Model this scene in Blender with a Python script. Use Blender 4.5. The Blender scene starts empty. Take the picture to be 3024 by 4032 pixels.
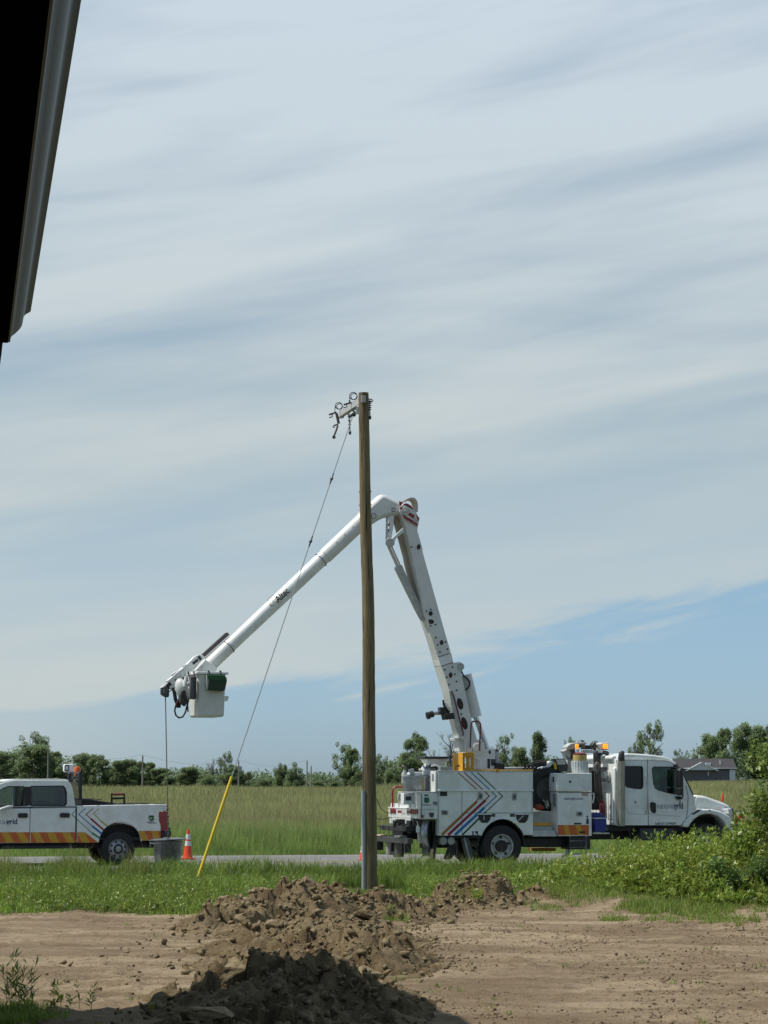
import bpy, bmesh, math, random
import numpy as np
from mathutils import Vector, Matrix, noise as mnoise
R = math.radians
C = bpy.context.scene.collection
scene = bpy.context.scene

# ------------------------------------------------------------------ camera, sky, sun, exposure
FPX = 8970.0                      # focal length in photograph pixels (telephoto)
PITCH = R(6.70)
CAM = Vector((0.0, 0.0, 2.06))
cd = bpy.data.cameras.new('camera'); cam = bpy.data.objects.new('camera', cd); C.objects.link(cam)
cd.sensor_fit = 'HORIZONTAL'; cd.sensor_width = 36.0; cd.lens = FPX / 3024 * 36.0
cd.clip_start = 0.1; cd.clip_end = 5000
cam.location = CAM; cam.rotation_euler = (R(90) + PITCH, 0, 0)
scene.camera = cam
scene.view_settings.view_transform = 'Standard'
scene.view_settings.look = 'None'
scene.view_settings.exposure = EXPOSURE = 0.02
scene.view_settings.gamma = 1.0
scene.view_settings.use_curve_mapping = False
SUN_EL, SUN_A = R(60), R(3.0)     # sun stands to the left, a hair towards the camera
world = bpy.data.worlds.new('World'); scene.world = world; world.use_nodes = True
nt = world.node_tree; nt.nodes.clear()
def N(t, tree=None, **kw):
    n = (tree or nt).nodes.new(t)
    for k, v in kw.items(): setattr(n, k, v)
    return n
def mathn(tree, op, a, b=None, c=None, clamp=False):
    n = tree.nodes.new('ShaderNodeMath'); n.operation = op; n.use_clamp = clamp
    for i, v in enumerate((a, b, c)):
        if v is None: continue
        if isinstance(v, (int, float)): n.inputs[i].default_value = v
        else: tree.links.new(v, n.inputs[i])
    return n.outputs[0]
def sstep(tree, v, lo, hi, a=0.0, b=1.0):
    n = tree.nodes.new('ShaderNodeMapRange'); n.interpolation_type = 'SMOOTHSTEP'
    tree.links.new(v, n.inputs[0])
    for i, q in zip((1, 2, 3, 4), (lo, hi, a, b)): n.inputs[i].default_value = q
    return n.outputs[0]
out = N('ShaderNodeOutputWorld'); bg = N('ShaderNodeBackground'); bg.inputs[1].default_value = 0.10
nt.links.new(bg.outputs[0], out.inputs[0])
sky = N('ShaderNodeTexSky', sky_type='NISHITA'); sky.sun_disc = False
sky.sun_elevation = SUN_EL; sky.sun_rotation = R(-90) - SUN_A
sky.air_density = 1.0; sky.dust_density = 0.4; sky.ozone_density = 3.0
tc = N('ShaderNodeTexCoord'); sx = N('ShaderNodeSeparateXYZ'); nt.links.new(tc.outputs['Generated'], sx.inputs[0])
DX, DY, DZ = sx.outputs
def dirnoise(ax, az, rot, scale, detail, rough, seed, dist=0.0):
    # streaks: coordinates rotated by rot in the (x, z) plane of the view direction
    cr, sr = math.cos(rot), math.sin(rot)
    u_ = mathn(nt, 'ADD', mathn(nt, 'MULTIPLY', DX, cr), mathn(nt, 'MULTIPLY', DZ, sr))
    v_ = mathn(nt, 'SUBTRACT', mathn(nt, 'MULTIPLY', DZ, cr), mathn(nt, 'MULTIPLY', DX, sr))
    cb = N('ShaderNodeCombineXYZ')
    nt.links.new(mathn(nt, 'MULTIPLY', u_, ax), cb.inputs[0]); nt.links.new(mathn(nt, 'MULTIPLY', v_, az), cb.inputs[1])
    nt.links.new(mathn(nt, 'ADD', mathn(nt, 'MULTIPLY', DY, 1.3), seed), cb.inputs[2])
    n = N('ShaderNodeTexNoise'); n.inputs['Scale'].default_value = scale; n.inputs['Detail'].default_value = detail
    n.inputs['Roughness'].default_value = rough; n.inputs['Distortion'].default_value = dist
    nt.links.new(cb.outputs[0], n.inputs['Vector'])
    return n.outputs['Fac']
n1 = dirnoise(1.5, 13.0, R(8), 1.6, 4, 0.42, 5.3, 0.6)
n2 = dirnoise(4.5, 24.0, R(11), 1.4, 5, 0.45, 7.7, 0.3)
n4 = dirnoise(9.0, 70.0, R(11), 1.5, 6, 0.6, 2.2, 0.8)
n3 = dirnoise(1.2, 3.5, R(8), 1.2, 3, 0.4, 11.4)
cl = mathn(nt, 'ADD', mathn(nt, 'MULTIPLY', n1, 0.72), mathn(nt, 'MULTIPLY', n2, 0.36))
cl = mathn(nt, 'ADD', cl, mathn(nt, 'MULTIPLY', n3, 0.25)); cl = mathn(nt, 'ADD', cl, mathn(nt, 'MULTIPLY', mathn(nt, 'SUBTRACT', n4, 0.5), 0.10))
band = sstep(nt, cl, 0.48, 0.84, 0.36, 1.0)
# clear blue strip low on the right of the picture
edge = mathn(nt, 'SUBTRACT', DZ, mathn(nt, 'ADD', mathn(nt, 'MULTIPLY', DX, 0.16), 0.050))
edge = mathn(nt, 'ADD', edge, mathn(nt, 'MULTIPLY', mathn(nt, 'ADD', mathn(nt, 'SUBTRACT', n2, 0.5), mathn(nt, 'MULTIPLY', mathn(nt, 'SUBTRACT', n4, 0.5), 0.5)), 0.065))
clear = sstep(nt, edge, -0.007, 0.009, 0.08, 1.0)
low = mathn(nt, 'MULTIPLY', sstep(nt, edge, 0.085, 0.0), 0.30)
fac = mathn(nt, 'MULTIPLY', mathn(nt, 'ADD', band, low, clamp=True), clear)
lf = mathn(nt, 'MULTIPLY', sstep(nt, DX, -0.04, -0.18), sstep(nt, edge, 0.01, -0.01)); fac = mathn(nt, 'ADD', fac, mathn(nt, 'MULTIPLY', lf, 0.45), clamp=True)
high = sstep(nt, DZ, 0.12, 0.34)
fac = mathn(nt, 'ADD', fac, mathn(nt, 'MULTIPLY', high, 0.12), clamp=True)
fac = mathn(nt, 'MULTIPLY', fac, mathn(nt, 'MULTIPLY', sstep(nt, DY, -0.5, 0.7, 0.45, 1.0), sstep(nt, DZ, 0.95, 0.4, 0.5, 1.0)))   # clouds thinned in the unseen sky behind and overhead, lowering the fill light
hz = sstep(nt, DZ, 0.0, 0.45)
skc = N('ShaderNodeMix', data_type='RGBA', blend_type='MULTIPLY'); skc.inputs[0].default_value = 1.0
nt.links.new(sky.outputs[0], skc.inputs[6])
tintm = N('ShaderNodeMix', data_type='RGBA'); nt.links.new(sstep(nt, DZ, -0.02, 0.17), tintm.inputs[0])
tintm.inputs[6].default_value = (0.57, 0.80, 1.24, 1); tintm.inputs[7].default_value = (0.85, 0.93, 0.88, 1); nt.links.new(tintm.outputs[2], skc.inputs[7])
ccol = N('ShaderNodeMix', data_type='RGBA'); nt.links.new(hz, ccol.inputs[0])
ccol.inputs[6].default_value = (5.7, 6.15, 5.95, 1); ccol.inputs[7].default_value = (5.8, 6.9, 7.9, 1)
mx = N('ShaderNodeMix', data_type='RGBA'); nt.links.new(fac, mx.inputs[0])
nt.links.new(skc.outputs[2], mx.inputs[6]); nt.links.new(ccol.outputs[2], mx.inputs[7])
nt.links.new(mx.outputs[2], bg.inputs[0])
sd = bpy.data.lights.new('sun', 'SUN'); sun = bpy.data.objects.new('sun', sd); C.objects.link(sun)
sd.energy = 4.9; sd.angle = R(0.5); sd.color = (1.0, 0.95, 0.86)
SD = Vector((-math.cos(SUN_A) * math.cos(SUN_EL), -math.sin(SUN_A) * math.cos(SUN_EL), math.sin(SUN_EL)))
sun.rotation_euler = SD.to_track_quat('Z', 'Y').to_euler()

# ------------------------------------------------------------------ measuring helpers
_cp, _sp = math.cos(PITCH), math.sin(PITCH)
def ray(px, py):
    a = (px - 1512) / FPX; b = (2016 - py) / FPX
    return Vector((a, _cp - b * _sp, _sp + b * _cp))
def W(px, py, D):                 # world point standing D metres down the view, seen at a photo position
    d = ray(px, py); return CAM + d * (D / d.y)
YAW = R(17)
U = Vector((math.cos(YAW), math.sin(YAW), 0)); NV = Vector((-math.sin(YAW), math.cos(YAW), 0))
class Frame:
    def __init__(s, hub, half, r):
        s.O = hub + NV * half; s.O.z = hub.z - r; s.half = half
    def P(s, px, py, Y):          # local point on the plane at local depth Y
        d = ray(px, py); t = (NV.dot(s.O - CAM) + Y) / NV.dot(d); p = CAM + d * t - s.O
        return Vector((U.dot(p), Y, p.z))
    def T(s, px, py, Y):
        p = s.P(px, py, Y); return (p.x, p.z)
    def TT(s, pts, Y): return [s.T(a, b, Y) for a, b in pts]
TF = Frame(W(1979, 3332, 54.8), 1.22, 0.503)
PF = Frame(W(470, 3343, 55.0), 1.0, 0.41)

# ------------------------------------------------------------------ materials
def lin(c): return tuple(((v / 12.92) if v <= 0.04045 else ((v + 0.055) / 1.055) ** 2.4) for v in c)
MATS = {}
def mat(name, col, rough=0.5, metal=0.0, var=0.0, vscale=3.0, coat=0.0, bump=0.0, bscale=20.0, col2=None, emis=0.0, spec=0.5):
    m = bpy.data.materials.new(name); m.use_nodes = True; t = m.node_tree; b = t.nodes['Principled BSDF']
    b.inputs['Base Color'].default_value = (*col, 1); b.inputs['Roughness'].default_value = rough
    b.inputs['Metallic'].default_value = metal; b.inputs['Coat Weight'].default_value = coat
    b.inputs['Specular IOR Level'].default_value = spec
    if emis:
        b.inputs['Emission Color'].default_value = (*col, 1); b.inputs['Emission Strength'].default_value = emis
    if var or bump:
        tcn = t.nodes.new('ShaderNodeTexCoord')
    if var:
        n = t.nodes.new('ShaderNodeTexNoise'); n.inputs['Scale'].default_value = vscale; n.inputs['Detail'].default_value = 6
        n.inputs['Roughness'].default_value = 0.65
        t.links.new(tcn.outputs['Object'], n.inputs['Vector'])
        mp = t.nodes.new('ShaderNodeMapRange'); t.links.new(n.outputs['Fac'], mp.inputs[0])
        mp.inputs[1].default_value = 0.32; mp.inputs[2].default_value = 0.68
        mi = t.nodes.new('ShaderNodeMix'); mi.data_type = 'RGBA'; t.links.new(mp.outputs[0], mi.inputs[0])
        c2 = col2 if col2 else tuple(v * (1 - var) for v in col)
        mi.inputs[6].default_value = (*c2, 1); mi.inputs[7].default_value = (*col, 1)
        t.links.new(mi.outputs[2], b.inputs['Base Color'])
    if bump:
        n = t.nodes.new('ShaderNodeTexNoise'); n.inputs['Scale'].default_value = bscale; n.inputs['Detail'].default_value = 5
        t.links.new(tcn.outputs['Object'], n.inputs['Vector'])
        bp = t.nodes.new('ShaderNodeBump'); bp.inputs['Strength'].default_value = bump; bp.inputs['Distance'].default_value = 0.02
        t.links.new(n.outputs['Fac'], bp.inputs['Height']); t.links.new(bp.outputs[0], b.inputs['Normal'])
    MATS[name] = m; return m
def leafmat(name, base, trans=0.35, rough=0.55):
    m = bpy.data.materials.new(name); m.use_nodes = True; t = m.node_tree; t.nodes.clear()
    o = t.nodes.new('ShaderNodeOutputMaterial'); p = t.nodes.new('ShaderNodeBsdfPrincipled'); tr = t.nodes.new('ShaderNodeBsdfTranslucent')
    at = t.nodes.new('ShaderNodeAttribute'); at.attribute_name = 'tint'
    mi = t.nodes.new('ShaderNodeMix'); mi.data_type = 'RGBA'; mi.blend_type = 'MULTIPLY'; mi.inputs[0].default_value = 1
    mi.inputs[6].default_value = (*base, 1); t.links.new(at.outputs['Color'], mi.inputs[7])
    t.links.new(mi.outputs[2], p.inputs['Base Color']); t.links.new(mi.outputs[2], tr.inputs['Color'])
    p.inputs['Roughness'].default_value = rough; p.inputs['Specular IOR Level'].default_value = 0.35
    ms = t.nodes.new('ShaderNodeMixShader'); ms.inputs[0].default_value = trans
    t.links.new(p.outputs[0], ms.inputs[1]); t.links.new(tr.outputs[0], ms.inputs[2]); t.links.new(ms.outputs[0], o.inputs[0])
    MATS[name] = m; return m
def glassmat(name, tint, gl=0.12):
    m = bpy.data.materials.new(name); m.use_nodes = True; t = m.node_tree; t.nodes.clear()
    o = t.nodes.new('ShaderNodeOutputMaterial'); tr = t.nodes.new('ShaderNodeBsdfTransparent'); g = t.nodes.new('ShaderNodeBsdfGlossy')
    tr.inputs[0].default_value = (*tint, 1); g.inputs['Roughness'].default_value = 0.02
    lw = t.nodes.new('ShaderNodeFresnel'); lw.inputs[0].default_value = 1.5
    a = mathn(t, 'ADD', mathn(t, 'MULTIPLY', lw.outputs[0], 0.9), gl, clamp=True)
    ms = t.nodes.new('ShaderNodeMixShader'); t.links.new(a, ms.inputs[0]); t.links.new(tr.outputs[0], ms.inputs[1]); t.links.new(g.outputs[0], ms.inputs[2])
    t.links.new(ms.outputs[0], o.inputs[0]); MATS[name] = m; return m
white = mat('white_paint', (0.78, 0.82, 0.82), 0.36, var=0.20, vscale=2.6, col2=(0.60, 0.62, 0.585), coat=0.2, bump=0.04, bscale=1.5)
boomw = mat('boom_white', (0.66, 0.68, 0.66), 0.38, var=0.16, vscale=2.2, coat=0.15)
greyw = mat('worn_grey', (0.48, 0.50, 0.49), 0.5, var=0.35, vscale=6)
beige = mat('fibreglass_beige', (0.42, 0.36, 0.29), 0.5, var=0.15)
black = mat('black_plastic', (0.012, 0.012, 0.013), 0.45)
chass = mat('chassis_black', (0.016, 0.016, 0.017), 0.55, var=0.5, vscale=5)
rubber = mat('rubber', (0.017, 0.017, 0.018), 0.75, var=0.35, vscale=9, bump=0.3, bscale=40)
steel = mat('galvanised_steel', (0.38, 0.40, 0.41), 0.38, 0.75, var=0.35, vscale=7)
dsteel = mat('dark_steel', (0.10, 0.10, 0.10), 0.45, 0.6, var=0.5, vscale=8)
chrome = mat('polished_rod', (0.55, 0.57, 0.58), 0.2, 1.0)
rimm = mat('rim_white', (0.62, 0.64, 0.63), 0.45, 0.2, var=0.35, vscale=9)
yellow = mat('yellow_paint', (0.62, 0.30, 0.015), 0.45, var=0.2, vscale=5)
lemon = mat('yellow_plastic', (0.72, 0.50, 0.03), 0.35, var=0.08, vscale=4)
jug = mat('jug_yellow', (0.50, 0.36, 0.12), 0.45)
tie = mat('strap_yellow', (0.34, 0.27, 0.10), 0.6, var=0.3)
red = mat('red_paint', (0.26, 0.012, 0.025), 0.4, var=0.2)
dred = mat('dark_red', (0.16, 0.02, 0.03), 0.45)
brightred = mat('bright_red', (0.60, 0.03, 0.03), 0.5, var=0.3, vscale=12)
orange = mat('cone_orange', (0.75, 0.07, 0.02), 0.45, var=0.15, vscale=10)
ora2 = mat('marking_orange', (0.52, 0.115, 0.02), 0.4, var=0.2, vscale=8)
yel2 = mat('marking_yellow', (0.55, 0.30, 0.02), 0.4, var=0.2, vscale=8)
blue = mat('stripe_blue', (0.010, 0.15, 0.38), 0.35)
crims = mat('stripe_crimson', (0.24, 0.01, 0.05), 0.35)
brown = mat('stripe_brown', (0.30, 0.13, 0.03), 0.4)
dgreen = mat('stripe_green', (0.008, 0.065, 0.045), 0.4)
navy = mat('lettering_navy', (0.012, 0.03, 0.09), 0.4)
slate = mat('lettering_slate', (0.16, 0.19, 0.23), 0.4)
green2 = mat('stripe_leaf_green', (0.03, 0.20, 0.11), 0.4)
olive = mat('stripe_olive', (0.38, 0.36, 0.06), 0.4)
tlred = mat('tail_lamp_red', (0.22, 0.005, 0.02), 0.15, coat=0.8)
amber = mat('beacon_amber', (1.0, 0.34, 0.015), 0.3, emis=1.0)
ambero = mat('beacon_orange', (0.60, 0.10, 0.012), 0.3)
lens = mat('lamp_lens', (0.55, 0.57, 0.60), 0.1)
bluebox = mat('cooler_blue', (0.008, 0.025, 0.20), 0.4)
apron = mat('apron_green', (0.010, 0.032, 0.014), 0.6)
pouch = mat('pouch_grey', (0.13, 0.13, 0.14), 0.7, var=0.4, vscale=9)
canvas = mat('canvas', (0.22, 0.21, 0.18), 0.85, var=0.35, vscale=10)
binw = mat('grey_bin', (0.46, 0.50, 0.50), 0.5)
gblk = glassmat('tinted_glass', (0.02, 0.035, 0.05), 0.01)
gclr = glassmat('clear_glass', (0.55, 0.70, 0.62), 0.01)
seatm = mat('seat_grey', (0.12, 0.12, 0.125), 0.8)
rust = mat('rusty_hole', (0.05, 0.035, 0.028), 0.8, var=0.4, vscale=14)
wood_l = mat('plank_wood', (0.50, 0.40, 0.26), 0.7, var=0.2)

# ------------------------------------------------------------------ mesh building
class MB:
    def __init__(s): s.bm = bmesh.new()
    def box(s, x0, x1, y0, y1, z0, z1, M=None):
        g = bmesh.ops.create_cube(s.bm, size=1)['verts']
        for v in g:
            v.co = Vector(((x0 + x1) / 2 + v.co.x * (x1 - x0), (y0 + y1) / 2 + v.co.y * (y1 - y0), (z0 + z1) / 2 + v.co.z * (z1 - z0)))
            if M: v.co = M @ v.co
        return s
    def prism(s, pts, y0, y1, holes=(), M=None, fn=None):   # XZ outline extruded along Y
        tmp = bmesh.new(); loops = []; vid = []
        for lp in [pts] + list(holes):
            vs = [tmp.verts.new((p[0], 0, p[1])) for p in lp]; loops.append((len(vid), len(vs))); vid += vs
            for i in range(len(vs)): tmp.edges.new((vs[i], vs[(i + 1) % len(vs)]))
        tmp.verts.index_update()
        if holes: bmesh.ops.triangle_fill(tmp, edges=tmp.edges[:], use_beauty=True)
        else: tmp.faces.new(vid[:])
        faces = [[v.index for v in f.verts] for f in tmp.faces]
        co = [v.co.copy() for v in vid]; tmp.free()
        f3 = fn or (lambda p, y: Vector((p.x, y, p.z)))
        A = [s.bm.verts.new(f3(c, y0)) for c in co]; B = [s.bm.verts.new(f3(c, y1)) for c in co]
        if M:
            for v in A + B: v.co = M @ v.co
        new = []
        for f in faces:
            new.append(s.bm.faces.new([A[i] for i in f])); new.append(s.bm.faces.new([B[i] for i in reversed(f)]))
        for st, n in loops:
            for i in range(n):
                a, b = st + i, st + (i + 1) % n
                new.append(s.bm.faces.new([A[b], A[a], B[a], B[b]]))
        bmesh.ops.recalc_face_normals(s.bm, faces=new)
        return s
    def cyl(s, p0, p1, r0, r1=None, seg=20, cap=True):
        r1 = r0 if r1 is None else r1; p0 = Vector(p0); p1 = Vector(p1); d = p1 - p0
        M = Matrix.Translation((p0 + p1) / 2) @ d.to_track_quat('Z', 'Y').to_matrix().to_4x4()
        bmesh.ops.create_cone(s.bm, cap_ends=cap, segments=seg, radius1=r0, radius2=r1, depth=d.length, matrix=M); return s
    def tube(s, pts, r, seg=8, close=False):
        pts = [Vector(p) for p in pts]; n = len(pts); rr = r if isinstance(r, (list, tuple)) else [r] * n
        rings = []; up = None
        for i, p in enumerate(pts):
            a = pts[(i - 1) % n] if (i > 0 or close) else p; b = pts[(i + 1) % n] if (i < n - 1 or close) else p
            t = (b - a).normalized()
            if up is None: up = t.orthogonal().normalized()
            up = (up - t * up.dot(t)).normalized(); w = t.cross(up)
            rings.append([s.bm.verts.new(p + (up * math.cos(k * math.tau / seg) + w * math.sin(k * math.tau / seg)) * rr[i]) for k in range(seg)])
        m = n if close else n - 1
        for i in range(m):
            A = rings[i]; B = rings[(i + 1) % n]
            for k in range(seg): s.bm.faces.new([A[k], A[(k + 1) % seg], B[(k + 1) % seg], B[k]])
        if not close:
            s.bm.faces.new(list(reversed(rings[0]))); s.bm.faces.new(rings[-1])
        return s
    def lathe(s, prof, center, axis='Z', seg=28, M=None, cap=True):   # prof: (radius, along)
        c = Vector(center); rings = []
        for r, h in prof:
            ring = []
            for k in range(seg):
                a = k * math.tau / seg; ca, sa = math.cos(a) * r, math.sin(a) * r
                v = {'Z': Vector((ca, sa, h)), 'Y': Vector((ca, h, sa)), 'X': Vector((h, ca, sa))}[axis]
                if M: v = M @ v
                ring.append(s.bm.verts.new(c + v))
            rings.append(ring)
        new = []
        for A, B in zip(rings, rings[1:]):
            for k in range(seg): new.append(s.bm.faces.new([A[k], A[(k + 1) % seg], B[(k + 1) % seg], B[k]]))
        if cap: new.append(s.bm.faces.new(rings[0])); new.append(s.bm.faces.new(rings[-1]))
        else:
            for k in range(seg): new.append(s.bm.faces.new([rings[-1][k], rings[-1][(k + 1) % seg], rings[0][(k + 1) % seg], rings[0][k]]))
        bmesh.ops.recalc_face_normals(s.bm, faces=new)
        return s
    def sphere(s, c, r, sc=(1, 1, 1), seg=16, M=None):
        g = bmesh.ops.create_uvsphere(s.bm, u_segments=seg, v_segments=seg // 2, radius=r)['verts']
        for v in g:
            v.co = Vector((v.co.x * sc[0], v.co.y * sc[1], v.co.z * sc[2]))
            if M: v.co = M @ v.co
            v.co += Vector(c)
        return s
    def build(s, name, m, parent=None, bevel=0.0, loc=None, ang=35):
        me = bpy.data.meshes.new(name); s.bm.to_mesh(me); s.bm.free(); me.materials.append(m)
        for p in me.polygons: p.use_smooth = True
        me.set_sharp_from_angle(angle=R(ang))
        o = bpy.data.objects.new(name, me); C.objects.link(o)
        if parent: o.parent = parent
        if loc: o.location = loc
        if bevel:
            b = o.modifiers.new('bevel', 'BEVEL'); b.width = bevel; b.segments = 2; b.limit_method = 'ANGLE'; b.angle_limit = R(40)
        return o
def tag(o, label=None, cat=None, group=None, kind=None):
    if label: o['label'] = label
    if cat: o['category'] = cat
    if group: o['group'] = group
    if kind: o['kind'] = kind
    return o
def thing(name, label, cat, loc=(0, 0, 0), rz=0, group=None):
    o = bpy.data.objects.new(name, None); C.objects.link(o); o.location = loc; o.rotation_euler = (0, 0, rz)
    return tag(o, label, cat, group)
def rrect(x0, y0, x1, y1, r, k=4):
    pts = []
    for cx, cy, a0 in ((x1 - r, y1 - r, 0), (x0 + r, y1 - r, 90), (x0 + r, y0 + r, 180), (x1 - r, y0 + r, 270)):
        for i in range(k + 1):
            a = R(a0 + 90 * i / k); pts.append((cx + math.cos(a) * r, cy + math.sin(a) * r))
    return pts
def arc(cx, cy, rx, ry, a0, a1, k=12):      # photo-space arc, angle 0 = right, 90 = up
    return [(cx + rx * math.cos(R(a0 + (a1 - a0) * i / k)), cy - ry * math.sin(R(a0 + (a1 - a0) * i / k))) for i in range(k + 1)]
def text(name, s, size, parent, m, origin, bold=0.0, align='LEFT', width=None, xdir=(1, 0, 0), ydir=(0, 0, 1), thick=0.003, spacing=1.0):
    cu = bpy.data.curves.new(name, 'FONT'); cu.body = s; cu.size = size; cu.offset = bold; cu.extrude = thick; cu.align_x = align; cu.space_character = spacing
    t = bpy.data.objects.new(name, cu); C.objects.link(t); bpy.context.view_layer.update()
    me = bpy.data.meshes.new_from_object(t.evaluated_get(bpy.context.evaluated_depsgraph_get())); bpy.data.objects.remove(t)
    xs = [v.co.x for v in me.vertices]
    k = (width / (max(xs) - min(xs))) if width else 1.0
    X = Vector(xdir).normalized(); Y = Vector(ydir).normalized(); Z = X.cross(Y)
    for v in me.vertices: v.co = Vector(origin) + X * v.co.x * k + Y * v.co.y + Z * v.co.z
    me.materials.clear(); me.materials.append(m); me.name = name
    o = bpy.data.objects.new(name, me); C.objects.link(o); o.parent = parent
    return o
# ------------------------------------------------------------------ terrain
def sm(v, a, b):
    t = min(1.0, max(0.0, (v - a) / (b - a))); return t * t * (3 - 2 * t)
SY, CY = math.sin(YAW), math.cos(YAW)
def cc(x, y): return -x * SY + y * CY
ROAD0, ROAD1 = 50.7, 61.0
def roadz(x): return -0.004 * max(-60, min(60, x))
def bound(x):                     # where the bare dirt ends and the verge starts
    v = mnoise.noise(Vector((x * 0.7, 3.3, 0))) * 1.1 + mnoise.noise(Vector((x * 3.1, 8.3, 0))) * 0.4
    return 38.7 + 4.6 * sm(x, 0.2, 1.0) - 3.6 * sm(x, 2.2, 5.6) + v
def H(x, y):
    c = cc(x, y); rz = roadz(x)
    z = -0.20 * sm(y, 20, 38) - 0.16 * math.exp(-((c - 47.3) / 1.6) ** 2) * (1 if abs(x) < 200 else 0)
    z += 0.50 * math.exp(-(((x - 7.2) / 3.3) ** 2 + ((y - 43.8) / 2.6) ** 2)) + 0.22 * math.exp(-(((x - 4.0) / 1.8) ** 2 + ((y - 42.5) / 2.2) ** 2))
    k = sm(c, 48.9, 50.6); z = z * (1 - k) + (rz - 0.05) * k
    k2 = sm(c, 60.9, 63.5)
    if k2 > 0:
        amp = 0.95 + (0.020 * min(x, 60) if x > 0 else 0.006 * max(x, -60))
        z = z + k2 * (-0.12) + (amp + 0.10 * math.sin(x * 0.11) + 0.07 * math.sin(x * 0.31 + 1)) * sm(y, 72, 262)
    if y < 42 and -14 < x < 14:
        f = sm(y, 12, 16) * (1 - sm(y, 40, 42))
        n = mnoise.fractal(Vector((x * 0.55, y * 0.9, 1.7)), 0.9, 2.1, 6) * 0.035
        n2 = mnoise.fractal(Vector((x * 3.0, y * 5.0, 4.7)), 0.7, 2.2, 4)
        rough = max(0.0, mnoise.noise(Vector((x * 0.45, y * 0.5, 9.1))) + 0.25)
        z += f * (n + n2 * 0.016 + abs(n2) * 0.06 * rough * 1.4)
        # tyre tracks in the soft dirt on the left
        for tx in (-2.72, -2.42):
            d = abs(x + 0.01 * (y - 24) - tx)
            if 20.5 < y < 29 and d < 0.11:
                z -= 0.030 * (1 - d / 0.11) * (0.55 + 0.45 * math.sin(y * 26 + x * 30))
    return z
def axis_vals(a, b, fine, lo, hi):
    v = list(np.arange(a, b, fine)); s = fine; q = a
    while q > lo: s *= 1.28; q -= s; v.insert(0, q)
    s = fine; q = v[-1]
    while q < hi: s *= 1.28 if s < 12 else 1.0; q += s; v.append(q)
    return v
def fastmesh(name, co, loops, starts, totals, m, tint=None):
    me = bpy.data.meshes.new(name)
    me.vertices.add(len(co)); me.vertices.foreach_set('co', np.asarray(co, np.float32).ravel())
    me.loops.add(len(loops)); me.loops.foreach_set('vertex_index', np.asarray(loops, np.int32))
    me.polygons.add(len(starts)); me.polygons.foreach_set('loop_start', np.asarray(starts, np.int32))
    try: me.polygons.foreach_set('loop_total', np.asarray(totals, np.int32))
    except Exception: pass
    me.update(calc_edges=True)
    if tint is not None:
        at = me.color_attributes.new('tint', 'FLOAT_COLOR', 'POINT')
        rgba = np.ones((len(co), 4), np.float32); rgba[:, :3] = tint; at.data.foreach_set('color', rgba.ravel())
    me.materials.append(m); return me
def gridmesh(name, xs, ys, zf, m, smooth=True):
    nx, ny = len(xs), len(ys)
    co = np.array([(x, y, zf(x, y)) for y in ys for x in xs], np.float32)
    i = np.arange(ny - 1)[:, None] * nx + np.arange(nx - 1)[None, :]; i = i.ravel()
    loops = np.stack([i, i + 1, i + 1 + nx, i + nx], 1).ravel(); n = len(i)
    me = fastmesh(name, co, loops, np.arange(n) * 4, np.full(n, 4), m)
    if smooth: me.polygons.foreach_set('use_smooth', np.ones(n, bool))
    return me
def link(name, me, parent=None):
    o = bpy.data.objects.new(name, me); C.objects.link(o)
    if parent: o.parent = parent
    return o
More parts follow.
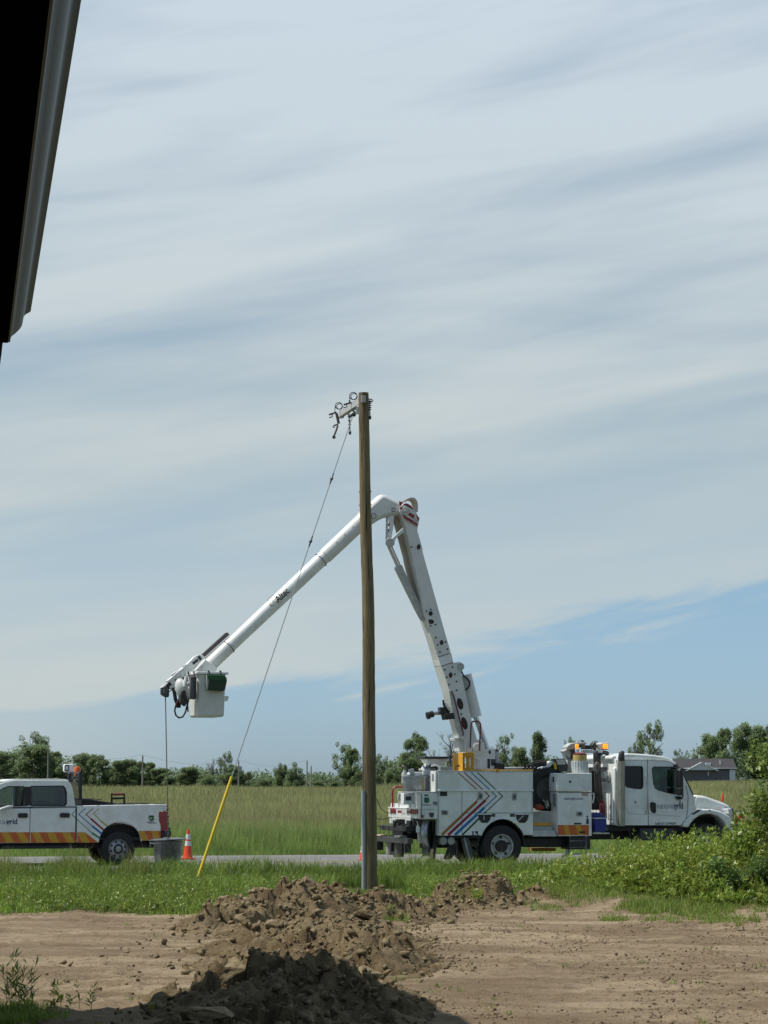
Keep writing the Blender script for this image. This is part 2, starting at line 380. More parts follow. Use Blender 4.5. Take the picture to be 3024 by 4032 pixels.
# soil materials ------------------------------------------------
def soil(name, ca, cb, cdk, bumps=0.6, scale=1.0, ground=False):
    m = bpy.data.materials.new(name); m.use_nodes = True; t = m.node_tree; b = t.nodes['Principled BSDF']
    b.inputs['Roughness'].default_value = 0.95; b.inputs['Specular IOR Level'].default_value = 0.15
    g = t.nodes.new('ShaderNodeNewGeometry')
    def nz(sc, det, rg, vec=None):
        n = t.nodes.new('ShaderNodeTexNoise'); n.inputs['Scale'].default_value = sc; n.inputs['Detail'].default_value = det; n.inputs['Roughness'].default_value = rg
        t.links.new(vec or g.outputs['Position'], n.inputs['Vector']); return n.outputs['Fac']
    def mix(f, a, c):
        mi = t.nodes.new('ShaderNodeMix'); mi.data_type = 'RGBA'
        t.links.new(f, mi.inputs[0])
        for k, v in ((6, a), (7, c)):
            if isinstance(v, tuple): mi.inputs[k].default_value = (*v, 1)
            else: t.links.new(v, mi.inputs[k])
        return mi.outputs[2]
    mp = t.nodes.new('ShaderNodeMapping'); mp.inputs['Scale'].default_value = (0.45, 1.7, 1); t.links.new(g.outputs['Position'], mp.inputs[0])
    big = nz(0.8 * scale, 6, 0.6, mp.outputs[0]); fine = nz(9 * scale, 8, 0.7); vfine = nz(34 * scale, 4, 0.7)
    col = mix(sstep(t, big, 0.38, 0.62), ca, cb)
    col = mix(mathn(t, 'MULTIPLY', sstep(t, fine, 0.50, 0.66), 0.65), col, cdk)
    col = mix(mathn(t, 'MULTIPLY', sstep(t, vfine, 0.52, 0.68), 0.35), col, cdk)
    if ground:
        sp = t.nodes.new('ShaderNodeSeparateXYZ'); t.links.new(g.outputs['Position'], sp.inputs[0])
        at = t.nodes.new('ShaderNodeAttribute'); at.attribute_name = 'tint'
        k = sstep(t, mathn(t, 'ADD', at.outputs['Fac'], mathn(t, 'MULTIPLY', mathn(t, 'SUBTRACT', fine, 0.5), 0.9)), 0.35, 0.65)
        turf = mix(fine, (0.045, 0.055, 0.022), (0.085, 0.080, 0.040))
        patch = nz(0.33, 3, 0.5); col = mix(mathn(t, 'MULTIPLY', sstep(t, patch, 0.45, 0.62), 0.5), col, (0.150, 0.105, 0.066))
        col = mix(k, col, turf)
        c = mathn(t, 'ADD', mathn(t, 'MULTIPLY', sp.outputs[0], -SY), mathn(t, 'MULTIPLY', sp.outputs[1], CY))
        gr = mathn(t, 'MULTIPLY', sstep(t, c, 49.6, 50.2), sstep(t, c, 61.9, 61.5))
        col = mix(gr, col, mix(vfine, (0.14, 0.13, 0.115), (0.27, 0.25, 0.22)))
    t.links.new(col, b.inputs['Base Color'])
    h = mathn(t, 'ADD', mathn(t, 'MULTIPLY', fine, 0.8), mathn(t, 'MULTIPLY', vfine, 0.5))
    bp = t.nodes.new('ShaderNodeBump'); bp.inputs['Strength'].default_value = bumps; bp.inputs['Distance'].default_value = 0.06
    t.links.new(h, bp.inputs['Height']); t.links.new(bp.outputs[0], b.inputs['Normal'])
    return m
dirt = soil('bare_dirt', (0.205, 0.152, 0.094), (0.335, 0.262, 0.172), (0.085, 0.058, 0.036), 1.0, ground=True)
clay = soil('dug_clay', (0.170, 0.124, 0.068), (0.262, 0.202, 0.118), (0.078, 0.054, 0.032), 1.0, 2.0)
stonem = soil('clod_stone', (0.21, 0.160, 0.09), (0.34, 0.272, 0.165), (0.12, 0.086, 0.052), 0.8, 2.5)
gxs = axis_vals(-7.5, 7.5, 0.055, -900, 900); gys = axis_vals(17.5, 41.0, 0.07, -40, 2500)
gm_ = gridmesh('ground', gxs, gys, H, dirt); tv = np.array([[sm(y - bound(x), -0.3, 1.2)] * 3 + [1] for y in gys for x in gxs], np.float32)
gm_.color_attributes.new('tint', 'FLOAT_COLOR', 'POINT').data.foreach_set('color', tv.ravel())
g_o = tag(link('ground', gm_), kind='structure')
# road ----------------------------------------------------------
def strip(name, c0, c1, m, lift, s0=-320, s1=320, kind='structure', dash=None):
    cs = [c0, c1]; co = []; ss = np.arange(s0, s1 + 1, 4.0) if not dash else None
    segs = [(a, b) for a, b in zip(ss[:-1], ss[1:])] if not dash else [(a, a + dash[0]) for a in np.arange(s0, s1, dash[1])]
    loops = []
    for a, b in segs:
        k = len(co)
        for s_, c_ in ((a, c0), (b, c0), (b, c1), (a, c1)):
            x = s_ * CY - c_ * SY; y = s_ * SY + c_ * CY; co.append((x, y, roadz(x) + lift))
        loops += [k, k + 1, k + 2, k + 3]
    n = len(segs)
    me = fastmesh(name, co, loops, np.arange(n) * 4, np.full(n, 4), m)
    return tag(link(name, me), kind=kind)
asph = soil('asphalt', (0.15, 0.15, 0.148), (0.20, 0.20, 0.195), (0.11, 0.11, 0.11), 0.3, 3.0)
paintw = mat('road_paint_white', (0.55, 0.55, 0.52), 0.7, var=0.35, vscale=8)
painty = mat('road_paint_yellow', (0.50, 0.33, 0.05), 0.7, var=0.35, vscale=8)
strip('road', ROAD0, ROAD1, asph, 0.0)
strip('road_edge_line_far', 60.05, 60.17, paintw, 0.004); strip('road_edge_line_near', 51.5, 51.62, paintw, 0.004)
strip('road_centre_line', 55.65, 55.75, painty, 0.004); strip('road_centre_line_second', 55.95, 56.05, painty, 0.004)

# ------------------------------------------------------------------ dug earth piles
def cellrand(P, k): return mnoise.cell(Vector((P.x * 13.7 + k * 5.1, P.y * 17.3, k * 2.3))) if False else (math.sin(P.x * 127.1 + P.y * 311.7 + k * 74.7) * 43758.5453) % 1.0
def facet(x, y, size, amp, seed):
    d, pts = mnoise.voronoi(Vector((x / size, y / size, seed)))
    P = pts[0]; gx = cellrand(P, 1) - 0.5; gy = cellrand(P, 2) - 0.5
    return amp * ((cellrand(P, 3) - 0.4) + 1.1 * (gx * (x / size - P.x) + gy * (y / size - P.y)) - 0.5 * d[0])
PILES = {
 'main': [(-1.45, 36.2, 0.80, 1.2, 0.54), (-2.15, 35.6, 0.6, 0.9, 0.34), (-0.6, 37.0, 0.75, 1.0, 0.46), (0.15, 37.8, 0.6, 0.8, 0.36), (0.75, 38.3, 0.45, 0.6, 0.20), (-2.7, 34.6, 0.32, 0.5, 0.28), (-1.5, 33.6, 0.8, 0.9, 0.16), (-0.6, 34.4, 0.7, 0.8, 0.14)],
 'mid':  [(-0.75, 28.6, 0.75, 1.6, 0.40), (-0.2, 26.6, 0.48, 1.5, 0.40), (-1.5, 29.3, 0.7, 1.2, 0.15), (-1.6, 26.2, 0.5, 1.0, 0.12), (-0.35, 31.0, 0.7, 1.0, 0.20)],
 'near': [(-1.02, 21.5, 0.50, 1.1, 0.44), (-1.62, 21.3, 0.36, 0.8, 0.26), (-0.45, 21.2, 0.5, 1.3, 0.34), (0.0, 20.4, 0.3, 0.9, 0.16), (-0.95, 19.0, 0.75, 1.2, 0.2)],
 'small': [(1.55, 41.2, 0.50, 0.6, 0.62), (2.05, 41.0, 0.35, 0.5, 0.42), (1.1, 40.6, 0.5, 0.6, 0.28), (2.8, 41.6, 0.25, 0.4, 0.20)],
}
def pileh(key, x, y, detail=True):
    t = 0.0
    for (a, b, rx, ry, h) in PILES[key]:
        q = ((x - a) / rx) ** 2 + ((y - b) / ry) ** 2
        if q < 9: t += (h * math.exp(-q * 0.9)) ** 1.6
    t = t ** (1 / 1.6) if t > 0 else 0
    if detail and t > 0.02:
        k = min(1, t / 0.18)
        t += k * (facet(x, y, 0.42, 0.22, 2.2) + facet(x, y, 0.17, 0.13, 5.2) + facet(x, y, 0.08, 0.055, 8.2) + 0.02 * mnoise.noise(Vector((x * 9, y * 9, 0))))
    return t
LBL = {'near': 'dark shaded heap of lumpy dug earth nearest the camera', 'mid': 'sunlit low heap of broken clay behind the shaded heap',
       'main': 'largest sunlit brown earth heap in front of the utility pole', 'small': 'small brown earth mound in the verge grass below the truck wheel'}
for key, (x0, x1, y0, y1, st) in {'near': (-3.6, 1.3, 16.8, 24.6, 0.033), 'mid': (-3.6, 1.2, 23.6, 33.2, 0.042), 'main': (-4.0, 1.2, 31.0, 39.6, 0.045), 'small': (0.0, 3.8, 39.4, 42.6, 0.045)}.items():
    def zf(x, y, key=key):
        h = pileh(key, x, y); return H(x, y) + (h if h > 0.02 else -0.06 + h)
    me = gridmesh('dirt_pile', list(np.arange(x0, x1, st)), list(np.arange(y0, y1, st)), zf, clay, smooth=False)
    tag(link('dirt_pile', me), LBL[key], 'dirt pile')
def pall(x, y): return max(pileh(k, x, y, False) for k in PILES)
def surf(x, y): return H(x, y) + max([0.0] + [pileh(k, x, y) for k in PILES])
def hull_shape(rng, n=14, sq=(1, 1, 0.8)):
    b = bmesh.new()
    for _ in range(n):
        v = Vector((rng.gauss(0, 1), rng.gauss(0, 1), rng.gauss(0, 1))).normalized() * rng.uniform(0.75, 1.05)
        b.verts.new((v.x * sq[0], v.y * sq[1], v.z * sq[2]))
    bmesh.ops.convex_hull(b, input=b.verts[:]); 
    for v in [v for v in b.verts if not v.link_faces]: b.verts.remove(v)
    bmesh.ops.triangulate(b, faces=b.faces[:]); b.verts.index_update()
    co = np.array([v.co[:] for v in b.verts], np.float32); f = np.array([[v.index for v in q.verts] for q in b.faces], np.int32); b.free()
    return co, f
rng = random.Random(5)
shapes = [hull_shape(rng, rng.randint(6, 10), (1, rng.uniform(0.6, 1), rng.uniform(0.5, 0.9))) for _ in range(14)]
def rotm(a, b, c): return np.array(Matrix.Rotation(a, 3, 'Z') @ Matrix.Rotation(b, 3, 'X') @ Matrix.Rotation(c, 3, 'Y'), np.float32)
cos_, fcs_, off = [], [], 0
def addclod(x, y, s, sink=0.3):
    global off
    co, f = shapes[rng.randrange(14)]
    p = (co @ rotm(rng.uniform(0, 6.3), rng.uniform(-0.6, 0.6), rng.uniform(-0.6, 0.6)).T) * s + np.array([x, y, surf(x, y) + s * (0.55 - sink)], np.float32)
    cos_.append(p); fcs_.append(f + off); off += len(co)
for _ in range(60000):            # clods on and around the heaps
    if len(cos_) > 7000: break
    x = rng.uniform(-3.7, 3.2); y = rng.uniform(18, 42.5); h = pall(x, y)
    if rng.random() < min(1, 0.02 + h * 3.2) and (x < 1.2 or y > 39): addclod(x, y, rng.choice((0.012, 0.016, 0.02, 0.025, 0.03, 0.035, 0.045, 0.065)) * rng.uniform(0.7, 1.3) * (1 if y < 33 else 1.25))
tag(link('clods', fastmesh('clods', np.concatenate(cos_), np.concatenate(fcs_).ravel(), np.arange(sum(map(len, fcs_))) * 3, np.full(sum(map(len, fcs_)), 3), stonem)), 'loose soil clods lying on and around the earth heaps', 'soil clods', kind='stuff')
cos_, fcs_, off = [], [], 0
for _ in range(42000):             # crumbs scattered over the flat dirt
    y = rng.uniform(18, 43); x = rng.uniform(-0.19 * y, 0.19 * y)
    if y > bound(x) + 0.4: continue
    if mnoise.noise(Vector((x * 0.9, y * 0.28, 9.1))) + 0.6 * mnoise.noise(Vector((x * 2.6, y * 1.0, 3.1))) + 0.16 * min(x, 2) > 0.02 + 0.40 * rng.random(): addclod(x, y, 0.005 + 0.028 * rng.random() ** 3.5, rng.uniform(0.3, 0.6) if rng.random() < 0.98 else rng.uniform(0.025, 0.045))
co = np.concatenate(cos_); fc = np.concatenate(fcs_)
crumbm = soil('crumb_soil', (0.20, 0.147, 0.092), (0.29, 0.22, 0.145), (0.13, 0.092, 0.058), 0.6, 2.5)
tag(link('crumbs', fastmesh('crumbs', co, fc.ravel(), np.arange(len(fc)) * 3, np.full(len(fc), 3), crumbm)), 'small dark soil crumbs strewn over the flat dirt', 'soil crumbs', kind='stuff')
def boulder(px, py, D, s, sq, label, seed, mt=stonem):
    rg = random.Random(seed)
    D = min(np.arange(D - 2.5, D + 2.5, 0.1), key=lambda q: abs(surf(W(px, py, q).x, q) + 0.3 * s - W(px, py, q).z) + 0.01 * abs(q - D))
    p = W(px, py, D); p.z = surf(p.x, D) + 0.3 * s
    co, f = hull_shape(rg, 22, sq); b = bmesh.new(); vs = [b.verts.new(v) for v in co]
    for q in f: b.faces.new([vs[i] for i in q])
    bmesh.ops.subdivide_edges(b, edges=b.edges[:], cuts=3, use_grid_fill=True)
    for v in b.verts:
        n = mnoise.fractal(v.co * 2.6 + Vector((seed, 0, 0)), 0.8, 2.1, 4); v.co += v.co.normalized() * n * 0.07; v.co *= s
    me = bpy.data.meshes.new('boulder'); b.to_mesh(me); b.free(); me.materials.append(mt)
    o = link('boulder', me); o.location = p; tag(o, label, 'boulder')
boulder(930, 3842, 21.3, 0.21, (1.0, 0.8, 0.85), 'large pointed dark boulder on top left of the shaded heap', 3)
boulder(1370, 3905, 20.6, 0.19, (0.95, 0.8, 0.95), 'round grey boulder on the right of the shaded heap', 9)
boulder(800, 3990, 19.6, 0.20, (1.3, 0.9, 0.5), 'flat pale grey boulder low in the shaded heap', 12)
boulder(1205, 3492, 35.4, 0.21, (1.0, 0.8, 0.95), 'squarish pale boulder on the crest of the biggest earth heap', 15)
boulder(1030, 3516, 35.2, 0.20, (1.3, 0.8, 0.55), 'long tilted pale slab of clay left of the squarish boulder', 18)
boulder(880, 3585, 34.3, 0.22, (0.85, 0.7, 1.0), 'upright brown clay block at the left foot of the big earth heap', 21, clay)
boulder(985, 3612, 33.4, 0.22, (1.2, 0.8, 0.75), 'wide sunlit clay boulder low on the front of the big heap', 24)
boulder(1080, 3640, 32.2, 0.15, (1.1, 0.8, 0.8), 'small rounded sunlit boulder at the front foot of the big heap', 27)
boulder(1530, 3718, 27.4, 0.15, (1.0, 0.8, 0.95), 'tan boulder on the right side of the low clay heap', 30)
boulder(1420, 3840, 22.2, 0.16, (1.6, 0.8, 0.6), 'flat topped dark slab at the edge of the shadow', 33)
boulder(1440, 3600, 33.6, 0.17, (1.2, 0.8, 0.7), 'half buried brown clod right of centre below the big heap', 36, clay)

# ------------------------------------------------------------------ grass, weeds
G = np.random.default_rng(11)
grassm = leafmat('grass', (0.190, 0.235, 0.062), 0.35, 0.5)
weedm = leafmat('weed_leaves', (0.205, 0.250, 0.058), 0.32, 0.40)
fieldm = leafmat('field_grass', (0.315, 0.360, 0.140), 0.35, 0.6)
treem = leafmat('tree_leaves', (0.185, 0.240, 0.130), 0.38, 0.6)
barkm = mat('bark', (0.12, 0.10, 0.085), 0.9, var=0.4, vscale=4)
Hv = np.vectorize(H)
def blades(x, y, z, h, w, lean, tint, seg=2, tip=None):
    n = len(x); a = G.uniform(0, 2 * np.pi, n); la = G.uniform(0, 2 * np.pi, n)
    dx, dy = np.cos(a) * w / 2, np.sin(a) * w / 2; lx, ly = np.cos(la) * lean * h, np.sin(la) * lean * h
    base = np.stack([x, y, z], 1)
    if seg == 1:
        v = np.stack([base - np.stack([dx, dy, 0 * x], 1), base + np.stack([dx, dy, 0 * x], 1), base + np.stack([lx, ly, h], 1)], 1).reshape(-1, 3)
        i = np.arange(n) * 3; loops = np.stack([i, i + 1, i + 2], 1).ravel(); st = np.arange(n) * 3; tot = np.full(n, 3); k = 3
        tt = np.repeat(tint[:, None, :], 3, 1)
        if tip is not None: tt[:, 2] = tip
    else:
        m = base + np.stack([lx * 0.35, ly * 0.35, h * 0.6], 1); d = np.stack([dx, dy, 0 * x], 1)
        v = np.stack([base - d, base + d, m + d * 0.8, m - d * 0.8, base + np.stack([lx, ly, h * (1 - 0.25 * lean)], 1)], 1).reshape(-1, 3)
        i = np.arange(n) * 5
        loops = np.stack([i, i + 1, i + 2, i + 3, i + 3, i + 2, i + 4], 1).ravel()
        st = np.stack([np.arange(n) * 7, np.arange(n) * 7 + 4], 1).ravel(); tot = np.tile([4, 3], n); k = 5
        tt = np.repeat(tint[:, None, :], 5, 1)
        if tip is not None: tt[:, 4] = tip
    return v, loops, st, tot, tt.reshape(-1, 3)
def tints(n, a, b, sp=0.25):
    t = G.uniform(0, 1, (n, 1)); return (np.array(a) * (1 - t) + np.array(b) * t) * G.uniform(1 - sp, 1 + sp, (n, 1))
# field
n = 360000
y = 1 / G.uniform(1 / 275, 1 / 60.5, n); x = G.uniform(-1, 1, n) * (0.19 * y + 2.5); c = -x * SY + y * CY
k = c > 61.4; x, y, c = x[k], y[k], c[k]; z = Hv(x, y); n = len(x)
pn = np.array([mnoise.noise(Vector((a * 0.12, b * 0.05, 0))) for a, b in zip(x, y)])
hh = (0.20 + 0.62 * np.clip((c - 61.4) / 5.0, 0, 1)) * G.uniform(0.7, 1.15, n) * (1 + 0.22 * pn)
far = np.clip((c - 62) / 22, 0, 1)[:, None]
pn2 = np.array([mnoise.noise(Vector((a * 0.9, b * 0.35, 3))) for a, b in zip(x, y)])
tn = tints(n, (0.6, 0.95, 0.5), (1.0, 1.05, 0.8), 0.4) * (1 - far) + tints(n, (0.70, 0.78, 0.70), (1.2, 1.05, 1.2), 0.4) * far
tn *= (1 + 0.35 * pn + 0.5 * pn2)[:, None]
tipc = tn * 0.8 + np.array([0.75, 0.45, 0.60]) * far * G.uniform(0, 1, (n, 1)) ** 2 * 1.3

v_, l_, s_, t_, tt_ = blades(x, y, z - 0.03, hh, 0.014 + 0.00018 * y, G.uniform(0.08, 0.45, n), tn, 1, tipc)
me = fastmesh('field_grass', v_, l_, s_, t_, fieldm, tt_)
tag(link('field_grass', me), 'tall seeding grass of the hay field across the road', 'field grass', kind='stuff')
# verge in front of the road
n = 200000
y = G.uniform(37.6, 54, n); x = G.uniform(-1, 1, n) * (0.18 * y + 2); c = -x * SY + y * CY
bd = np.array([bound(a) for a in x]); pm = np.array([pall(a, b) for a, b in zip(x, y)])
pn = np.array([mnoise.noise(Vector((a * 0.8, b * 0.6, 5))) for a, b in zip(x, y)])
k = (c < 50.75 + 0.25 * pn) & (y > bd) & (pm < 0.12 + 0.05 * pn) & (G.uniform(0, 1, n) < np.clip(0.12 + 0.88 * (y - bd) / 1.6 + 0.5 * pn, 0.06, 1)); x, y, c, bd, pn = x[k], y[k], c[k], bd[k], pn[k]; z = Hv(x, y); n = len(x)
hh = (0.07 + 0.30 * np.clip((y - bd) / 5.5, 0, 1)) * G.uniform(0.55, 1.25, n) * (1 + 0.55 * pn)
tall = G.uniform(0, 1, n) < 0.03 * (c > 47.5); hh = np.where(tall, hh + G.uniform(0.1, 0.35, n), hh)
np_ = (np.abs(x + 0.32) < 0.75) & (y > 41.0) & (y < 50.3); hh = np.where(np_, np.minimum(hh * 0.4, 0.10), hh)
yel = np.clip(1 - (y - bd) / 7, 0, 1)[:, None]
tn = tints(n, (0.7, 1.0, 0.7), (1.0, 1.05, 0.7), 0.3) * (1 + 0.25 * yel * np.array([1.2, 1.0, 0.3])) * (1 + 0.3 * pn + 0.55 * np.array([mnoise.noise(Vector((a * 2.6, b * 1.6, 7))) for a, b in zip(x, y)]))[:, None]
tipc = np.where(tall[:, None], np.array([2.2, 1.5, 3.0]), tn * np.array([1.2, 1.1, 1.1]))
v_, l_, s_, t_, tt_ = blades(x, y, z - 0.02, hh, np.where(tall, 0.008, 0.013), G.uniform(0.15, 0.6, n), tn, 2, tipc)
tag(link('verge_grass', fastmesh('verge_grass', v_, l_, s_, t_, grassm, tt_)), 'green grass of the roadside verge between dirt and road', 'verge grass', kind='stuff')
n = 2600
x = np.concatenate([G.uniform(-9.5, -5.2, n), G.uniform(-5.2, 8, 500)]); n = len(x); c = G.uniform(49.2, 50.6, n); y = (c + x * SY) / CY; z = Hv(x, y)
dens = np.array([mnoise.noise(Vector((a * 1.4, 0, 31))) for a in x]); k = (dens > -0.1) & (np.abs(x + .32) > .6); x, y, z, dens = x[k], y[k], z[k], dens[k]; n = len(x)
tn = tints(n, (0.9, 1.0, 0.8), (1.3, 1.15, 1.2), .25); v_, l_, s_, t_, tt_ = blades(x, y, z - .02, G.uniform(.35, .72, n) * (0.8 + dens), np.full(n, .011), G.uniform(.1, .4, n), tn, 2, tn * np.array([1.5, 1.2, 1.9]))
tag(link('tall_grass', fastmesh('tall_grass', v_, l_, s_, t_, grassm, tt_)), 'tall seeding grass along the near road edge before the pickup', 'tall grass', kind='stuff')
# sprigs on the dirt, the tuft right of the heap, and the shaded grass at the bottom left
xs_, ys_, hs_ = [], [], []
def tuft(cx, cy, r, cnt, h):
    for _ in range(cnt):
        a = G.uniform(0, 6.28); q = r * math.sqrt(G.uniform(0, 1)); xs_.append(cx + q * math.cos(a)); ys_.append(cy + q * math.sin(a) * 1.6); hs_.append(h * G.uniform(0.5, 1.2))
for _ in range(70):
    yy = rng.uniform(19, 38.5); xx = rng.uniform(-0.17 * yy, 0.17 * yy)
    if pall(xx, yy) < 0.1 or rng.random() < 0.2: tuft(xx, yy, rng.uniform(0.03, 0.12), rng.randint(5, 18), rng.uniform(0.04, 0.1))
for _ in range(150):
    xx = rng.uniform(0.9, 7.6); yy = bound(xx) + 0.4 - 5.0 * rng.random() ** 2.2 * (0.35 + 0.65 * sm(xx, 1, 5)); tuft(xx, yy, rng.uniform(0.06, 0.32), rng.randint(20, 90), rng.uniform(0.06, 0.20))
for px, py, D, r, cnt, h in ((1640, 3580, 39.4, 0.42, 1100, 0.2), (1800, 3545, 41.0, 0.4, 500, 0.16), (1560, 3575, 36.2, 0.2, 300, 0.12), (2560, 3590, 39.6, 0.5, 900, 0.25), (2300, 3560, 41.4, 0.7, 1300, 0.2), (1990, 3560, 42.4, 0.5, 700, 0.15), (2420, 3640, 37.4, 0.25, 240, 0.15), (2150, 3600, 39.8, 0.3, 260, 0.12), (1065, 3610, 33.8, 0.07, 60, 0.09), (2750, 3600, 39.0, 0.6, 900, 0.2), (2850, 3650, 37.4, 0.4, 300, 0.12)):
    p = W(px, py, D); tuft(p.x, D, r, cnt, h)
for _ in range(26): tuft(rng.uniform(-4.0, -2.9), rng.uniform(18.8, 20.7), 0.2, 150, rng.uniform(0.07, 0.16))
x, y = np.array(xs_), np.array(ys_); n = len(x); z = np.array([surf(a, b) for a, b in zip(x, y)])
v_, l_, s_, t_, tt_ = blades(x, y, z - 0.01, np.array(hs_), np.full(n, 0.008), G.uniform(0.2, 0.8, n), tints(n, (0.7, 0.95, 0.7), (1.25, 1.25, 0.8)), 2)
tag(link('grass_tufts', fastmesh('grass_tufts', v_, l_, s_, t_, grassm, tt_)), 'thin grass tufts sprouting from the bare dirt', 'grass tufts', kind='stuff')
def leafquads(base, direc, L, Wd, tint):
    # lance shaped leaf: four vertices, folded slightly
    n = len(base); d = direc / np.linalg.norm(direc, axis=1, keepdims=True)
    up = np.tile([0, 0, 1.0], (n, 1)) + G.normal(0, 0.35, (n, 3)); s = np.cross(d, up); s /= np.linalg.norm(s, axis=1, keepdims=True) + 1e-9
    m = base + d * L[:, None] * 0.45; v = np.stack([base, m + s * Wd[:, None] / 2, base + d * L[:, None] - np.array([0, 0, 1.0]) * L[:, None] * 0.18, m - s * Wd[:, None] / 2], 1).reshape(-1, 3)
    i = np.arange(n) * 4; return v, np.stack([i, i + 1, i + 2, i + 3], 1).ravel(), np.arange(n) * 4, np.full(n, 4), np.repeat(tint, 4, 0)
def stems(x, y, z, h, per, L, Wd, lean=0.12, ta=(0.8, 1, 0.7), tb=(1.15, 1.1, 0.8), low=0.1):
    n = len(x); la = G.uniform(0, 6.28, n); lx = np.cos(la) * lean * h; ly = np.sin(la) * lean * h
    f = G.uniform(low, 1, (n, per)); f[:, -2:] = 1
    b = np.stack([x[:, None] + lx[:, None] * f, y[:, None] + ly[:, None] * f, z[:, None] + h[:, None] * f], 2).reshape(-1, 3)
    az = G.uniform(0, 6.28, n * per); el = G.uniform(0.2, 1.15, n * per) + (f.ravel() > 0.95) * 0.4
    d = np.stack([np.cos(az) * np.cos(el), np.sin(az) * np.cos(el), np.sin(el)], 1)
    ll = L * G.uniform(0.6, 1.3, n * per) * (1.15 - 0.5 * f.ravel())
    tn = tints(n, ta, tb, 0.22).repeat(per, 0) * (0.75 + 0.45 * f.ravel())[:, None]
    return leafquads(b, d, ll, Wd * ll / L, tn), (x, y, z, h, lx, ly)
def stemobj(name, lq, st, m, par=None, r=0.004):
    v, l, s, t, tt = lq; x, y, z, h, lx, ly = st; n = len(x)
    d = np.stack([np.full(n, r), np.zeros(n), np.zeros(n)], 1); d2 = np.stack([np.zeros(n), np.full(n, r), np.zeros(n)], 1)
    b = np.stack([x, y, z - 0.03], 1); tp = np.stack([x + lx, y + ly, z + h], 1)
    v2 = np.stack([b - d, b + d, tp, b - d2, b + d2, tp], 1).reshape(-1, 3); i = np.arange(2 * n) * 3
    l2 = np.stack([i, i + 1, i + 2], 1).ravel() + len(v); s2 = np.arange(2 * n) * 3 + len(l)
    return link(name, fastmesh(name, np.concatenate([v, v2]), np.concatenate([l, l2]), np.concatenate([s, s2]), np.concatenate([t, np.full(2 * n, 3)]), m, np.concatenate([tt, np.tile([0.9, 0.8, 0.7], (len(v2), 1))])), par)
# leafy weeds on the right-hand bank: their tops follow the photo's skyline
n = 5200
y = G.uniform(39.4, 47.5, n); x = G.uniform(1.6, 10.5, n)
top = np.interp(x, [1.6, 2.6, 3.6, 4.4, 5.2, 5.9, 6.6, 10], [0.05, 0.22, 0.55, 0.72, 0.84, 1.02, 1.02, 1.05]) + np.array([mnoise.noise(Vector((a * 1.1, b * 0.8, 2))) for a, b in zip(x, y)]) * 0.30
z = Hv(x, y); bd = np.array([bound(a) for a in x])
prof = np.clip((y - bd) / 2.6, 0.18, 1) * np.clip((48.2 - y) / 1.6, 0.2, 1)
h = np.clip((top - z), 0.12, 1.2) * prof * G.uniform(0.45, 1.08, n)
k = (y > bd + 0.1) & (np.array([pall(a, b) for a, b in zip(x, y)]) < 0.15) & (G.uniform(0, 1, n) < np.clip((x - 1.4) / 3.2, 0.08, 1) * np.clip(0.75 + 1.3 * np.array([mnoise.noise(Vector((a * 1.3, b * 1.1, 21))) for a, b in zip(x, y)]), 0.12, 1)); x, y, z, h = x[k], y[k], z[k], h[k]
gx, gy, gz, gh = np.repeat(x, 9) + G.normal(0, .12, len(x) * 9), np.repeat(y, 9) + G.normal(0, .12, len(x) * 9), np.repeat(z, 9), np.repeat(h, 9) * G.uniform(.35, 1.02, len(x) * 9)
v_, l_, s_, t_, tt_ = blades(gx, gy, gz - .03, gh, np.full(len(gx), .012), G.uniform(.1, .5, len(gx)), tints(len(gx), (.8, 1, .7), (1.25, 1.1, .8), .35), 2)
tag(link('bank_grass', fastmesh('bank_grass', v_, l_, s_, t_, grassm, tt_)), 'long grass growing up between the weeds on the bank', 'bank grass', kind='stuff')
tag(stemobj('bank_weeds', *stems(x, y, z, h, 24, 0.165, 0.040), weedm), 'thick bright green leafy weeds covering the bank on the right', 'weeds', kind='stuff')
n = 2600
y = G.uniform(38.9, 46.5, n); x = G.uniform(-9.5, 3.0, n); bd = np.array([bound(a) for a in x])
k = (y > bd + 0.25) & (np.array([pall(a, b) + mnoise.noise(Vector((a * 0.9, b * 0.7, 12))) * -0.3 for a, b in zip(x, y)]) < 0.14) & ~((np.abs(x + .32) < .8) & (y > 40)); x, y, bd = x[k], y[k], bd[k]; n = len(x)
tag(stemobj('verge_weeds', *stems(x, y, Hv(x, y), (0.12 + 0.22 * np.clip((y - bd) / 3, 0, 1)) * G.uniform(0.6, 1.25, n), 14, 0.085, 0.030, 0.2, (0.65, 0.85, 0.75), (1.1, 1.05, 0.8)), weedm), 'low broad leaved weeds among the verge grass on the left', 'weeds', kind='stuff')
def plant(px, py, D, h, n, label, grp=None, spread=0.12, L=0.12):
    p = W(px, py, D); g = surf(p.x, D); r = thing('weed_plant', label, 'plant', (p.x, D, g), 0, grp)
    x = G.normal(0, spread, n); y = G.normal(0, spread, n); z = np.zeros(n)
    lq, st = stems(x, y, z, h * G.uniform(0.6, 1.1, n), 16, L, 0.02, 0.2, low=0.2)
    stemobj('leaves', lq, st, weedm, r, 0.003)
plant(55, 4000, 20.35, 0.47, 11, 'tall dark leafy weed at the left edge in the house shadow', spread=0.10, L=0.15)
plant(215, 4000, 20.4, 0.24, 11, 'low leafy weed right of the tall one at the shadow edge', spread=0.16, L=0.09)
plant(1880, 3480, 40.3, 0.22, 9, 'pale green leafy weed growing on the small earth mound', spread=0.1, L=0.1)
plant(905, 3445, 46.0, 0.35, 14, 'dark leafy weed in the grass right of the yellow guy guard', spread=0.25, L=0.1)
plant(735, 3440, 45.5, 0.35, 14, 'dark leafy weed in the grass left of the yellow guy guard', spread=0.2, L=0.1)
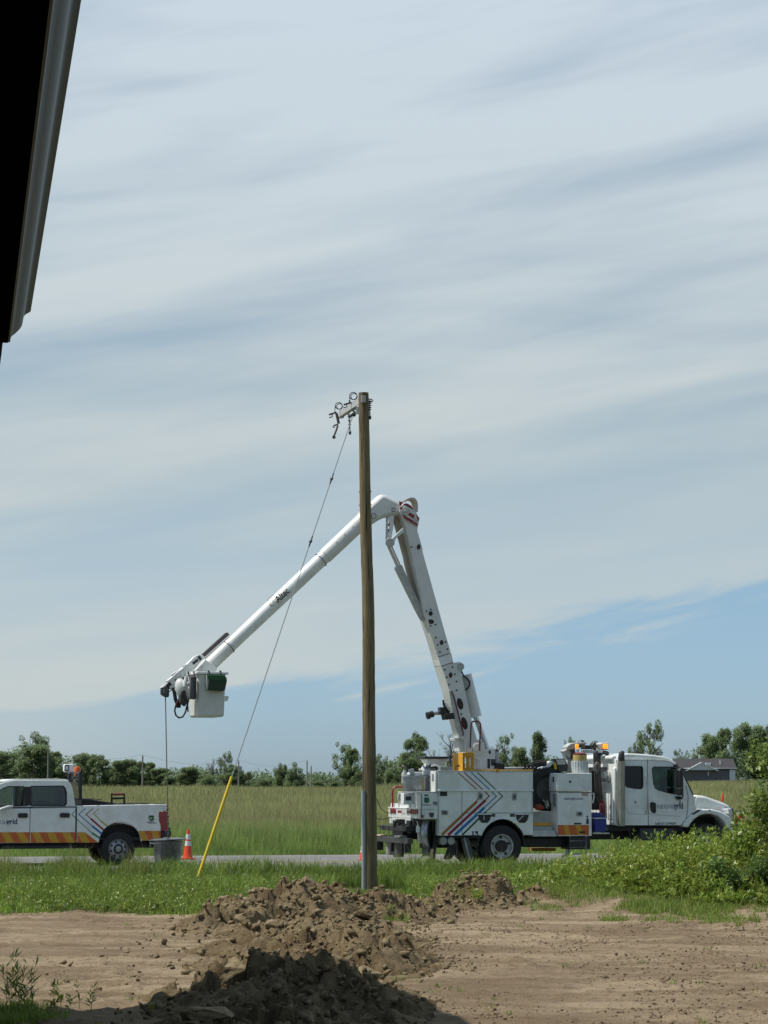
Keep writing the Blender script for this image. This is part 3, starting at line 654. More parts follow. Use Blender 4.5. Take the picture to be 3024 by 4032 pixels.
plant(2900, 3700, 34.2, 0.22, 5, 'small yellowish weed alone on the dirt at the right', spread=0.05, L=0.08)

# ------------------------------------------------------------------ shrub at the right edge
def cloud_leaves(centers, radii, n, size, tint_a, tint_b, flat=1.0, droop=0.0):
    w = np.array([r ** 2 for r in radii]); idx = G.choice(len(centers), n, p=w / w.sum())
    d = G.normal(0, 1, (n, 3)); d /= np.linalg.norm(d, axis=1, keepdims=True)
    rr = np.array(radii)[idx] * (G.uniform(0.35, 1.0, n) ** 0.5) * (1 + 0.18 * G.normal(0, 1, n))
    p = np.array(centers)[idx] + d * rr[:, None] * np.array([1, 1, flat])
    dr = d + G.normal(0, 0.7, (n, 3)); lt = (np.array([G.uniform(0.75, 1.25) for _ in centers]))[idx][:, None]
    L = size * G.uniform(0.6, 1.4, n)
    return leafquads(p, dr, L, L * 0.62, tints(n, tint_a, tint_b, 0.2) * lt)
def shrub():
    r = thing('shrub', 'tall tangled green shrub with dead twigs at the right edge', 'shrub', (7.75, 43.3, H(7.75, 43.3)))
    rg = random.Random(4); cs, rs = [], []
    for _ in range(60):
        a = rg.uniform(0, 6.28); q = rg.uniform(0, 1.15); zc = rg.uniform(0.25, 2.35) * (1.08 - 0.42 * (q / 1.6) ** 2)
        if math.cos(a) * q < -0.8: zc *= 0.75
        cs.append((math.cos(a) * q + (rg.uniform(0, 1.6) if rg.random() < .4 else 0), math.sin(a) * q * 0.8, zc)); rs.append(rg.uniform(0.16, 0.34))
    link('foliage', fastmesh('foliage', *cloud_leaves(cs, rs, 15000, 0.085, (0.6, 0.8, 0.7), (1.1, 1.15, 0.8))[:4], weedm), r)
    f = r.children[0]; bpy.data.objects.remove(f)
    v, l, s, t, tt = cloud_leaves(cs, rs, 15000, 0.085, (0.55, 0.75, 0.7), (1.1, 1.15, 0.8))
    link('foliage', fastmesh('foliage', v, l, s, t, weedm, tt), r)
    b = MB()
    for _ in range(120):
        a = rg.uniform(0, 6.28); p0 = Vector((rg.uniform(-0.4, 0.4), rg.uniform(-0.4, 0.4), rg.uniform(0, 0.5)))
        d = Vector((math.cos(a), math.sin(a), rg.uniform(0.5, 1.8))).normalized(); L = rg.uniform(0.7, 1.35); pts = [p0 + d * L * k / 5 + Vector((rg.gauss(0, .05), rg.gauss(0, .05), -0.05 * k * k / 8)) for k in range(6)]
        b.tube(pts, [0.012 - 0.0018 * k for k in range(6)], 4)
    b.build('twigs', mat('dead_twig', (0.30, 0.235, 0.17), 0.9, var=0.3), r)
shrub()
def shrub2():
    r = thing('shrub', 'dark low shrub at the foot of the tall shrub on the bank', 'shrub', (6.6, 41.3, H(6.6, 41.3)))
    rg = random.Random(8); cs = [(rg.uniform(-0.9, 1.2), rg.uniform(-0.5, 0.5), rg.uniform(0.1, 0.55)) for _ in range(22)]
    v, l, s, t, tt = cloud_leaves(cs, [rg.uniform(0.12, 0.25) for _ in cs], 7000, 0.075, (0.35, 0.55, 0.7), (0.7, 0.85, 0.8))
    link('foliage', fastmesh('foliage', v, l, s, t, weedm, tt), r)
    b = MB()
    for _ in range(30): b.tube([(rg.uniform(-.5, .5), 0, 0), (rg.uniform(-1, 1), rg.uniform(-.4, .4), 0.5)], [0.012, 0.005], 4)
    b.build('twigs', MATS['dead_twig'], r)
shrub2()

# ------------------------------------------------------------------ trees on the far side of the field
def tree_meshes(kind, seed):      # a tree 10 m tall, crown about 7 m wide
    rg = random.Random(seed); cs, rs = [], []; br = []
    if kind == 'round':
        for _ in range(34):
            z = rg.uniform(1.2, 9.3); wmax = 3.3 * math.sqrt(max(0.05, 1 - ((z - 4.8) / 5.2) ** 2)); a = rg.uniform(0, 6.28); q = wmax * rg.uniform(0.2, 0.95)
            cs.append((math.cos(a) * q, math.sin(a) * q, z)); rs.append(rg.uniform(0.6, 1.25))
        n, size, flat = 15000, 0.31, 0.9
    elif kind == 'spire':
        for _ in range(36):
            z = rg.uniform(0.8, 9.6); wmax = 2.6 * (1 - (z / 10.4) ** 1.6) + 0.25; a = rg.uniform(0, 6.28); q = wmax * rg.uniform(0.1, 1.0)
            cs.append((math.cos(a) * q, math.sin(a) * q, z)); rs.append(rg.uniform(0.4, 0.95))
        n, size, flat = 14000, 0.30, 1.3
    elif kind == 'airy':
        for _ in range(46):
            z = rg.uniform(2.0, 9.7); a = rg.uniform(0, 6.28); q = 3.2 * math.sqrt(rg.uniform(0, 1)) * (0.55 + 0.45 * math.sin(z / 10 * 3.1))
            cs.append((math.cos(a) * q, math.sin(a) * q, z)); rs.append(rg.uniform(0.25, 0.62))
        n, size, flat = 6000, 0.27, 1.4
    elif kind == 'bush':
        for _ in range(26):
            a = rg.uniform(0, 6.28); q = 4.2 * math.sqrt(rg.uniform(0, 1)); z = rg.uniform(0.5, 8.6) * (1 - 0.35 * (q / 4.2) ** 2)
            cs.append((math.cos(a) * q, math.sin(a) * q, z)); rs.append(rg.uniform(0.8, 1.5))
        n, size, flat = 15000, 0.32, 0.8
    else:
        for _ in range(18):
            a = rg.uniform(0, 6.28); q = rg.uniform(0.3, 2.6); z = rg.uniform(2, 9.5); cs.append((math.cos(a) * q, math.sin(a) * q, z)); rs.append(rg.uniform(0.2, 0.5))
        n, size, flat = 350, 0.24, 1.2
    v, l, s, t, tt = cloud_leaves(cs, rs, n, size, (0.75, 0.85, 0.8), (1.3, 1.25, 1.0), flat)
    crown = fastmesh('crown', v, l, s, t, treem, tt)
    b = bmesh.new(); m = MB(); m.bm = b
    m.tube([(0, 0, -1.5), (0.1, 0, 2), (0.0, 0.1, 5), (0.15, 0, 8.2)], [0.26, 0.2, 0.13, 0.04], 7)
    for c in cs:
        z0 = max(0.8, c[2] - 2.2); p0 = Vector((0.05, 0, z0)); p1 = Vector(c); md = (p0 + p1) / 2 + Vector((rg.uniform(-.3, .3), rg.uniform(-.3, .3), -0.25))
        m.tube([p0, md, p1], [0.09, 0.06, 0.02] if kind != 'bare' else [0.12, 0.08, 0.03], 4)
        if kind == 'bare':
            for _ in range(7):
                q = p1 + Vector((rg.gauss(0, .5), rg.gauss(0, .5), rg.uniform(0, 1.1))); m.tube([md.lerp(p1, rg.random()), q], [0.035, 0.012], 3)
    tm = bpy.data.meshes.new('trunk'); b.to_mesh(tm); b.free(); tm.materials.append(barkm)
    return crown, tm
KINDS = {k: [tree_meshes(k, sd_) for sd_ in sds] for k, sds in {'round': (1, 2, 3), 'spire': (4, 5), 'airy': (6, 7), 'bush': (8, 9), 'bare': (10,)}.items()}
tr = random.Random(77)
WORD = {'round': 'round dark green', 'spire': 'narrow dark green', 'airy': 'loose open crowned', 'bush': 'broad bushy', 'bare': 'almost bare grey'}
def tree(px, topy, wpx, kind, label, grp='trees along the far side of the hay field', D=None):
    D = D or tr.uniform(375, 440); p = W(px, topy, D); g = H(p.x, D)
    r = thing('tree', label, 'tree', (p.x, D, g), 0, grp)
    hgt = (p.z - g) * 1.02; wd = wpx / FPX * D; cm, tm = tr.choice(KINDS[kind])
    for nm, me in (('crown', cm), ('trunk', tm)):
        o = link(nm, me, r); w0 = {'round': 7.6, 'spire': 6.2, 'airy': 7.2, 'bush': 10.5, 'bare': 6.5}[kind]
        o.scale = (wd / w0 * 1.12, wd / w0 * 1.12, hgt / 10.0); o.rotation_euler = (0, 0, tr.uniform(0, 6.28))
T_ = [
 (18, 2962, 120, 'round', 'dark round tree at the very left edge above the pickup roof'),
 (75, 2940, 120, 'bush', 'bushy tree second from the left edge, behind the pickup roof'),
 (128, 2895, 175, 'airy', 'tallest tree of the left woods, ragged top with sky gaps'),
 (150, 2935, 170, 'round', 'dense round tree filling in below the ragged tall tree'),
 (212, 2962, 110, 'spire', 'tree directly behind the far utility pole nearest the left edge'),
 (268, 2978, 130, 'airy', 'twiggy open tree behind the pickup work lamp'),
 (340, 2968, 110, 'round', 'dark tree just right of the orange beacon on the pickup'),
 (405, 2975, 120, 'round', 'dark rounded tree between beacon and bright tree'),
 (375, 3040, 120, 'bush', 'low bright yellowish green bush in front of the left woods'),
 (450, 3000, 90, 'bush', 'mid height bush left of the lighter feathery tree'),
 (492, 2992, 120, 'round', 'lighter green feathery round tree left of the tall far pole'),
 (548, 3000, 90, 'spire', 'narrow tree touching the left side of the tall far pole'),
 (585, 3004, 90, 'spire', 'narrow tree just right of the tall far pole'),
 (632, 3026, 90, 'round', 'low tree left of the winch line'),
 (690, 3026, 110, 'bush', 'low tree just right of the winch line'),
 (750, 3020, 110, 'round', 'low tree in the middle of the gap left of the slanting guy wire'),
 (805, 3024, 90, 'bush', 'low dark tree left of the thin bare tree'),
 (838, 2985, 60, 'bare', 'thin bare grey tree left of the guy wire'),
 (885, 2966, 75, 'airy', 'leaning open tree with lumpy crown just left of the guy wire'),
 (905, 3010, 95, 'round', 'round tree crossed by the guy wire'),
 (958, 3018, 80, 'bush', 'small tree right of the guy wire'),
 (1020, 3048, 90, 'bush', 'low bush right of the small far pole'),
 (1060, 3046, 70, 'bush', 'low bush left of the twin headed trees'),
 (1106, 2982, 76, 'bush', 'left one of the two lumpy trees in the open middle gap'),
 (1168, 2986, 90, 'bush', 'right one of the two lumpy trees in the open middle gap'),
 (1262, 3066, 60, 'bush', 'tiny far bush between the two far poles and the grey tree'),
 (1312, 3066, 50, 'bush', 'tiny far bush at the left foot of the grey tree'),
 (1362, 2926, 118, 'airy', 'grey green feathery tree just left of the wooden utility pole'),
 (1385, 2950, 90, 'spire', 'dark narrow tree behind the feathery tree left of the pole'),
 (1428, 3000, 60, 'bush', 'bush hidden behind the wooden utility pole'),
 (1500, 2975, 90, 'airy', 'pale open tree just right of the wooden utility pole'),
 (1556, 2985, 90, 'bush', 'bush left of the tall tree behind the truck rear'),
 (1628, 2888, 120, 'round', 'tall dense tree rising above the truck rear'),
 (1640, 2920, 150, 'bush', 'broad lower tree merged with the tall tree above the truck rear'),
 (1708, 2948, 60, 'bare', 'small twiggy tree between tall tree and truck boom'),
 (1775, 2880, 110, 'bare', 'bare branched tree directly left of the truck boom foot'),
 (1800, 2960, 60, 'bush', 'leafy bush at the boom foot behind the yellow box'),
 (1985, 2892, 110, 'airy', 'open topped tree right of the boom foot'),
 (1940, 2960, 70, 'bare', 'thin twiggy tree behind the boom turret'),
 (2050, 2945, 80, 'round', 'low tree between the two taller trees behind the truck body'),
 (2118, 2892, 110, 'spire', 'pointed dark tree behind the front of the truck body'),
 (2170, 2960, 60, 'bush', 'low tree at the right foot of the pointed tree'),
 (2240, 2912, 70, 'airy', 'tree top showing behind the amber beacons'),
 (2556, 2850, 135, 'airy', 'pale feathery tree rising above the truck cab roof'),
 (2500, 2925, 80, 'airy', 'small pale tree left of the feathery one above the cab'),
 (2462, 2955, 40, 'bush', 'little bush top above the exhaust stack'),
]
for a in T_: tree(*a)
for a in [
 (2682, 2950, 70, 'airy', 'small open tree left behind the far house'),
 (2735, 2942, 70, 'bush', 'bush behind the left half of the far house roof'),
 (2795, 2890, 120, 'round', 'round tree behind the middle of the far house roof'),
 (2850, 2872, 100, 'spire', 'pointed tree behind the right half of the far house roof'),
 (2905, 2868, 90, 'round', 'tree at the right end of the far house'),
 (2955, 2848, 150, 'round', 'tallest dark tree right of the far house'),
 (3018, 2862, 110, 'round', 'dark tree at the right edge of the picture'),
 (2975, 2930, 150, 'bush', 'wide dark undergrowth tree right of the far house')]: tree(*a, D=tr.uniform(475, 500))
# the wood behind them reads as one mass
wc = []; wr = []
for i in range(560):
    px = tr.uniform(-260, 3250); D = tr.uniform(440, 470) if px < 2450 else tr.uniform(485, 510); topy = np.interp(px, [-260, 0, 200, 420, 620, 800, 1010, 1080, 1300, 1345, 1470, 1600, 1720, 1800, 1900, 2100, 2300, 2640, 2760, 3100], [2950, 2970, 2975, 3006, 3042, 3046, 3058, 3066, 3070, 3070, 3030, 2990, 3005, 3015, 3000, 2985, 3010, 3000, 2960, 2930])
    p = W(px, tr.uniform(topy + 12, 3085), D); wc.append(tuple(p)); wr.append(tr.uniform(1.2, 2.2))
v, l, s, t, tt = cloud_leaves(wc, wr, 60000, 0.5, (0.6, 0.75, 0.8), (1.1, 1.1, 0.95))
tag(link('wood', fastmesh('wood', v, l, s, t, treem, tt)), 'distant low green wood and hedgerow along the end of the field', 'wood', kind='stuff')
# far poles and a wire
pts = []
for px, ty, by, D, lab in ((190, 2958, 3090, 330, 'weathered far utility pole in the left woods behind the pickup cab'), (562, 2976, 3096, 300, 'grey far utility pole standing left of the winch line'),
        (940, 2996, 3090, 340, 'far utility pole with a small box right of the guy wire'), (1209, 2996, 3090, 345, 'taller of the two thin far poles in the middle gap'), (1225, 3018, 3090, 350, 'shorter of the two thin far poles in the middle gap'), (1718, 3020, 3085, 345, 'far pole end showing left of the truck boom')):
    a = W(px, ty, D); g = H(a.x, D); r = thing('utility_pole', lab, 'utility pole', (a.x, D, g), 0, 'far utility poles')
    MB().cyl((0, 0, -0.5), (0, 0, a.z - g), 0.13 if px < 1000 else 0.1, 0.09, 10).build('post', MATS.get('old_wood') or mat('old_wood', (0.27, 0.25, 0.22), 0.9, var=0.3), r)
    MB().box(-0.06, 0.06, -0.5, 0.5, a.z - g - 0.35, a.z - g - 0.25).cyl((0, 0, a.z - g), (0, 0, a.z - g + 0.15), 0.04).build('crossarm', MATS['old_wood'], r)
    if px == 940: MB().cyl((0.28, 0, a.z - g - 1.6), (0.28, 0, a.z - g - 0.8), 0.2).build('transformer', steel, r)
    pts.append(Vector((a.x, D, a.z + 0.1)))
for a, b, lab in ((pts[0], pts[1], 'thin far power line left of the winch line'), (pts[1], pts[2], 'thin far power line crossing the winch line'), (pts[2], pts[3], 'thin far power line in the middle gap')):
    q = [a.lerp(b, k / 14) - Vector((0, 0, 0.9 * math.sin(math.pi * k / 14))) for k in range(15)]
    tag(MB().tube(q, 0.012, 4).build('power_line', dsteel), lab, 'power line')
# far house
def far_house():
    D = 450; a = W(2665, 3060, D); s = D / FPX
    r = thing('house', 'distant low house with dark roof and white gable', 'house', (a.x, D, H(a.x, D)), 0); z0 = r.location.z
    X = lambda px: (px - 2665) * s; Z = lambda py: W(2700, py, D).z - z0
    wd = mat('house_siding_dark', (0.13, 0.13, 0.14), 0.8); wl = mat('house_trim_white', (0.62, 0.64, 0.66), 0.7); rf = mat('house_roof', (0.045, 0.043, 0.048), 0.9, var=0.3, vscale=1)
    MB().box(X(2669), X(2893), 0, 9, -0.5, Z(3030)).build('wall', wd, r)
    b = MB(); f = lambda p, y: Vector((y, p.x, p.z))
    b.prism([(-0.5, Z(3026)), (4.5, Z(2986)), (9.5, Z(3026)), (9.5, Z(3030)), (-0.5, Z(3030))], X(2662), X(2900), fn=f); b.build('roof', rf, r)
    MB().prism([(X(2702), Z(3032)), (X(2760), Z(3004)), (X(2822), Z(3032))], -0.9, 0.3).build('gable', wl, r)
    b = MB(); b.prism([(X(2696), Z(3035)), (X(2760), Z(3001)), (X(2828), Z(3035)), (X(2822), Z(3036)), (X(2760), Z(3005)), (X(2702), Z(3036))], -1.1, 0.4); b.build('gable_trim', MATS['white_paint'], r)
    MB().box(X(2871), X(2893), -0.3, 0.3, -0.5, Z(3026)).build('corner_post', wl, r)
    MB().box(X(2669), X(2900), -0.62, -0.5, Z(3027), Z(3023)).build('fascia', wl, r)
    MB().box(X(2783), X(2803), 1.2, 2.0, Z(3025), Z(3002)).build('chimney', wl, r)
    MB().cyl((X(2840), 1.5, Z(3010)), (X(2840), 1.5, Z(2992)), 0.09).build('vent_pipe', wl, r)
    MB().cyl((X(2733), 4.4, Z(2990)), (X(2733), 4.4, Z(2980)), 0.12).build('vent_pipe', wl, r)
    MB().box(X(2786), X(2790), -0.16, 0.05, Z(3055), Z(3037)).build('window', wl, r)
far_house()
# ------------------------------------------------------------------ the near house whose eave hangs in at the top left
def near_house():
    L0 = W(120.7, 1220, 21.25)                       # gutter lip at the far corner
    ux = Vector((math.cos(R(10.6)), math.sin(R(10.6)), 0)); uy = Vector((math.sin(R(10.6)), -math.cos(R(10.6)), 0))   # outward, towards camera
    r = thing('house', 'near house with black soffit and dark metal gutter, top left corner', 'house', (L0.x, L0.y, 0))
    O = Vector((L0.x, L0.y, 0))
    sid = mat('dark_siding', (0.008, 0.0085, 0.009), 0.8, var=0.3, vscale=2); sof = mat('soffit_black', (0.0025, 0.003, 0.003), 0.95, spec=0.0)
    gut = mat('gutter_metal', (0.008, 0.009, 0.009), 0.42, 0.0, spec=0.30); shing = mat('shingles', (0.05, 0.05, 0.055), 0.95, var=0.4, vscale=12)
    LEN = 17.0; s = 21.25 / FPX
    def loft(name, prof, m, a=0.0, b=LEN, bevel=0.0):   # prof: (outward, height over ground) closed outline
        me = MB(); me.prism(prof, a, b, fn=lambda p, y: ux * p.x + uy * y + Vector((0, 0, p.z))); return me.build(name, m, r, bevel, ang=50)
    q = [(120.7, 1220), (121, 1227), (112, 1233), (102, 1239), (95, 1247), (92, 1258), (91, 1270), (88, 1284), (82, 1296), (72, 1308), (60, 1320), (47, 1331), (44, 1338), (42, 1354), (34, 1356), (34, 1330), (46, 1320), (60, 1308), (72, 1290), (80, 1270), (84, 1250), (98, 1232), (112, 1220)]
    prof = [((a - 120.7) * s, L0.z + (1220 - b) * s) for a, b in q]
    loft('gutter', prof, gut)
    zf = L0.z - 138 * s
    loft('soffit', [(-0.207, zf), (-0.207, zf + 0.03), (-3.0, zf + 0.03), (-3.0, zf)], sof)
    loft('fascia', [(-0.225, zf + 0.035), (-0.225, zf + 0.30), (-0.25, zf + 0.30), (-0.25, zf + 0.035)], sid)
    loft('wall', [(-3.003, -0.4), (-3.003, zf + 0.3), (-8.0, zf + 0.3), (-8.0, -0.4)], sid, 0.12, LEN - 0.2)
    loft('porch_beam', [(-0.30, zf - 0.22), (-0.30, zf - 0.003), (-0.45, zf - 0.003), (-0.45, zf - 0.22)], sid, 0.10, 0.25)
    loft('downspout_elbow', [(-0.60, L0.z - 138 * s), ((13 - 120.7) * s, L0.z - 138.4 * s), ((9 - 120.7) * s, L0.z - 185 * s), ((0 - 120.7) * s, L0.z - 262 * s), (-0.60, L0.z - 330 * s)], sid, 0.0, 0.09)
    loft('roof', [(-0.10, zf + 0.305), (-4.2, zf + 2.4), (-8.4, zf + 0.305), (-8.4, zf + 0.33), (-4.2, zf + 2.46), (-0.10, zf + 0.335)], shing, -0.1, LEN)
    loft('gable', [(-0.33, zf + 0.003), (-0.33, zf + 0.25), (-4.15, zf + 2.34), (-7.9, zf + 0.25), (-7.9, zf + 0.003)], sid, 0.12, 0.2)
near_house()

# ------------------------------------------------------------------ utility pole in front of the truck
PD = 50.0
def pw(px, py, d=0.0): return W(px, py, PD + d)
def utility_pole():
    base = pw(1456, 3500); g = surf(base.x, PD)
    r = thing('utility_pole', 'tall bare new wooden utility pole in the middle of the picture', 'utility pole', (base.x, PD, g))
    o = Vector((base.x, PD, g)); Q = lambda px, py, d=0.0: pw(px, py, d) - o
    wood = bpy.data.materials.new('pole_wood'); wood.use_nodes = True; t = wood.node_tree; b = t.nodes['Principled BSDF']; b.inputs['Roughness'].default_value = 0.85
    tcn = t.nodes.new('ShaderNodeTexCoord'); mp = t.nodes.new('ShaderNodeMapping'); mp.inputs['Scale'].default_value = (14, 14, 0.5); t.links.new(tcn.outputs['Object'], mp.inputs[0])
    n = t.nodes.new('ShaderNodeTexNoise'); n.inputs['Scale'].default_value = 1.6; n.inputs['Detail'].default_value = 7; n.inputs['Roughness'].default_value = 0.7; t.links.new(mp.outputs[0], n.inputs['Vector'])
    n2 = t.nodes.new('ShaderNodeTexNoise'); n2.inputs['Scale'].default_value = 0.6; n2.inputs['Detail'].default_value = 3; t.links.new(tcn.outputs['Object'], n2.inputs['Vector'])
    cr = t.nodes.new('ShaderNodeValToRGB'); e = cr.color_ramp.elements; e[0].position = 0.36; e[0].color = (0.055, 0.042, 0.020, 1); e[1].position = 0.66; e[1].color = (0.26, 0.205, 0.105, 1)
    t.links.new(mathn(t, 'ADD', mathn(t, 'MULTIPLY', n.outputs['Fac'], 0.7), mathn(t, 'MULTIPLY', n2.outputs['Fac'], 0.3)), cr.inputs[0]); t.links.new(cr.outputs[0], b.inputs['Base Color'])
    mp3 = t.nodes.new('ShaderNodeMapping'); mp3.inputs['Scale'].default_value = (30, 30, 0.9); t.links.new(tcn.outputs['Object'], mp3.inputs[0])
    n3_ = t.nodes.new('ShaderNodeTexNoise'); n3_.inputs['Scale'].default_value = 1.0; n3_.inputs['Detail'].default_value = 3; t.links.new(mp3.outputs[0], n3_.inputs['Vector'])
    mk = t.nodes.new('ShaderNodeMix'); mk.data_type = 'RGBA'; t.links.new(sstep(t, n3_.outputs['Fac'], 0.60, 0.66), mk.inputs[0]); t.links.new(cr.outputs[0], mk.inputs[6]); mk.inputs[7].default_value = (0.022, 0.017, 0.010, 1); t.links.new(mk.outputs[2], b.inputs['Base Color'])
    bp = t.nodes.new('ShaderNodeBump'); bp.inputs['Strength'].default_value = 0.5; bp.inputs['Distance'].default_value = 0.03; t.links.new(n.outputs['Fac'], bp.inputs['Height']); t.links.new(bp.outputs[0], b.inputs['Normal'])
    cs = [(1547, 1431.5, 20), (1600, 1432.5, 20.5), (1700, 1434, 21), (1850, 1436, 21.5), (2000, 1438.5, 22.5), (2200, 1444, 23), (2330, 1449, 23.5), (2500, 1451, 24), (2800, 1452.5, 25), (3000, 1453.5, 26), (3200, 1455, 27.5), (3500, 1456.5, 29), (3620, 1457, 29.5)]
    pts, rad = [], []; rg = random.Random(3)
    for k in range(60):
        py = 1547 + (3620 - 1547) * k / 59; cx = np.interp(py, [c[0] for c in cs], [c[1] for c in cs]); rr = np.interp(py, [c[0] for c in cs], [c[2] for c in cs])
        pts.append(Q(cx + rg.uniform(-0.5, 0.5), py)); rad.append(rr / FPX * 50.4 * rg.uniform(0.98, 1.02))
    MB().tube(pts, rad, 24).build('post', wood, r, ang=60)
    m = PD / FPX
    # crossarm running away from the camera across the road
    A, B = Q(1432, 1571, -0.12), Q(1342, 1631, 2.1)
    d = (B - A).normalized(); Mx = Matrix.Translation((A + B) / 2) @ d.to_track_quat('X', 'Z').to_matrix().to_4x4(); Ln = (B - A).length
    MB().box(-Ln / 2, Ln / 2, -0.05, 0.05, -0.075, 0.075, Mx).build('crossarm', greyw, r, 0.006)
    MB().tube([Q(1428, 1640, 0.0), Q(1388, 1608, 0.9)], 0.018, 6).tube([Q(1425, 1610), Q(1410, 1598, .3)], 0.03, 6).build('arm_brace', greyw, r)
    def coil(px, py, rpx, dd, tail):
        b = MB(); c = Q(px, py, dd)
        for q_, rr in ((0, rpx), (3, rpx - 2)):
            b.tube([c + Vector((math.cos(a) * rr * m + q_ * m, 0.03 * q_, math.sin(a) * rr * m)) for a in [i * math.tau / 20 for i in range(20)]], 0.009, 6, close=True)
        b.tube([Q(*p, dd) for p in tail], 0.009, 6); b.build('wire_coil', black, r)
    coil(1334, 1598, 14, 1.9, [(1320, 1598), (1319, 1612), (1318, 1620), (1325, 1624)])
    coil(1391, 1559, 15, 0.7, [(1377, 1562), (1377, 1574), (1376, 1580)])
    # fuse cutouts on the arm
    def cutout(pts_, dd, extra, bars=()):
        b = MB()
        for seg_, rr in pts_: b.tube([Q(*p, dd) for p in seg_], rr, 7)
        o_ = b.build('fuse_cutout', extra, r); return o_
    cutout([([(1295, 1633), (1324, 1624)], 0.022), ([(1307, 1632), (1309, 1641), (1296, 1645)], 0.014), ([(1325, 1627), (1334, 1668)], 0.034), ([(1332, 1670), (1314, 1676)], 0.02), ([(1314, 1676), (1311, 1683), (1318, 1682)], 0.014),
            ([(1330, 1676), (1325, 1692), (1315, 1718)], 0.022), ([(1312, 1716), (1318, 1726)], 0.035), ([(1310, 1724), (1322, 1722)], 0.02), ([(1332, 1646), (1344, 1646), (1352, 1645), (1354, 1615)], 0.012)], 1.95, mat('cutout_brown', (0.045, 0.03, 0.035), 0.35, coat=0.5))
    cutout([([(1353, 1594), (1377, 1587)], 0.022), ([(1365, 1592), (1366, 1602), (1356, 1605), (1352, 1602)], 0.012), ([(1376, 1576), (1378, 1588)], 0.02), ([(1386, 1583), (1392, 1602)], 0.045)], 0.85, MATS['cutout_brown'])
    cutout([([(1412, 1570), (1420, 1573)], 0.03), ([(1419, 1578), (1421, 1600), (1408, 1603), (1394, 1603)], 0.014), ([(1409, 1605), (1412, 1630)], 0.05)], 0.15, steel)
    b = MB(); b.tube([Q(1391, 1604, 0.85), Q(1397, 1622, 0.85), Q(1394, 1634, 0.6)], 0.045, 7).tube([Q(1372, 1630, 1.1), Q(1378, 1642, 1.0), Q(1390, 1630, 0.8)], 0.03, 7); b.build('bracket', dsteel, r)
    def insulator(px0, py0, px1, py1, dd, n):
        b = MB(); a0, a1 = Q(px0, py0, dd), Q(px1, py1, dd); b.cyl(a0, a1, 0.014, seg=8); dv = (a1 - a0).normalized()
        for i in range(n):
            p = a0.lerp(a1, 0.12 + 0.76 * i / (n - 1)); b.cyl(p - dv * 0.008, p + dv * 0.012, 0.045, 0.012, 14)
        b.build('insulator', mat('insulator_grey', (0.10, 0.10, 0.11), 0.4) if 'insulator_grey' not in MATS else MATS['insulator_grey'], r)
        MB().sphere(Q(px1 + 1, py1 + 26, dd), 0.032, (1, 1, 1.5)).tube([a1, Q(px1 + 1, py1 + 22, dd)], 0.014, 6).build('clamp', dsteel, r)
    insulator(1374, 1636, 1377, 1678, 0.9, 3); insulator(1456, 1576, 1456, 1618, 0.0, 5)
    MB().tube([Q(1450, 1571), Q(1464, 1573), Q(1468, 1578), Q(1463, 1583), Q(1450, 1582)], 0.013, 6).build('eye_bolt', dsteel, r)
    for px, py in ((1417, 1938), (1461, 1935), (1417, 1989), (1462, 1985)):
        MB().cyl(Q(1440, py), Q(px - 4 if px < 1440 else px + 2, py), 0.011, seg=8).build('bolt', dsteel, r)
    MB().tube([Q(1413.5 + k, 1640 + k * 8, -0.16) for k in range(10)], 0.006, 5).build('ground_wire', mat('copper', (0.25, 0.10, 0.04), 0.5, 0.7), r)
    # metal riser guard up the left side of the pole
    b = MB(); p0, p1 = Q(1430, 3112, -0.10), Q(1433.5, 3560, -0.10)
    b.tube([p0, p1], 0.05, 12); b.build('riser_guard', mat('riser_grey', (0.33, 0.38, 0.38), 0.5, var=0.15), r)
    for py in (3160, 3290, 3420): MB().box(-0.07, 0.07, -0.03, 0.02, -0.01, 0.01, Matrix.Translation(Q(1436, py, -0.1))).build('strap', steel, r)
    # guy wire with its yellow guard
    def GP(k):
        a = W(1388, 1640, 50.6); e = W(765, 3500, 49.0); return a.lerp(e, k)
    e = GP(1); rr = thing('guy_wire', 'thin slanting guy wire from the pole top to the grass', 'guy wire', tuple(e)); f = lambda k: GP(k) - e
    MB().tube([f(0), f(1)], 0.011, 6).build('cable', mat('guy_steel', (0.30, 0.32, 0.33), 0.5, 0.5), rr)
    for k, r1 in ((0.138, .024), (0.275, .024)): MB().tube([f(k - .012), f(k - .004), f(k), f(k + .004), f(k + .012)], [0.014, 0.02, r1 + .012, 0.02, 0.014], 8).build('wire_grip', dsteel, rr)
    a, c = f((3077 - 1640) / 1860), f((3462 - 1640) / 1860)
    MB().tube([a, a.lerp(c, .5), c], [0.034, 0.034, 0.034], 12).build('guy_guard', lemon, rr)
    MB().tube([c, f(1), f(1) + (f(1) - c).normalized() * 0.3], 0.012, 6).build('anchor_rod', steel, rr)
utility_pole()

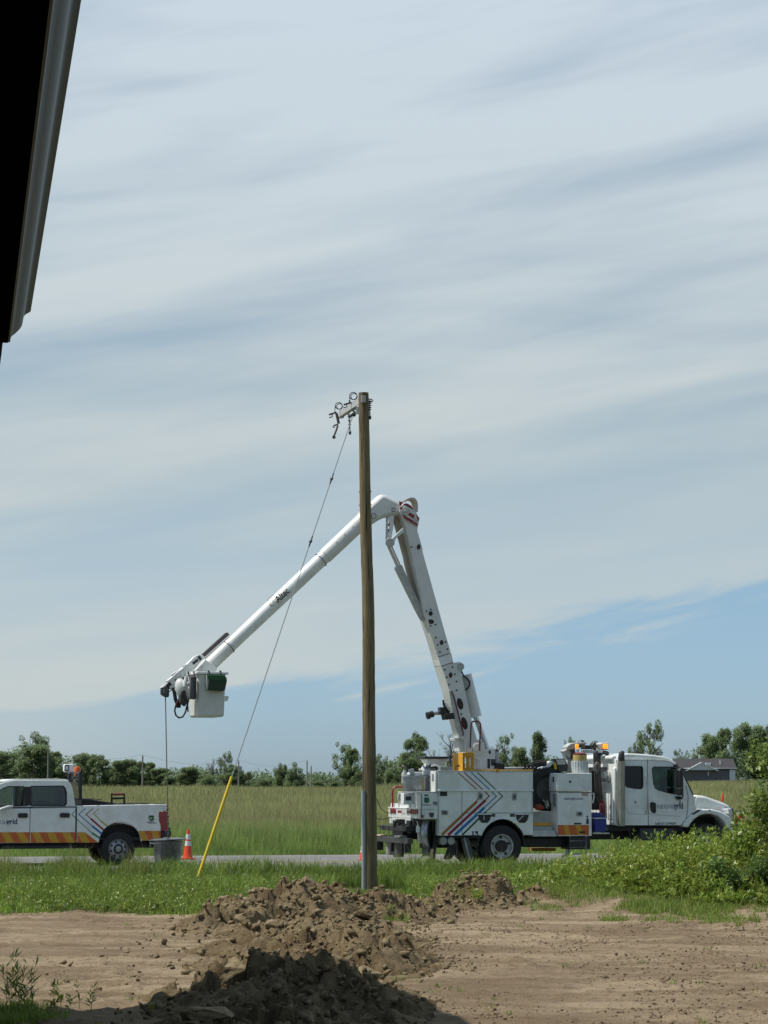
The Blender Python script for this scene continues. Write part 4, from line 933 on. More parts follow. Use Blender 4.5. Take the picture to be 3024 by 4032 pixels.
# ------------------------------------------------------------------ cones, hanging tub, winch line
def cone(px, py, D, hpx, label):
    p = W(px, py, D); s = hpx / FPX * D / 0.75
    r = thing('traffic_cone', label, 'traffic cone', (p.x, p.y, p.z), 0, 'orange traffic cones on the road')
    MB().lathe([(0.125, 0.03), (0.115, 0.08), (0.035, 0.73), (0.03, 0.75), (0.022, 0.75), (0.02, 0.7)], (0, 0, 0)).build('cone_body', orange, r)
    w = mat('cone_reflective', (0.62, 0.63, 0.64), 0.4) if 'cone_reflective' not in MATS else MATS['cone_reflective']
    f = lambda z: 0.115 - (z - 0.08) / 0.65 * 0.08 + 0.003
    for a, b in ((0.34, 0.46), (0.50, 0.63)): MB().lathe([(f(a) - .004, a), (f(a), a), (f(b), b), (f(b) - .004, b)], (0, 0, 0)).build('reflective_band', w, r)
    MB().prism(rrect(-0.19, -0.19, 0.19, 0.19, 0.03), 0, 0.035, fn=lambda p, y: Vector((p.x, p.z, y))).build('base', orange, r)
    r.scale = (s, s, s); return r
cone(740, 3384, 54.2, 116, 'orange cone with two white bands right of the hanging steel tub')
cone(1426, 3386, 56.0, 60 * 1.05, 'orange cone half hidden behind the wooden utility pole')
def tub():
    D = 52.6; bt = W(660, 3398, D); s = D / FPX; tubm = mat('tub_steel', (0.17, 0.18, 0.19), 0.32, 0.7, var=0.45, vscale=6); r = thing('steel_tub', 'grey galvanised tub with lid hanging on the winch line', 'tub', tuple(bt))
    Z = lambda py: (3398 - py) * s
    MB().lathe([(0.27, 0), (0.285, 0.0), (0.29, Z(3388)), (0.275, Z(3386)), (0.30, Z(3370)), (0.335, Z(3318)), (0.345, Z(3316)), (0.345, Z(3312)), (0.33, Z(3312)), (0.30, 0.05), (0.0, 0.03)], (0, 0, 0), seg=36).build('body', tubm, r)
    MB().lathe([(0.0, 0.045), (0.03, 0.045), (0.30, 0.03), (0.43, 0.012), (0.435, 0.0), (0.42, -0.012), (0.0, 0.0)], (0.0, 0, Z(3308)), seg=36, M=Matrix.Rotation(R(-2.5), 3, 'Y')).build('lid', tubm, r)
    a = lambda px, py, d=0: Vector(((px - 660) * s, d, (3398 - py) * s))
    MB().tube([a(592, 3312), a(591, 3318, -.05), a(598, 3321, -.2), a(620, 3321, -.32), a(644, 3316, -.36), a(650, 3312, -.34)], 0.012, 6).tube([a(593, 3318), a(590, 3336)], 0.01, 6).build('bail_handle', steel, r)
    MB().tube([a(660, 3300), a(664, 3284), a(665, 3262)], 0.03, 8).tube([a(657 + 6 * math.cos(t_), 3281 + 8 * math.sin(t_)) for t_ in np.linspace(0, 6.28, 13)[:-1]], 0.013, 6, close=True).build('lifting_eye', dsteel, r)
tub()

# ------------------------------------------------------------------ pickup
def wheel(parent, F, x, ys, r, w, rimr, side, seg=36, dual=False):
    """wheel > tyre, rim, hub around the local Y axis; side -1 is the near side"""
    z = r; y = ys
    h = MB().cyl((x, y - w * 0.45, z), (x, y + w * 0.45, z), rimr * 0.5, seg=20).build('wheel', chass, parent)
    t = MB().lathe([(rimr * 0.98, -w * .38), (rimr * 1.02, -w * .47), (r * 0.86, -w * .5), (r * 0.97, -w * .44), (r, -w * .3), (r, w * .3), (r * 0.97, w * .44), (r * 0.86, w * .5), (rimr * 1.02, w * .47), (rimr * .98, w * .38)], (x, y, z), 'Y', 44, cap=False).build('tyre', rubber, h)
    o = side * w
    if dual: prof = [(rimr * 1.0, o * .46), (rimr * .97, o * .49), (rimr * .93, o * .46), (rimr * .90, o * .2), (rimr * .86, o * .02), (rimr * .62, o * -.02), (rimr * .50, o * .02), (rimr * .48, o * .2), (rimr * .30, o * .26), (0.02, o * .28), (0.02, o * -.3), (rimr * .95, o * -.3)]
    else: prof = [(rimr * 1.0, o * .46), (rimr * .97, o * .48), (rimr * .91, o * .42), (rimr * .88, o * .25), (rimr * .60, o * .32), (rimr * .45, o * .40), (rimr * .25, o * .46), (0.02, o * .47), (0.02, o * -.3), (rimr * .95, o * -.3)]
    MB().lathe(prof, (x, y, z), 'Y', 36, cap=False).build('rim', rimm if dual else MATS['galvanised_steel'], h)
    b = MB(); n = 5 if dual else 8
    for k in range(n):
        a = math.tau * k / n + 0.3; q = rimr * .74; yy = y + (o * .035 if dual else o * .305)
        b.cyl((x + math.cos(a) * q, yy - 0.012, z + math.sin(a) * q), (x + math.cos(a) * q, yy + 0.012, z + math.sin(a) * q), rimr * .11, seg=12)
    b.build('rim_hole', black, h)
    yy = y + side * (w * .30 if dual else w * .475); MB().cyl((x, yy - .02, z), (x, yy + .012, z), rimr * (.26 if dual else .16), seg=18).build('hub_cap', chass if dual else steel, h)
    return h
def pickup():
    F = PF; r = thing('pickup_truck', 'white crew cab pickup with orange and yellow side band, at the left', 'pickup truck', tuple(F.O), YAW)
    def q(cx, cy): return (cx * .4822, 2880 + cy * .4822)
    Yn, Yf = -1.0, 1.0
    X = lambda cx, Y=Yn: F.T(*q(cx, 600), Y)[0]
    Z = lambda cy, cx=600, Y=Yn: F.T(*q(cx, cy), Y)[1]
    T = lambda L, Y=Yn: F.TT([q(*p) for p in L], Y)
    xfront = X(0) - 2.05
    # one body side: sill, arches, belt, hood
    fa = X(0) - 0.95                                  # front axle
    def archpts(x, z, rx, rz, k=14): return [(x + rx * math.cos(math.pi * i / k), z + rz * math.sin(math.pi * i / k)) for i in range(k + 1)]
    zs = Z(908); zb = Z(612); rax = X(985); zrail = Z(602)
    arch_r = [(a, b) for a, b in archpts(rax, zs, (X(1160) - X(815)) / 2, Z(742) - zs)]
    arch_f = [(a, b) for a, b in archpts(fa, zs, 0.56, 0.46)]
    tailx = X(1314)
    bed = [(X(627), zs)] + [(X(627), Z(606)), (X(1358), Z(596)), (X(1368), Z(618)), (X(1370), Z(652)), (X(1314), Z(655)), (X(1300), Z(672)), (X(1302), Z(730)), (X(1316), Z(770)), (X(1314), Z(893)), (X(1165), Z(893))] + arch_r
    for Y0, Y1, nm in ((Yn, Yn + .09, 'bed_side'), (Yf - .09, Yf, 'bed_side')):
        MB().prism(bed, Y0, Y1).build(nm, white, r, 0.02)
    MB().box(X(627), X(1350), Yn + .09, Yf - .09, 0.62, 0.68).build('bed_floor', chass, r)
    MB().box(X(1335), X(1366), Yn + .09, Yf - .09, 0.62, Z(602)).build('tailgate', white, r, 0.015)
    MB().box(X(632), X(640), Yn + .09, Yf - .09, 0.62, zrail).build('bulkhead', white, r)
    MB().prism([(X(632), Z(601)), (X(1350), Z(594)), (X(1350), Z(590)), (X(632), Z(597))], Yn + 0.02, Yn + 0.12).prism([(X(632), Z(601)), (X(1350), Z(594)), (X(1350), Z(590)), (X(632), Z(597))], Yf - 0.12, Yf - 0.02).build('bed_rail', black, r)
    tl = T([(1298, 655), (1368, 655), (1371, 700), (1370, 812), (1318, 812), (1316, 780), (1302, 728), (1298, 690)])
    for y0, y1 in ((Yn - .012, Yn + .16), (Yf - .16, Yf + .012)): MB().prism(tl, y0, y1).build('tail_light', tlred, r, 0.012)
    MB().prism(rrect(X(1316), Z(868), X(1404), Z(815), .04), Yn + .03, Yf - .03).build('rear_bumper', black, r, 0.02)
    # cab: lower side with hood
    zbelt = Z(616); zh = zbelt + 0.02
    side = [(X(620), zs), (X(620), zbelt), (X(-10), Z(628)), (X(0) - 0.55, zh - 0.02), (xfront + 0.12, zh - 0.16), (xfront, zh - 0.35), (xfront, zs + 0.15), (fa - 0.56, zs)] + [(2 * fa - a, b) for a, b in arch_f][1:-1] + [(fa + 0.56, zs)]
    side = [(X(620), zs), (X(620), zbelt), (X(-10), Z(628)), (X(0) - 0.55, zh - 0.02), (xfront + 0.12, zh - 0.16), (xfront, zh - 0.35), (xfront, zs + 0.15), (fa - 0.56, zs)] + [(fa - 0.56 * math.cos(math.pi * i / 14), zs + 0.46 * math.sin(math.pi * i / 14)) for i in range(1, 14)] + [(fa + 0.56, zs)]
    for y0, y1 in ((Yn, Yn + .12), (Yf - .12, Yf)): MB().prism(side, y0, y1).build('cab_side', white, r, 0.025)
    MB().prism([(X(0) - 0.4, zh), (xfront + .1, zh - .13), (xfront + .02, zh - .3), (xfront + .02, zs + .2), (xfront + .12, zs + .2), (xfront + .2, zh - .22), (X(0) - .4, zh - .08)], Yn + .12, Yf - .12).build('hood', white, r, 0.02)
    MB().box(xfront - .06, xfront, Yn + .05, Yf - .05, zs - .05, zs + .25).build('front_bumper', steel, r, 0.03)
    MB().box(xfront - .005, xfront + .02, Yn + .3, Yf - .3, zs + .28, zh - .38).build('grille', black, r)
    for s_ in (-1, 1): MB().box(xfront - .01, xfront + .02, s_ * .95 - .12 if s_ > 0 else -.95, s_ * .95 if s_ > 0 else -.83, zs + .3, zh - .4).build('headlight', lens, r)
    # greenhouse: side frames with window holes
    outer = [(617, 616), (604, 520), (590, 450), (575, 418), (548, 402), (470, 396), (120, 398), (40, 412), (0, 428), (-60, 470), (-150, 560), (-230, 625)]
    wR = [(290 - 35, 606), (290 - 35, 448), (515, 446), (533, 462), (543, 500), (543, 590), (532, 606)]
    wF = [(196, 606), (196, 450), (70, 450), (20, 470), (-40, 515), (-120, 580), (-150, 612)]
    for Y, y1 in ((Yn + .02, .07), (Yf - .07, .05)):
        MB().prism(T(outer), Y, Y + y1, holes=[T(wR), T(wF)]).build('window_frame', white, r, 0.012)
    bp = MB(); bp.prism(T([(200, 604), (200, 452), (252, 452), (252, 604)]), Yn + .012, Yn + .02).prism(T([(124, 604), (128, 452), (146, 452), (142, 604)]), Yn + .035, Yn + .05)
    bp.build('door_pillar', black, r)
    for Y in (Yn + .045, Yf - .045):
        MB().prism(T(wR), Y, Y + .006).build('side_window', glassmat('pickup_glass', (0.42, 0.52, 0.52), 0.05) if 'pickup_glass' not in MATS else MATS['pickup_glass'], r)
    MB().prism(T([(124, 606), (126, 450), (70, 450), (20, 470), (-40, 515), (-120, 580), (-150, 612)]), Yn + .045, Yn + .051).build('side_window', MATS['pickup_glass'], r)
    # dark frame line round the windows
    for w_ in (wR, wF): MB().tube([Vector((a, Yn + .018, b)) for a, b in T(w_)], 0.014, 5, close=True).build('window_seal', black, r)
    MB().prism(T([(560, 404), (470, 394), (120, 396), (30, 413), (30, 404), (110, 389), (460, 387), (530, 390), (566, 398)]), Yn + .06, Yf - .06).build('roof', white, r, 0.02)
    MB().prism(T([(617, 616), (604, 520), (578, 418), (570, 418), (595, 520), (606, 616)]), Yn + .07, Yf - .07, ).build('rear_cab_panel', white, r)
    MB().prism([(X(-235), zbelt), (X(30), Z(412)), (X(36), Z(415)), (X(-225), zbelt)], Yn + .1, Yf - .1).build('windscreen', MATS['pickup_glass'], r)
    for Y in (-.5, .45):
        for cx in (490, 190):
            MB().prism(T([(cx - 20, 640), (cx + 45, 640), (cx + 48, 540), (cx + 30, 478), (cx + 10, 480), (cx, 560)], 0), Y - .22, Y + .22).build('seat', seatm, r, 0.03)
    MB().prism(T([(290, 612), (300, 570), (330, 562), (400, 580), (440, 600)], 0), -.2, .2).build('console', seatm, r, 0.02)
    MB().box(X(-200), X(600), Yn + .12, Yf - .12, zs, zs + .05).build('cab_floor', chass, r)
    MB().box(X(-210), X(-110), Yn + .13, Yf - .13, zbelt - .25, zbelt - .02).build('dashboard', black, r)
    MB().box(xfront + .15, X(1300), -.55, .55, 0.42, 0.56).build('chassis', chass, r)
    MB().box(X(20), X(610), Yn - .06, Yn + .12, zs - .13, zs - .07).build('running_board', chass, r, 0.01)
    # door lines, handles
    for cx in (247, 627): MB().box(X(cx) - .006, X(cx) + .006, Yn - .004, Yn + .01, zs + .04 if cx == 247 else zs, zbelt).build('door_gap', black, r)
    MB().box(X(0), X(618), Yn - .008, Yn + .01, zbelt - .012, zbelt + .004).build('belt_trim', black, r)
    for a, b in ((148, 226), (490, 569)): MB().prism(rrect(X(a), Z(703), X(b), Z(666), .03), Yn - .05, Yn + .01).build('door_handle', black, r, 0.01)
    MB().prism(T([(102, 604), (60, 604), (0, 622), (-30, 640), (-10, 652), (60, 640), (90, 622)]), Yn - .32, Yn - .06).build('mirror', greyw, r, 0.02)
    MB().prism(T([(102, 404), (104, 388), (155, 388), (158, 402)], 0), -.1, .1).build('roof_antenna', white, r, 0.008)
    MB().cyl((X(430, 0), 0, Z(398, 430, 0)), (X(430, 0), 0, Z(384, 430, 0)), .012, seg=8).build('aerial', black, r)
    # wheels
    for x in (F.T(*q(968, 960), Yn)[0], fa):
        for s_, y in ((-1, Yn + .14), (1, Yf - .14)): wheel(r, F, x, y, 0.41, 0.27, 0.235, s_)
    for Y in (Yn + .1, Yf - .45): MB().prism([(p[0], p[1]) for p in archpts(rax, zs, .60, .44)] + [(p[0], p[1]) for p in reversed(archpts(rax, zs, .57, .41))], Y, Y + .35).build('wheel_well', chass, r)
    MB().prism([(p[0], p[1]) for p in archpts(rax, zs, .62, .45)], Yn + .32, Yn + .36).prism([(p[0], p[1]) for p in archpts(rax, zs, .62, .45)], Yf - .36, Yf - .32).build('wheel_liner', chass, r)
    # markings, each a thin decal standing proud of the paint
    def dec(nm, pts_, m, Y=Yn, t=.004): return MB().prism(T(pts_), Y - t, Y - .0008).build(nm, m, r)
    y0, y1 = 823, 908
    left, right = -60, 627
    xx = -178; alt = 0
    def clipband(a, b, xlo, xhi):
        # parallelogram leaning left at the top, clipped to the band between xlo and xhi
        P = [(a, y0), (b, y0), (b + 45, y1), (a + 45, y1)]
        def clip(P, f, g):
            o = []
            for i in range(len(P)):
                A, B = P[i], P[(i + 1) % len(P)]; fa_, fb_ = f(A), f(B)
                if fa_ >= 0: o.append(A)
                if fa_ * fb_ < 0: t_ = fa_ / (fa_ - fb_); o.append((A[0] + (B[0] - A[0]) * t_, A[1] + (B[1] - A[1]) * t_))
            return o
        P = clip(P, lambda p: p[0] - xlo, 0); P = clip(P, lambda p: xhi - p[0], 0) if P else P
        return P if P and len(P) > 2 else None
    while xx < 820:
        m = (ora2, yel2)[alt % 2]; nm = 'orange_chevron' if alt % 2 == 0 else 'yellow_chevron'
        for lo, hi in ((-700, 244), (250, 616), (630, 808)):
            P = clipband(xx, xx + 62, lo, hi)
            if hi == 808 and P: P = [(min(p[0], 692 + (p[1] - 823) * 1.35), p[1]) for p in P]
            if P and max(p[0] for p in P) - min(p[0] for p in P) > 3: dec(nm, P, m)
        xx += 62; alt += 1
    for k, (a, b, m) in enumerate(((1130, 1178, yel2), (1178, 1234, ora2), (1234, 1284, yel2), (1284, 1312, ora2))):
        dec('rear_chevron', [(a, 812), (b, 812), (min(b + 28, 1312), 891), (min(a + 34, 1311) if k else 1160, 891)], m)
    def stroke(P, w, m):
        # polyline of constant width in crop pixels
        for A, B, ww in zip(P, P[1:], w):
            dx, dy = B[0] - A[0], B[1] - A[1]; L = math.hypot(dx, dy); nx, ny = -dy / L * ww / 2, dx / L * ww / 2; ex, ey = dx / L * ww * .3, dy / L * ww * .3
            dec('side_stripe', [(A[0] + nx - ex, A[1] + ny - ey), (B[0] + nx + ex, B[1] + ny + ey), (B[0] - nx + ex, B[1] - ny + ey), (A[0] - nx - ex, A[1] - ny - ey)], m)
    stroke([(622, 636), (586, 678), (755, 832), (812, 870)], [5, 6, 16], green2)
    stroke([(697, 630), (642, 676), (757, 776), (826, 832)], [6, 7, 16], blue)
    stroke([(758, 630), (702, 678), (745, 716), (845, 803)], [6, 7, 15], crims)
    stroke([(806, 630), (763, 668), (828, 735), (872, 770)], [6, 7, 13], olive)
    # lettering
    ht = (Z(712) - Z(757))
    a = F.T(*q(-162, 757), Yn); b_ = F.T(*q(55, 757), Yn); c_ = F.T(*q(142, 757), Yn)
    text('lettering_light', 'national', ht * 1.38, r, slate, (a[0], Yn - .002, a[1]), -0.002, width=(b_[0] - a[0]) - .015)
    text('lettering_bold', 'grid', ht * 1.38, r, navy, (b_[0], Yn - .002, b_[1]), 0.004, width=c_[0] - b_[0])
    dec('shield_emblem', [(1214, 686), (1256, 686), (1260, 716), (1254, 726), (1236, 733), (1218, 726), (1213, 716)], dgreen)
    a = F.T(*q(1217, 718), Yn); text('emblem_number', '811', 0.075, r, mat('emblem_light', (0.35, 0.5, 0.2), .5), (a[0], Yn - .007, a[1]), 0.003, width=X(1254) - X(1217))
    a = F.T(*q(1198, 743), Yn); text('small_lettering', "Know what's below.", 0.035, r, slate, (a[0], Yn - .002, a[1]), 0.001, width=X(1262) - X(1198))
    a = F.T(*q(1208, 751), Yn); text('small_lettering', 'Call before you dig.', 0.035, r, slate, (a[0], Yn - .002, a[1]), 0.001, width=X(1277) - X(1208))
    # bed cover, headache rack with lamps
    MB().prism(T([(636, 615), (636, 545), (700, 552), (895, 582), (905, 596), (905, 612)], -.2), -.75, .75).build('tool_box', black, r, 0.02)
    MB().prism(T([(668, 545), (795, 551), (790, 556), (668, 552)], 0), -.7, .7).build('tool_box_lid', dsteel, r)
    b = MB()
    for Y in (-.85, .85):
        b.tube([F.P(*q(657, 560), -.85) + Vector((0, Y + .85, 0)), F.P(*q(655, 340), -.85) + Vector((0, Y + .85, 0))], .045, 10)
    p = F.P(*q(655, 342), -.85); b.tube([p, p + Vector((0, 1.7, 0))], .035, 8); b.build('headache_rack', black, r)
    b = MB(); p = F.P(*q(652, 350), -.85)
    for k in range(15): b.tube([p + Vector((0, .08 + k * .11, 0)), p + Vector((0, .08 + k * .11, -.62))], .006, 4)
    for k in range(7): b.tube([p + Vector((0, .05, -.08 * k - .05)), p + Vector((0, 1.65, -.08 * k - .05))], .006, 4)
    b.build('rack_mesh', dsteel, r)
    c = F.P(*q(560, 300), .45)
    h = MB().prism(rrect(c.x - .12, c.z - .10, c.x + .12, c.z + .10, .04), c.y - .12, c.y + .12).build('work_lamp', white, r, 0.02)
    MB().prism(rrect(c.x - .122, c.z - .08, c.x - .01, c.z + .08, .03), c.y - .13, c.y - .118).build('lamp_face', black, h)
    MB().prism(rrect(c.x - .10, c.z - .05, c.x - .03, c.z + .05, .02), c.y - .136, c.y - .131).build('lens', lens, h)
    MB().cyl((c.x, c.y, c.z - .14), (c.x + .02, c.y, c.z - .3), .035).build('lamp_stalk', dsteel, r)
    c = F.P(*q(630, 322), -.2)
    MB().lathe([(.02, -.11), (.07, -.11), (.07, -.04), (.082, -.03), (.08, .06), (.06, .10), (.0, .11)], tuple(c)).build('beacon', ambero, r)
    # roller frame on the bed
    b = MB(); A = [F.P(*q(*z_), -.7) for z_ in ((912, 594), (912, 512), (1015, 512), (1015, 592))]
    b.tube(A, .03, 8).tube([F.P(*q(912, 548), -.7), F.P(*q(1015, 544), -.7)], .025, 8); b.build('bed_hoop', black, r)
    MB().cyl(F.P(*q(928, 514), -.735), F.P(*q(1000, 513), -.735), .028).build('red_roller', dred, r)
    b = MB()
    for k in range(4): b.box(X(940 + 50 * k), X(975 + 50 * k), -.6, -.2, Z(600), Z(592))
    b.build('bed_load', dsteel, r)
    MB().box(X(1245), X(1330), Yn - .0, Yf, 0.50, 0.56).build('tow_frame', chass, r)
    return r
pickup()
# ------------------------------------------------------------------ bucket truck
def c1(x, y): return (1480 + x * .4822, 2880 + y * .4822)
def c2(x, y): return (2200 + x * .4967, 2860 + y * .4967)
def c8(x, y): return (1500 + x * .2712, 3000 + y * .2712)
def c6(x, y): return (1400 + x * .2712, 1900 + y * .2712)
def c7(x, y): return (1600 + x * .3014, 2500 + y * .3014)
def c4(x, y): return (560 + x * .2652, 2400 + y * .2652)
def c9(x, y): return (2080 + x * .2411, 2900 + y * .2411)
def truck():
    F = TF; r = thing('bucket_truck', 'white utility bucket truck with raised boom parked on the road', 'bucket truck', tuple(F.O), YAW)
    Yn, Yf = -1.22, 1.22
    def T(f, L, Y=Yn): return F.TT([f(*p) for p in L], Y)
    def X(px, Y=Yn): return F.T(px, 3150, Y)[0]
    def Z(py, px=2000, Y=Yn): return F.T(px, py, Y)[1]
    def P(f, x, y, Y): return F.P(*f(x, y), Y)
    def plate(nm, f, L, Y0, Y1, m, bev=0.0, par=None, holes=()):
        return MB().prism(T(f, L, Y0), Y0, Y1, holes=[T(f, h, Y0) for h in holes]).build(nm, m, par or r, bev)
    ph = lambda x, y: (x, y)
    # chassis
    b = MB(); b.box(X(1740), X(2880), -.45, -.37, .62, .88).box(X(1740), X(2880), .37, .45, .62, .88)
    for xx in (-1.2, -.3, .8, 2, 3.2, 4.6): b.box(xx, xx + .1, -.37, .37, .66, .84)
    b.build('chassis', chass, r)
    MB().cyl((0, -.95, .5), (0, .95, .5), .1).sphere((0, 0, .5), .24, (1, 1, 1)).build('rear_axle', chass, r)
    wb = F.T(2791, 3332, Yn)[0]
    MB().cyl((wb, -.95, .5), (wb, .95, .5), .07).build('front_axle', chass, r)
    MB().box(wb - .5, wb + .75, -.4, .4, .55, 1.15).build('engine', chass, r)
    for s_ in (-1, 1):
        wheel(r, F, 0, s_ * 1.07, .503, .26, .285, s_, dual=True); wheel(r, F, 0, s_ * .75, .503, .26, .285, s_, dual=True)
        wheel(r, F, wb, s_ * 1.06, .503, .27, .285, s_)
    # service body sides with wheel arch, near and far
    zb = Z(3292); cxa = 0.0; arcp = [(cxa + .60 * math.cos(R(a)), .50 + .66 * math.sin(R(a))) for a in np.linspace(23.5, 156.5, 18)]
    zb = arcp[0][1]; xl, xr = X(1724), X(2098.5); zt, zm = Z(3039), Z(3114)
    low = [(xl, zb), (xl, zm), (xr, zm), (xr, zb)] + arcp
    for nm, y0, y1 in (('body_side', Yn, Yn + .09), ('body_side', Yf - .09, Yf)): MB().prism(low, y0, y1).build(nm, white, r, 0.008)
    for y0, y1 in ((Yn + .09, Yn + .48), (Yf - .48, Yf - .09)):
        MB().box(xl + .01, -.62, y0, y1, zb + .01, zm).box(.62, xr - .01, y0, y1, zb + .01, zm).box(-.62, .62, y0, y1, 1.18, zm).build('cabinet_inner', white, r)
        MB().box(xl, xr, y0 - .105 if y0 < 0 else y0, y1 if y0 < 0 else y1 + .105, zm + .004, zt).build('top_locker', white, r, 0.012)
    MB().box(xl - .005, xr + .01, Yn - .03, Yn + .05, zm - .012, zm + .03).build('body_ridge', white, r, 0.008)
    MB().box(xl - .01, xr + .01, Yn - .02, Yn + .02, zt - .005, zt + .022).build('top_ridge', greyw, r, 0.005)
    MB().box(xl, xr, Yn + .48, Yf - .48, 1.12, 1.18).build('deck', greyw, r)
    b = MB()
    for k in range(16):
        a0, a1 = R(23 + 134 * k / 16), R(23 + 134 * (k + 1) / 16)
        q0 = (.60 * math.cos(a0), .50 + .66 * math.sin(a0)); q1 = (.60 * math.cos(a1), .50 + .66 * math.sin(a1))
        b.tube([(q0[0], Yn - .012, q0[1]), (q1[0], Yn - .012, q1[1])], .018, 6)
    b.build('arch_lip', white, r)
    b = MB()
    for k in range(14):
        a0, a1 = R(180 * k / 14), R(180 * (k + 1) / 14)
        b.prism([(.61 * math.cos(a0), .49 + .66 * math.sin(a0)), (.61 * math.cos(a1), .49 + .66 * math.sin(a1)), (.57 * math.cos(a1), .49 + .63 * math.sin(a1)), (.57 * math.cos(a0), .49 + .63 * math.sin(a0))], Yn + .1, Yn + .6)
    b.prism([(.60 * math.cos(R(a)), .49 + .66 * math.sin(R(a))) for a in np.linspace(5, 175, 18)], Yn + .55, Yn + .58)
    b.build('wheel_well', chass, r)
    # door seams: dark narrow gaps proud of the panel, plus handles
    def seam(x0, y0, x1, y1, w=.011, f=c1, m=black):
        A = P(f, x0, y0, Yn - .004); B = P(f, x1, y1, Yn - .004); MB().tube([A, B], w * .5, 5).build('door_gap', m, r)
    dk = mat('seam_grey', (0.10, 0.11, 0.11), .6)
    seam(703, 487, 703, 850, m=dk); seam(705, 666, 1278, 666, m=dk); seam(505, 487, 1283, 487, .014, m=dk); seam(512, 489, 512, 850, m=dk); seam(1276, 489, 1276, 665, m=dk); seam(700, 849, 868, 849, m=dk); seam(512, 330, 1283, 330, m=dk)
    def latch(x, y, w, h, f=c1, m=steel, n='door_handle'):
        p = P(f, x, y, Yn); o = MB().prism(rrect(p.x - w / 2, p.z - h / 2, p.x + w / 2, p.z + h / 2, min(w, h) * .25), Yn - .022, Yn + .005).build(n, m, r, .006)
        MB().prism(rrect(p.x - w * .28, p.z - h * .3, p.x + w * .28, p.z + h * .25, min(w, h) * .12), Yn - .028, Yn - .022).build('latch_recess', dsteel, o)
    latch(852, 528, .11, .16); latch(1130, 532, .11, .17); latch(560, 662, .17, .11); latch(163, 693, .16, .11, c2)
    def patch(nm, x0, y0, x1, y1, f, m, Y=Yn, t=.006): return plate(nm, f, [(x0, y0), (x1, y0), (x1, y1), (x0, y1)], Y - t, Y - .001, m)
    patch('vent_plate', 525, 487, 582, 527, c1, chass, t=.012)
    patch('data_plate', 935, 672, 975, 697, c1, dsteel); patch('data_plate', 1095, 672, 1136, 697, c1, dsteel)
    for x0 in (835, 1142):
        o = plate('chock_pocket', c1, [(x0, 680), (x0 + 108, 680), (x0 + 96, 724), (x0 + 76, 746), (x0 + 32, 746), (x0 + 10, 722)], Yn - .012, Yn - .001, black)
        plate('chock', c1, [(x0 + 44, 686), (x0 + 54, 686), (x0 + 52, 724), (x0 + 42, 724)] if x0 < 900 else [(x0 + 20, 722), (x0 + 60, 684), (x0 + 68, 690), (x0 + 28, 730)], Yn - .02, Yn - .013, steel, par=o)
        plate('pocket_lip', c1, [(x0 - 6, 672), (x0 + 112, 672), (x0 + 112, 679), (x0 - 6, 679)], Yn - .014, Yn - .001, white, par=o)
    # little warning pictograms above the sill
    plate('warning_decal', c1, [(782, 816), (806, 816), (800, 824), (796, 836), (806, 846), (782, 846), (790, 834), (786, 824)], Yn - .004, Yn - .0008, navy)
    plate('warning_decal', c1, [(812, 814), (834, 814), (834, 848), (826, 848), (822, 834), (816, 834), (810, 824)], Yn - .004, Yn - .0008, navy)
    # chevron stripes across the body
    def stroke(Pp, w, m, f=c1, Y=Yn, par=None, nm='side_stripe'):
        for A, B, ww in zip(Pp, Pp[1:], w):
            dx, dy = B[0] - A[0], B[1] - A[1]; L = math.hypot(dx, dy); nx, ny = -dy / L * ww / 2, dx / L * ww / 2; ex, ey = dx / L * ww * .25, dy / L * ww * .25
            MB().prism(T(f, [(A[0] + nx - ex, A[1] + ny - ey), (B[0] + nx + ex, B[1] + ny + ey), (B[0] - nx + ex, B[1] - ny + ey), (A[0] - nx - ex, A[1] - ny - ey)], Y), Y - .0035 - .0012 * len(MATS) / 1000, Y - .0008).build(nm, m, par or r)
    for col, xt, vx, vy, jx, jy, bx in ((brown, 672, 856, 506, 822, 574, 540), (crims, 724, 925, 527, 890, 566, 592), (blue, 780, 984, 530, 882, 626, 648), (dgreen, 832, 1034, 530, 894, 660, 708)):
        dx = (478 - 335) / (vy - 335); stroke([(xt, 337), (xt + (vx - xt) * dx, 476)], [8], col, Y=Yn - .016)
        d2 = (496 - 335) / (vy - 335)
        if vy > 500: stroke([(xt + (vx - xt) * d2, 494), (vx, vy), (jx, jy)], [8, 8], col)
        k = (846 - jy); wdt = 22 if col is not dgreen else 14
        stroke([(jx, jy), (jx + (bx - jx) * .995, 842)], [wdt], col)
    # step well between the two cabinets, reel of hose, orange bag
    MB().box(X(2099), X(2186), Yn + .02, Yn + .6, Z(3290), Z(3272)).build('step', greyw, r)
    plate('step_riser', c1, [(1285, 655), (1420, 655), (1425, 745), (1285, 745)], Yn + .30, Yn + .34, greyw)
    plate('step_tread', c1, [(1285, 745), (1440, 745), (1440, 769), (1285, 769)], Yn + .1, Yn + .32, yellow, .006)
    plate('step_riser', c1, [(1285, 769), (1440, 769), (1440, 838), (1285, 838)], Yn + .14, Yn + .18, greyw)
    plate('step', c1, [(1283, 838), (1475, 838), (1475, 858), (1283, 858)], Yn, Yn + .4, greyw, .006)
    for Y, rr, nm, m in ((-.55, .50, 'hose_reel', rubber), (-.60, .33, 'reel_hub', dsteel)):
        c = P(c1, 1388, 472, Y)
        if nm == 'hose_reel': MB().lathe([(.34, -.22), (.50, -.22), (.53, -.19), (.53, -.12), (.50, -.09), (.50, .1), (.53, .13), (.34, .16)], tuple(c), 'Y', 36, cap=False).build(nm, m, r)
        else: MB().lathe([(.0, -.1), (.28, -.1), (.32, -.14), (.34, -.1), (.34, .16), (0, .16)], tuple(c), 'Y', 32).build(nm, m, r)
    b = MB()
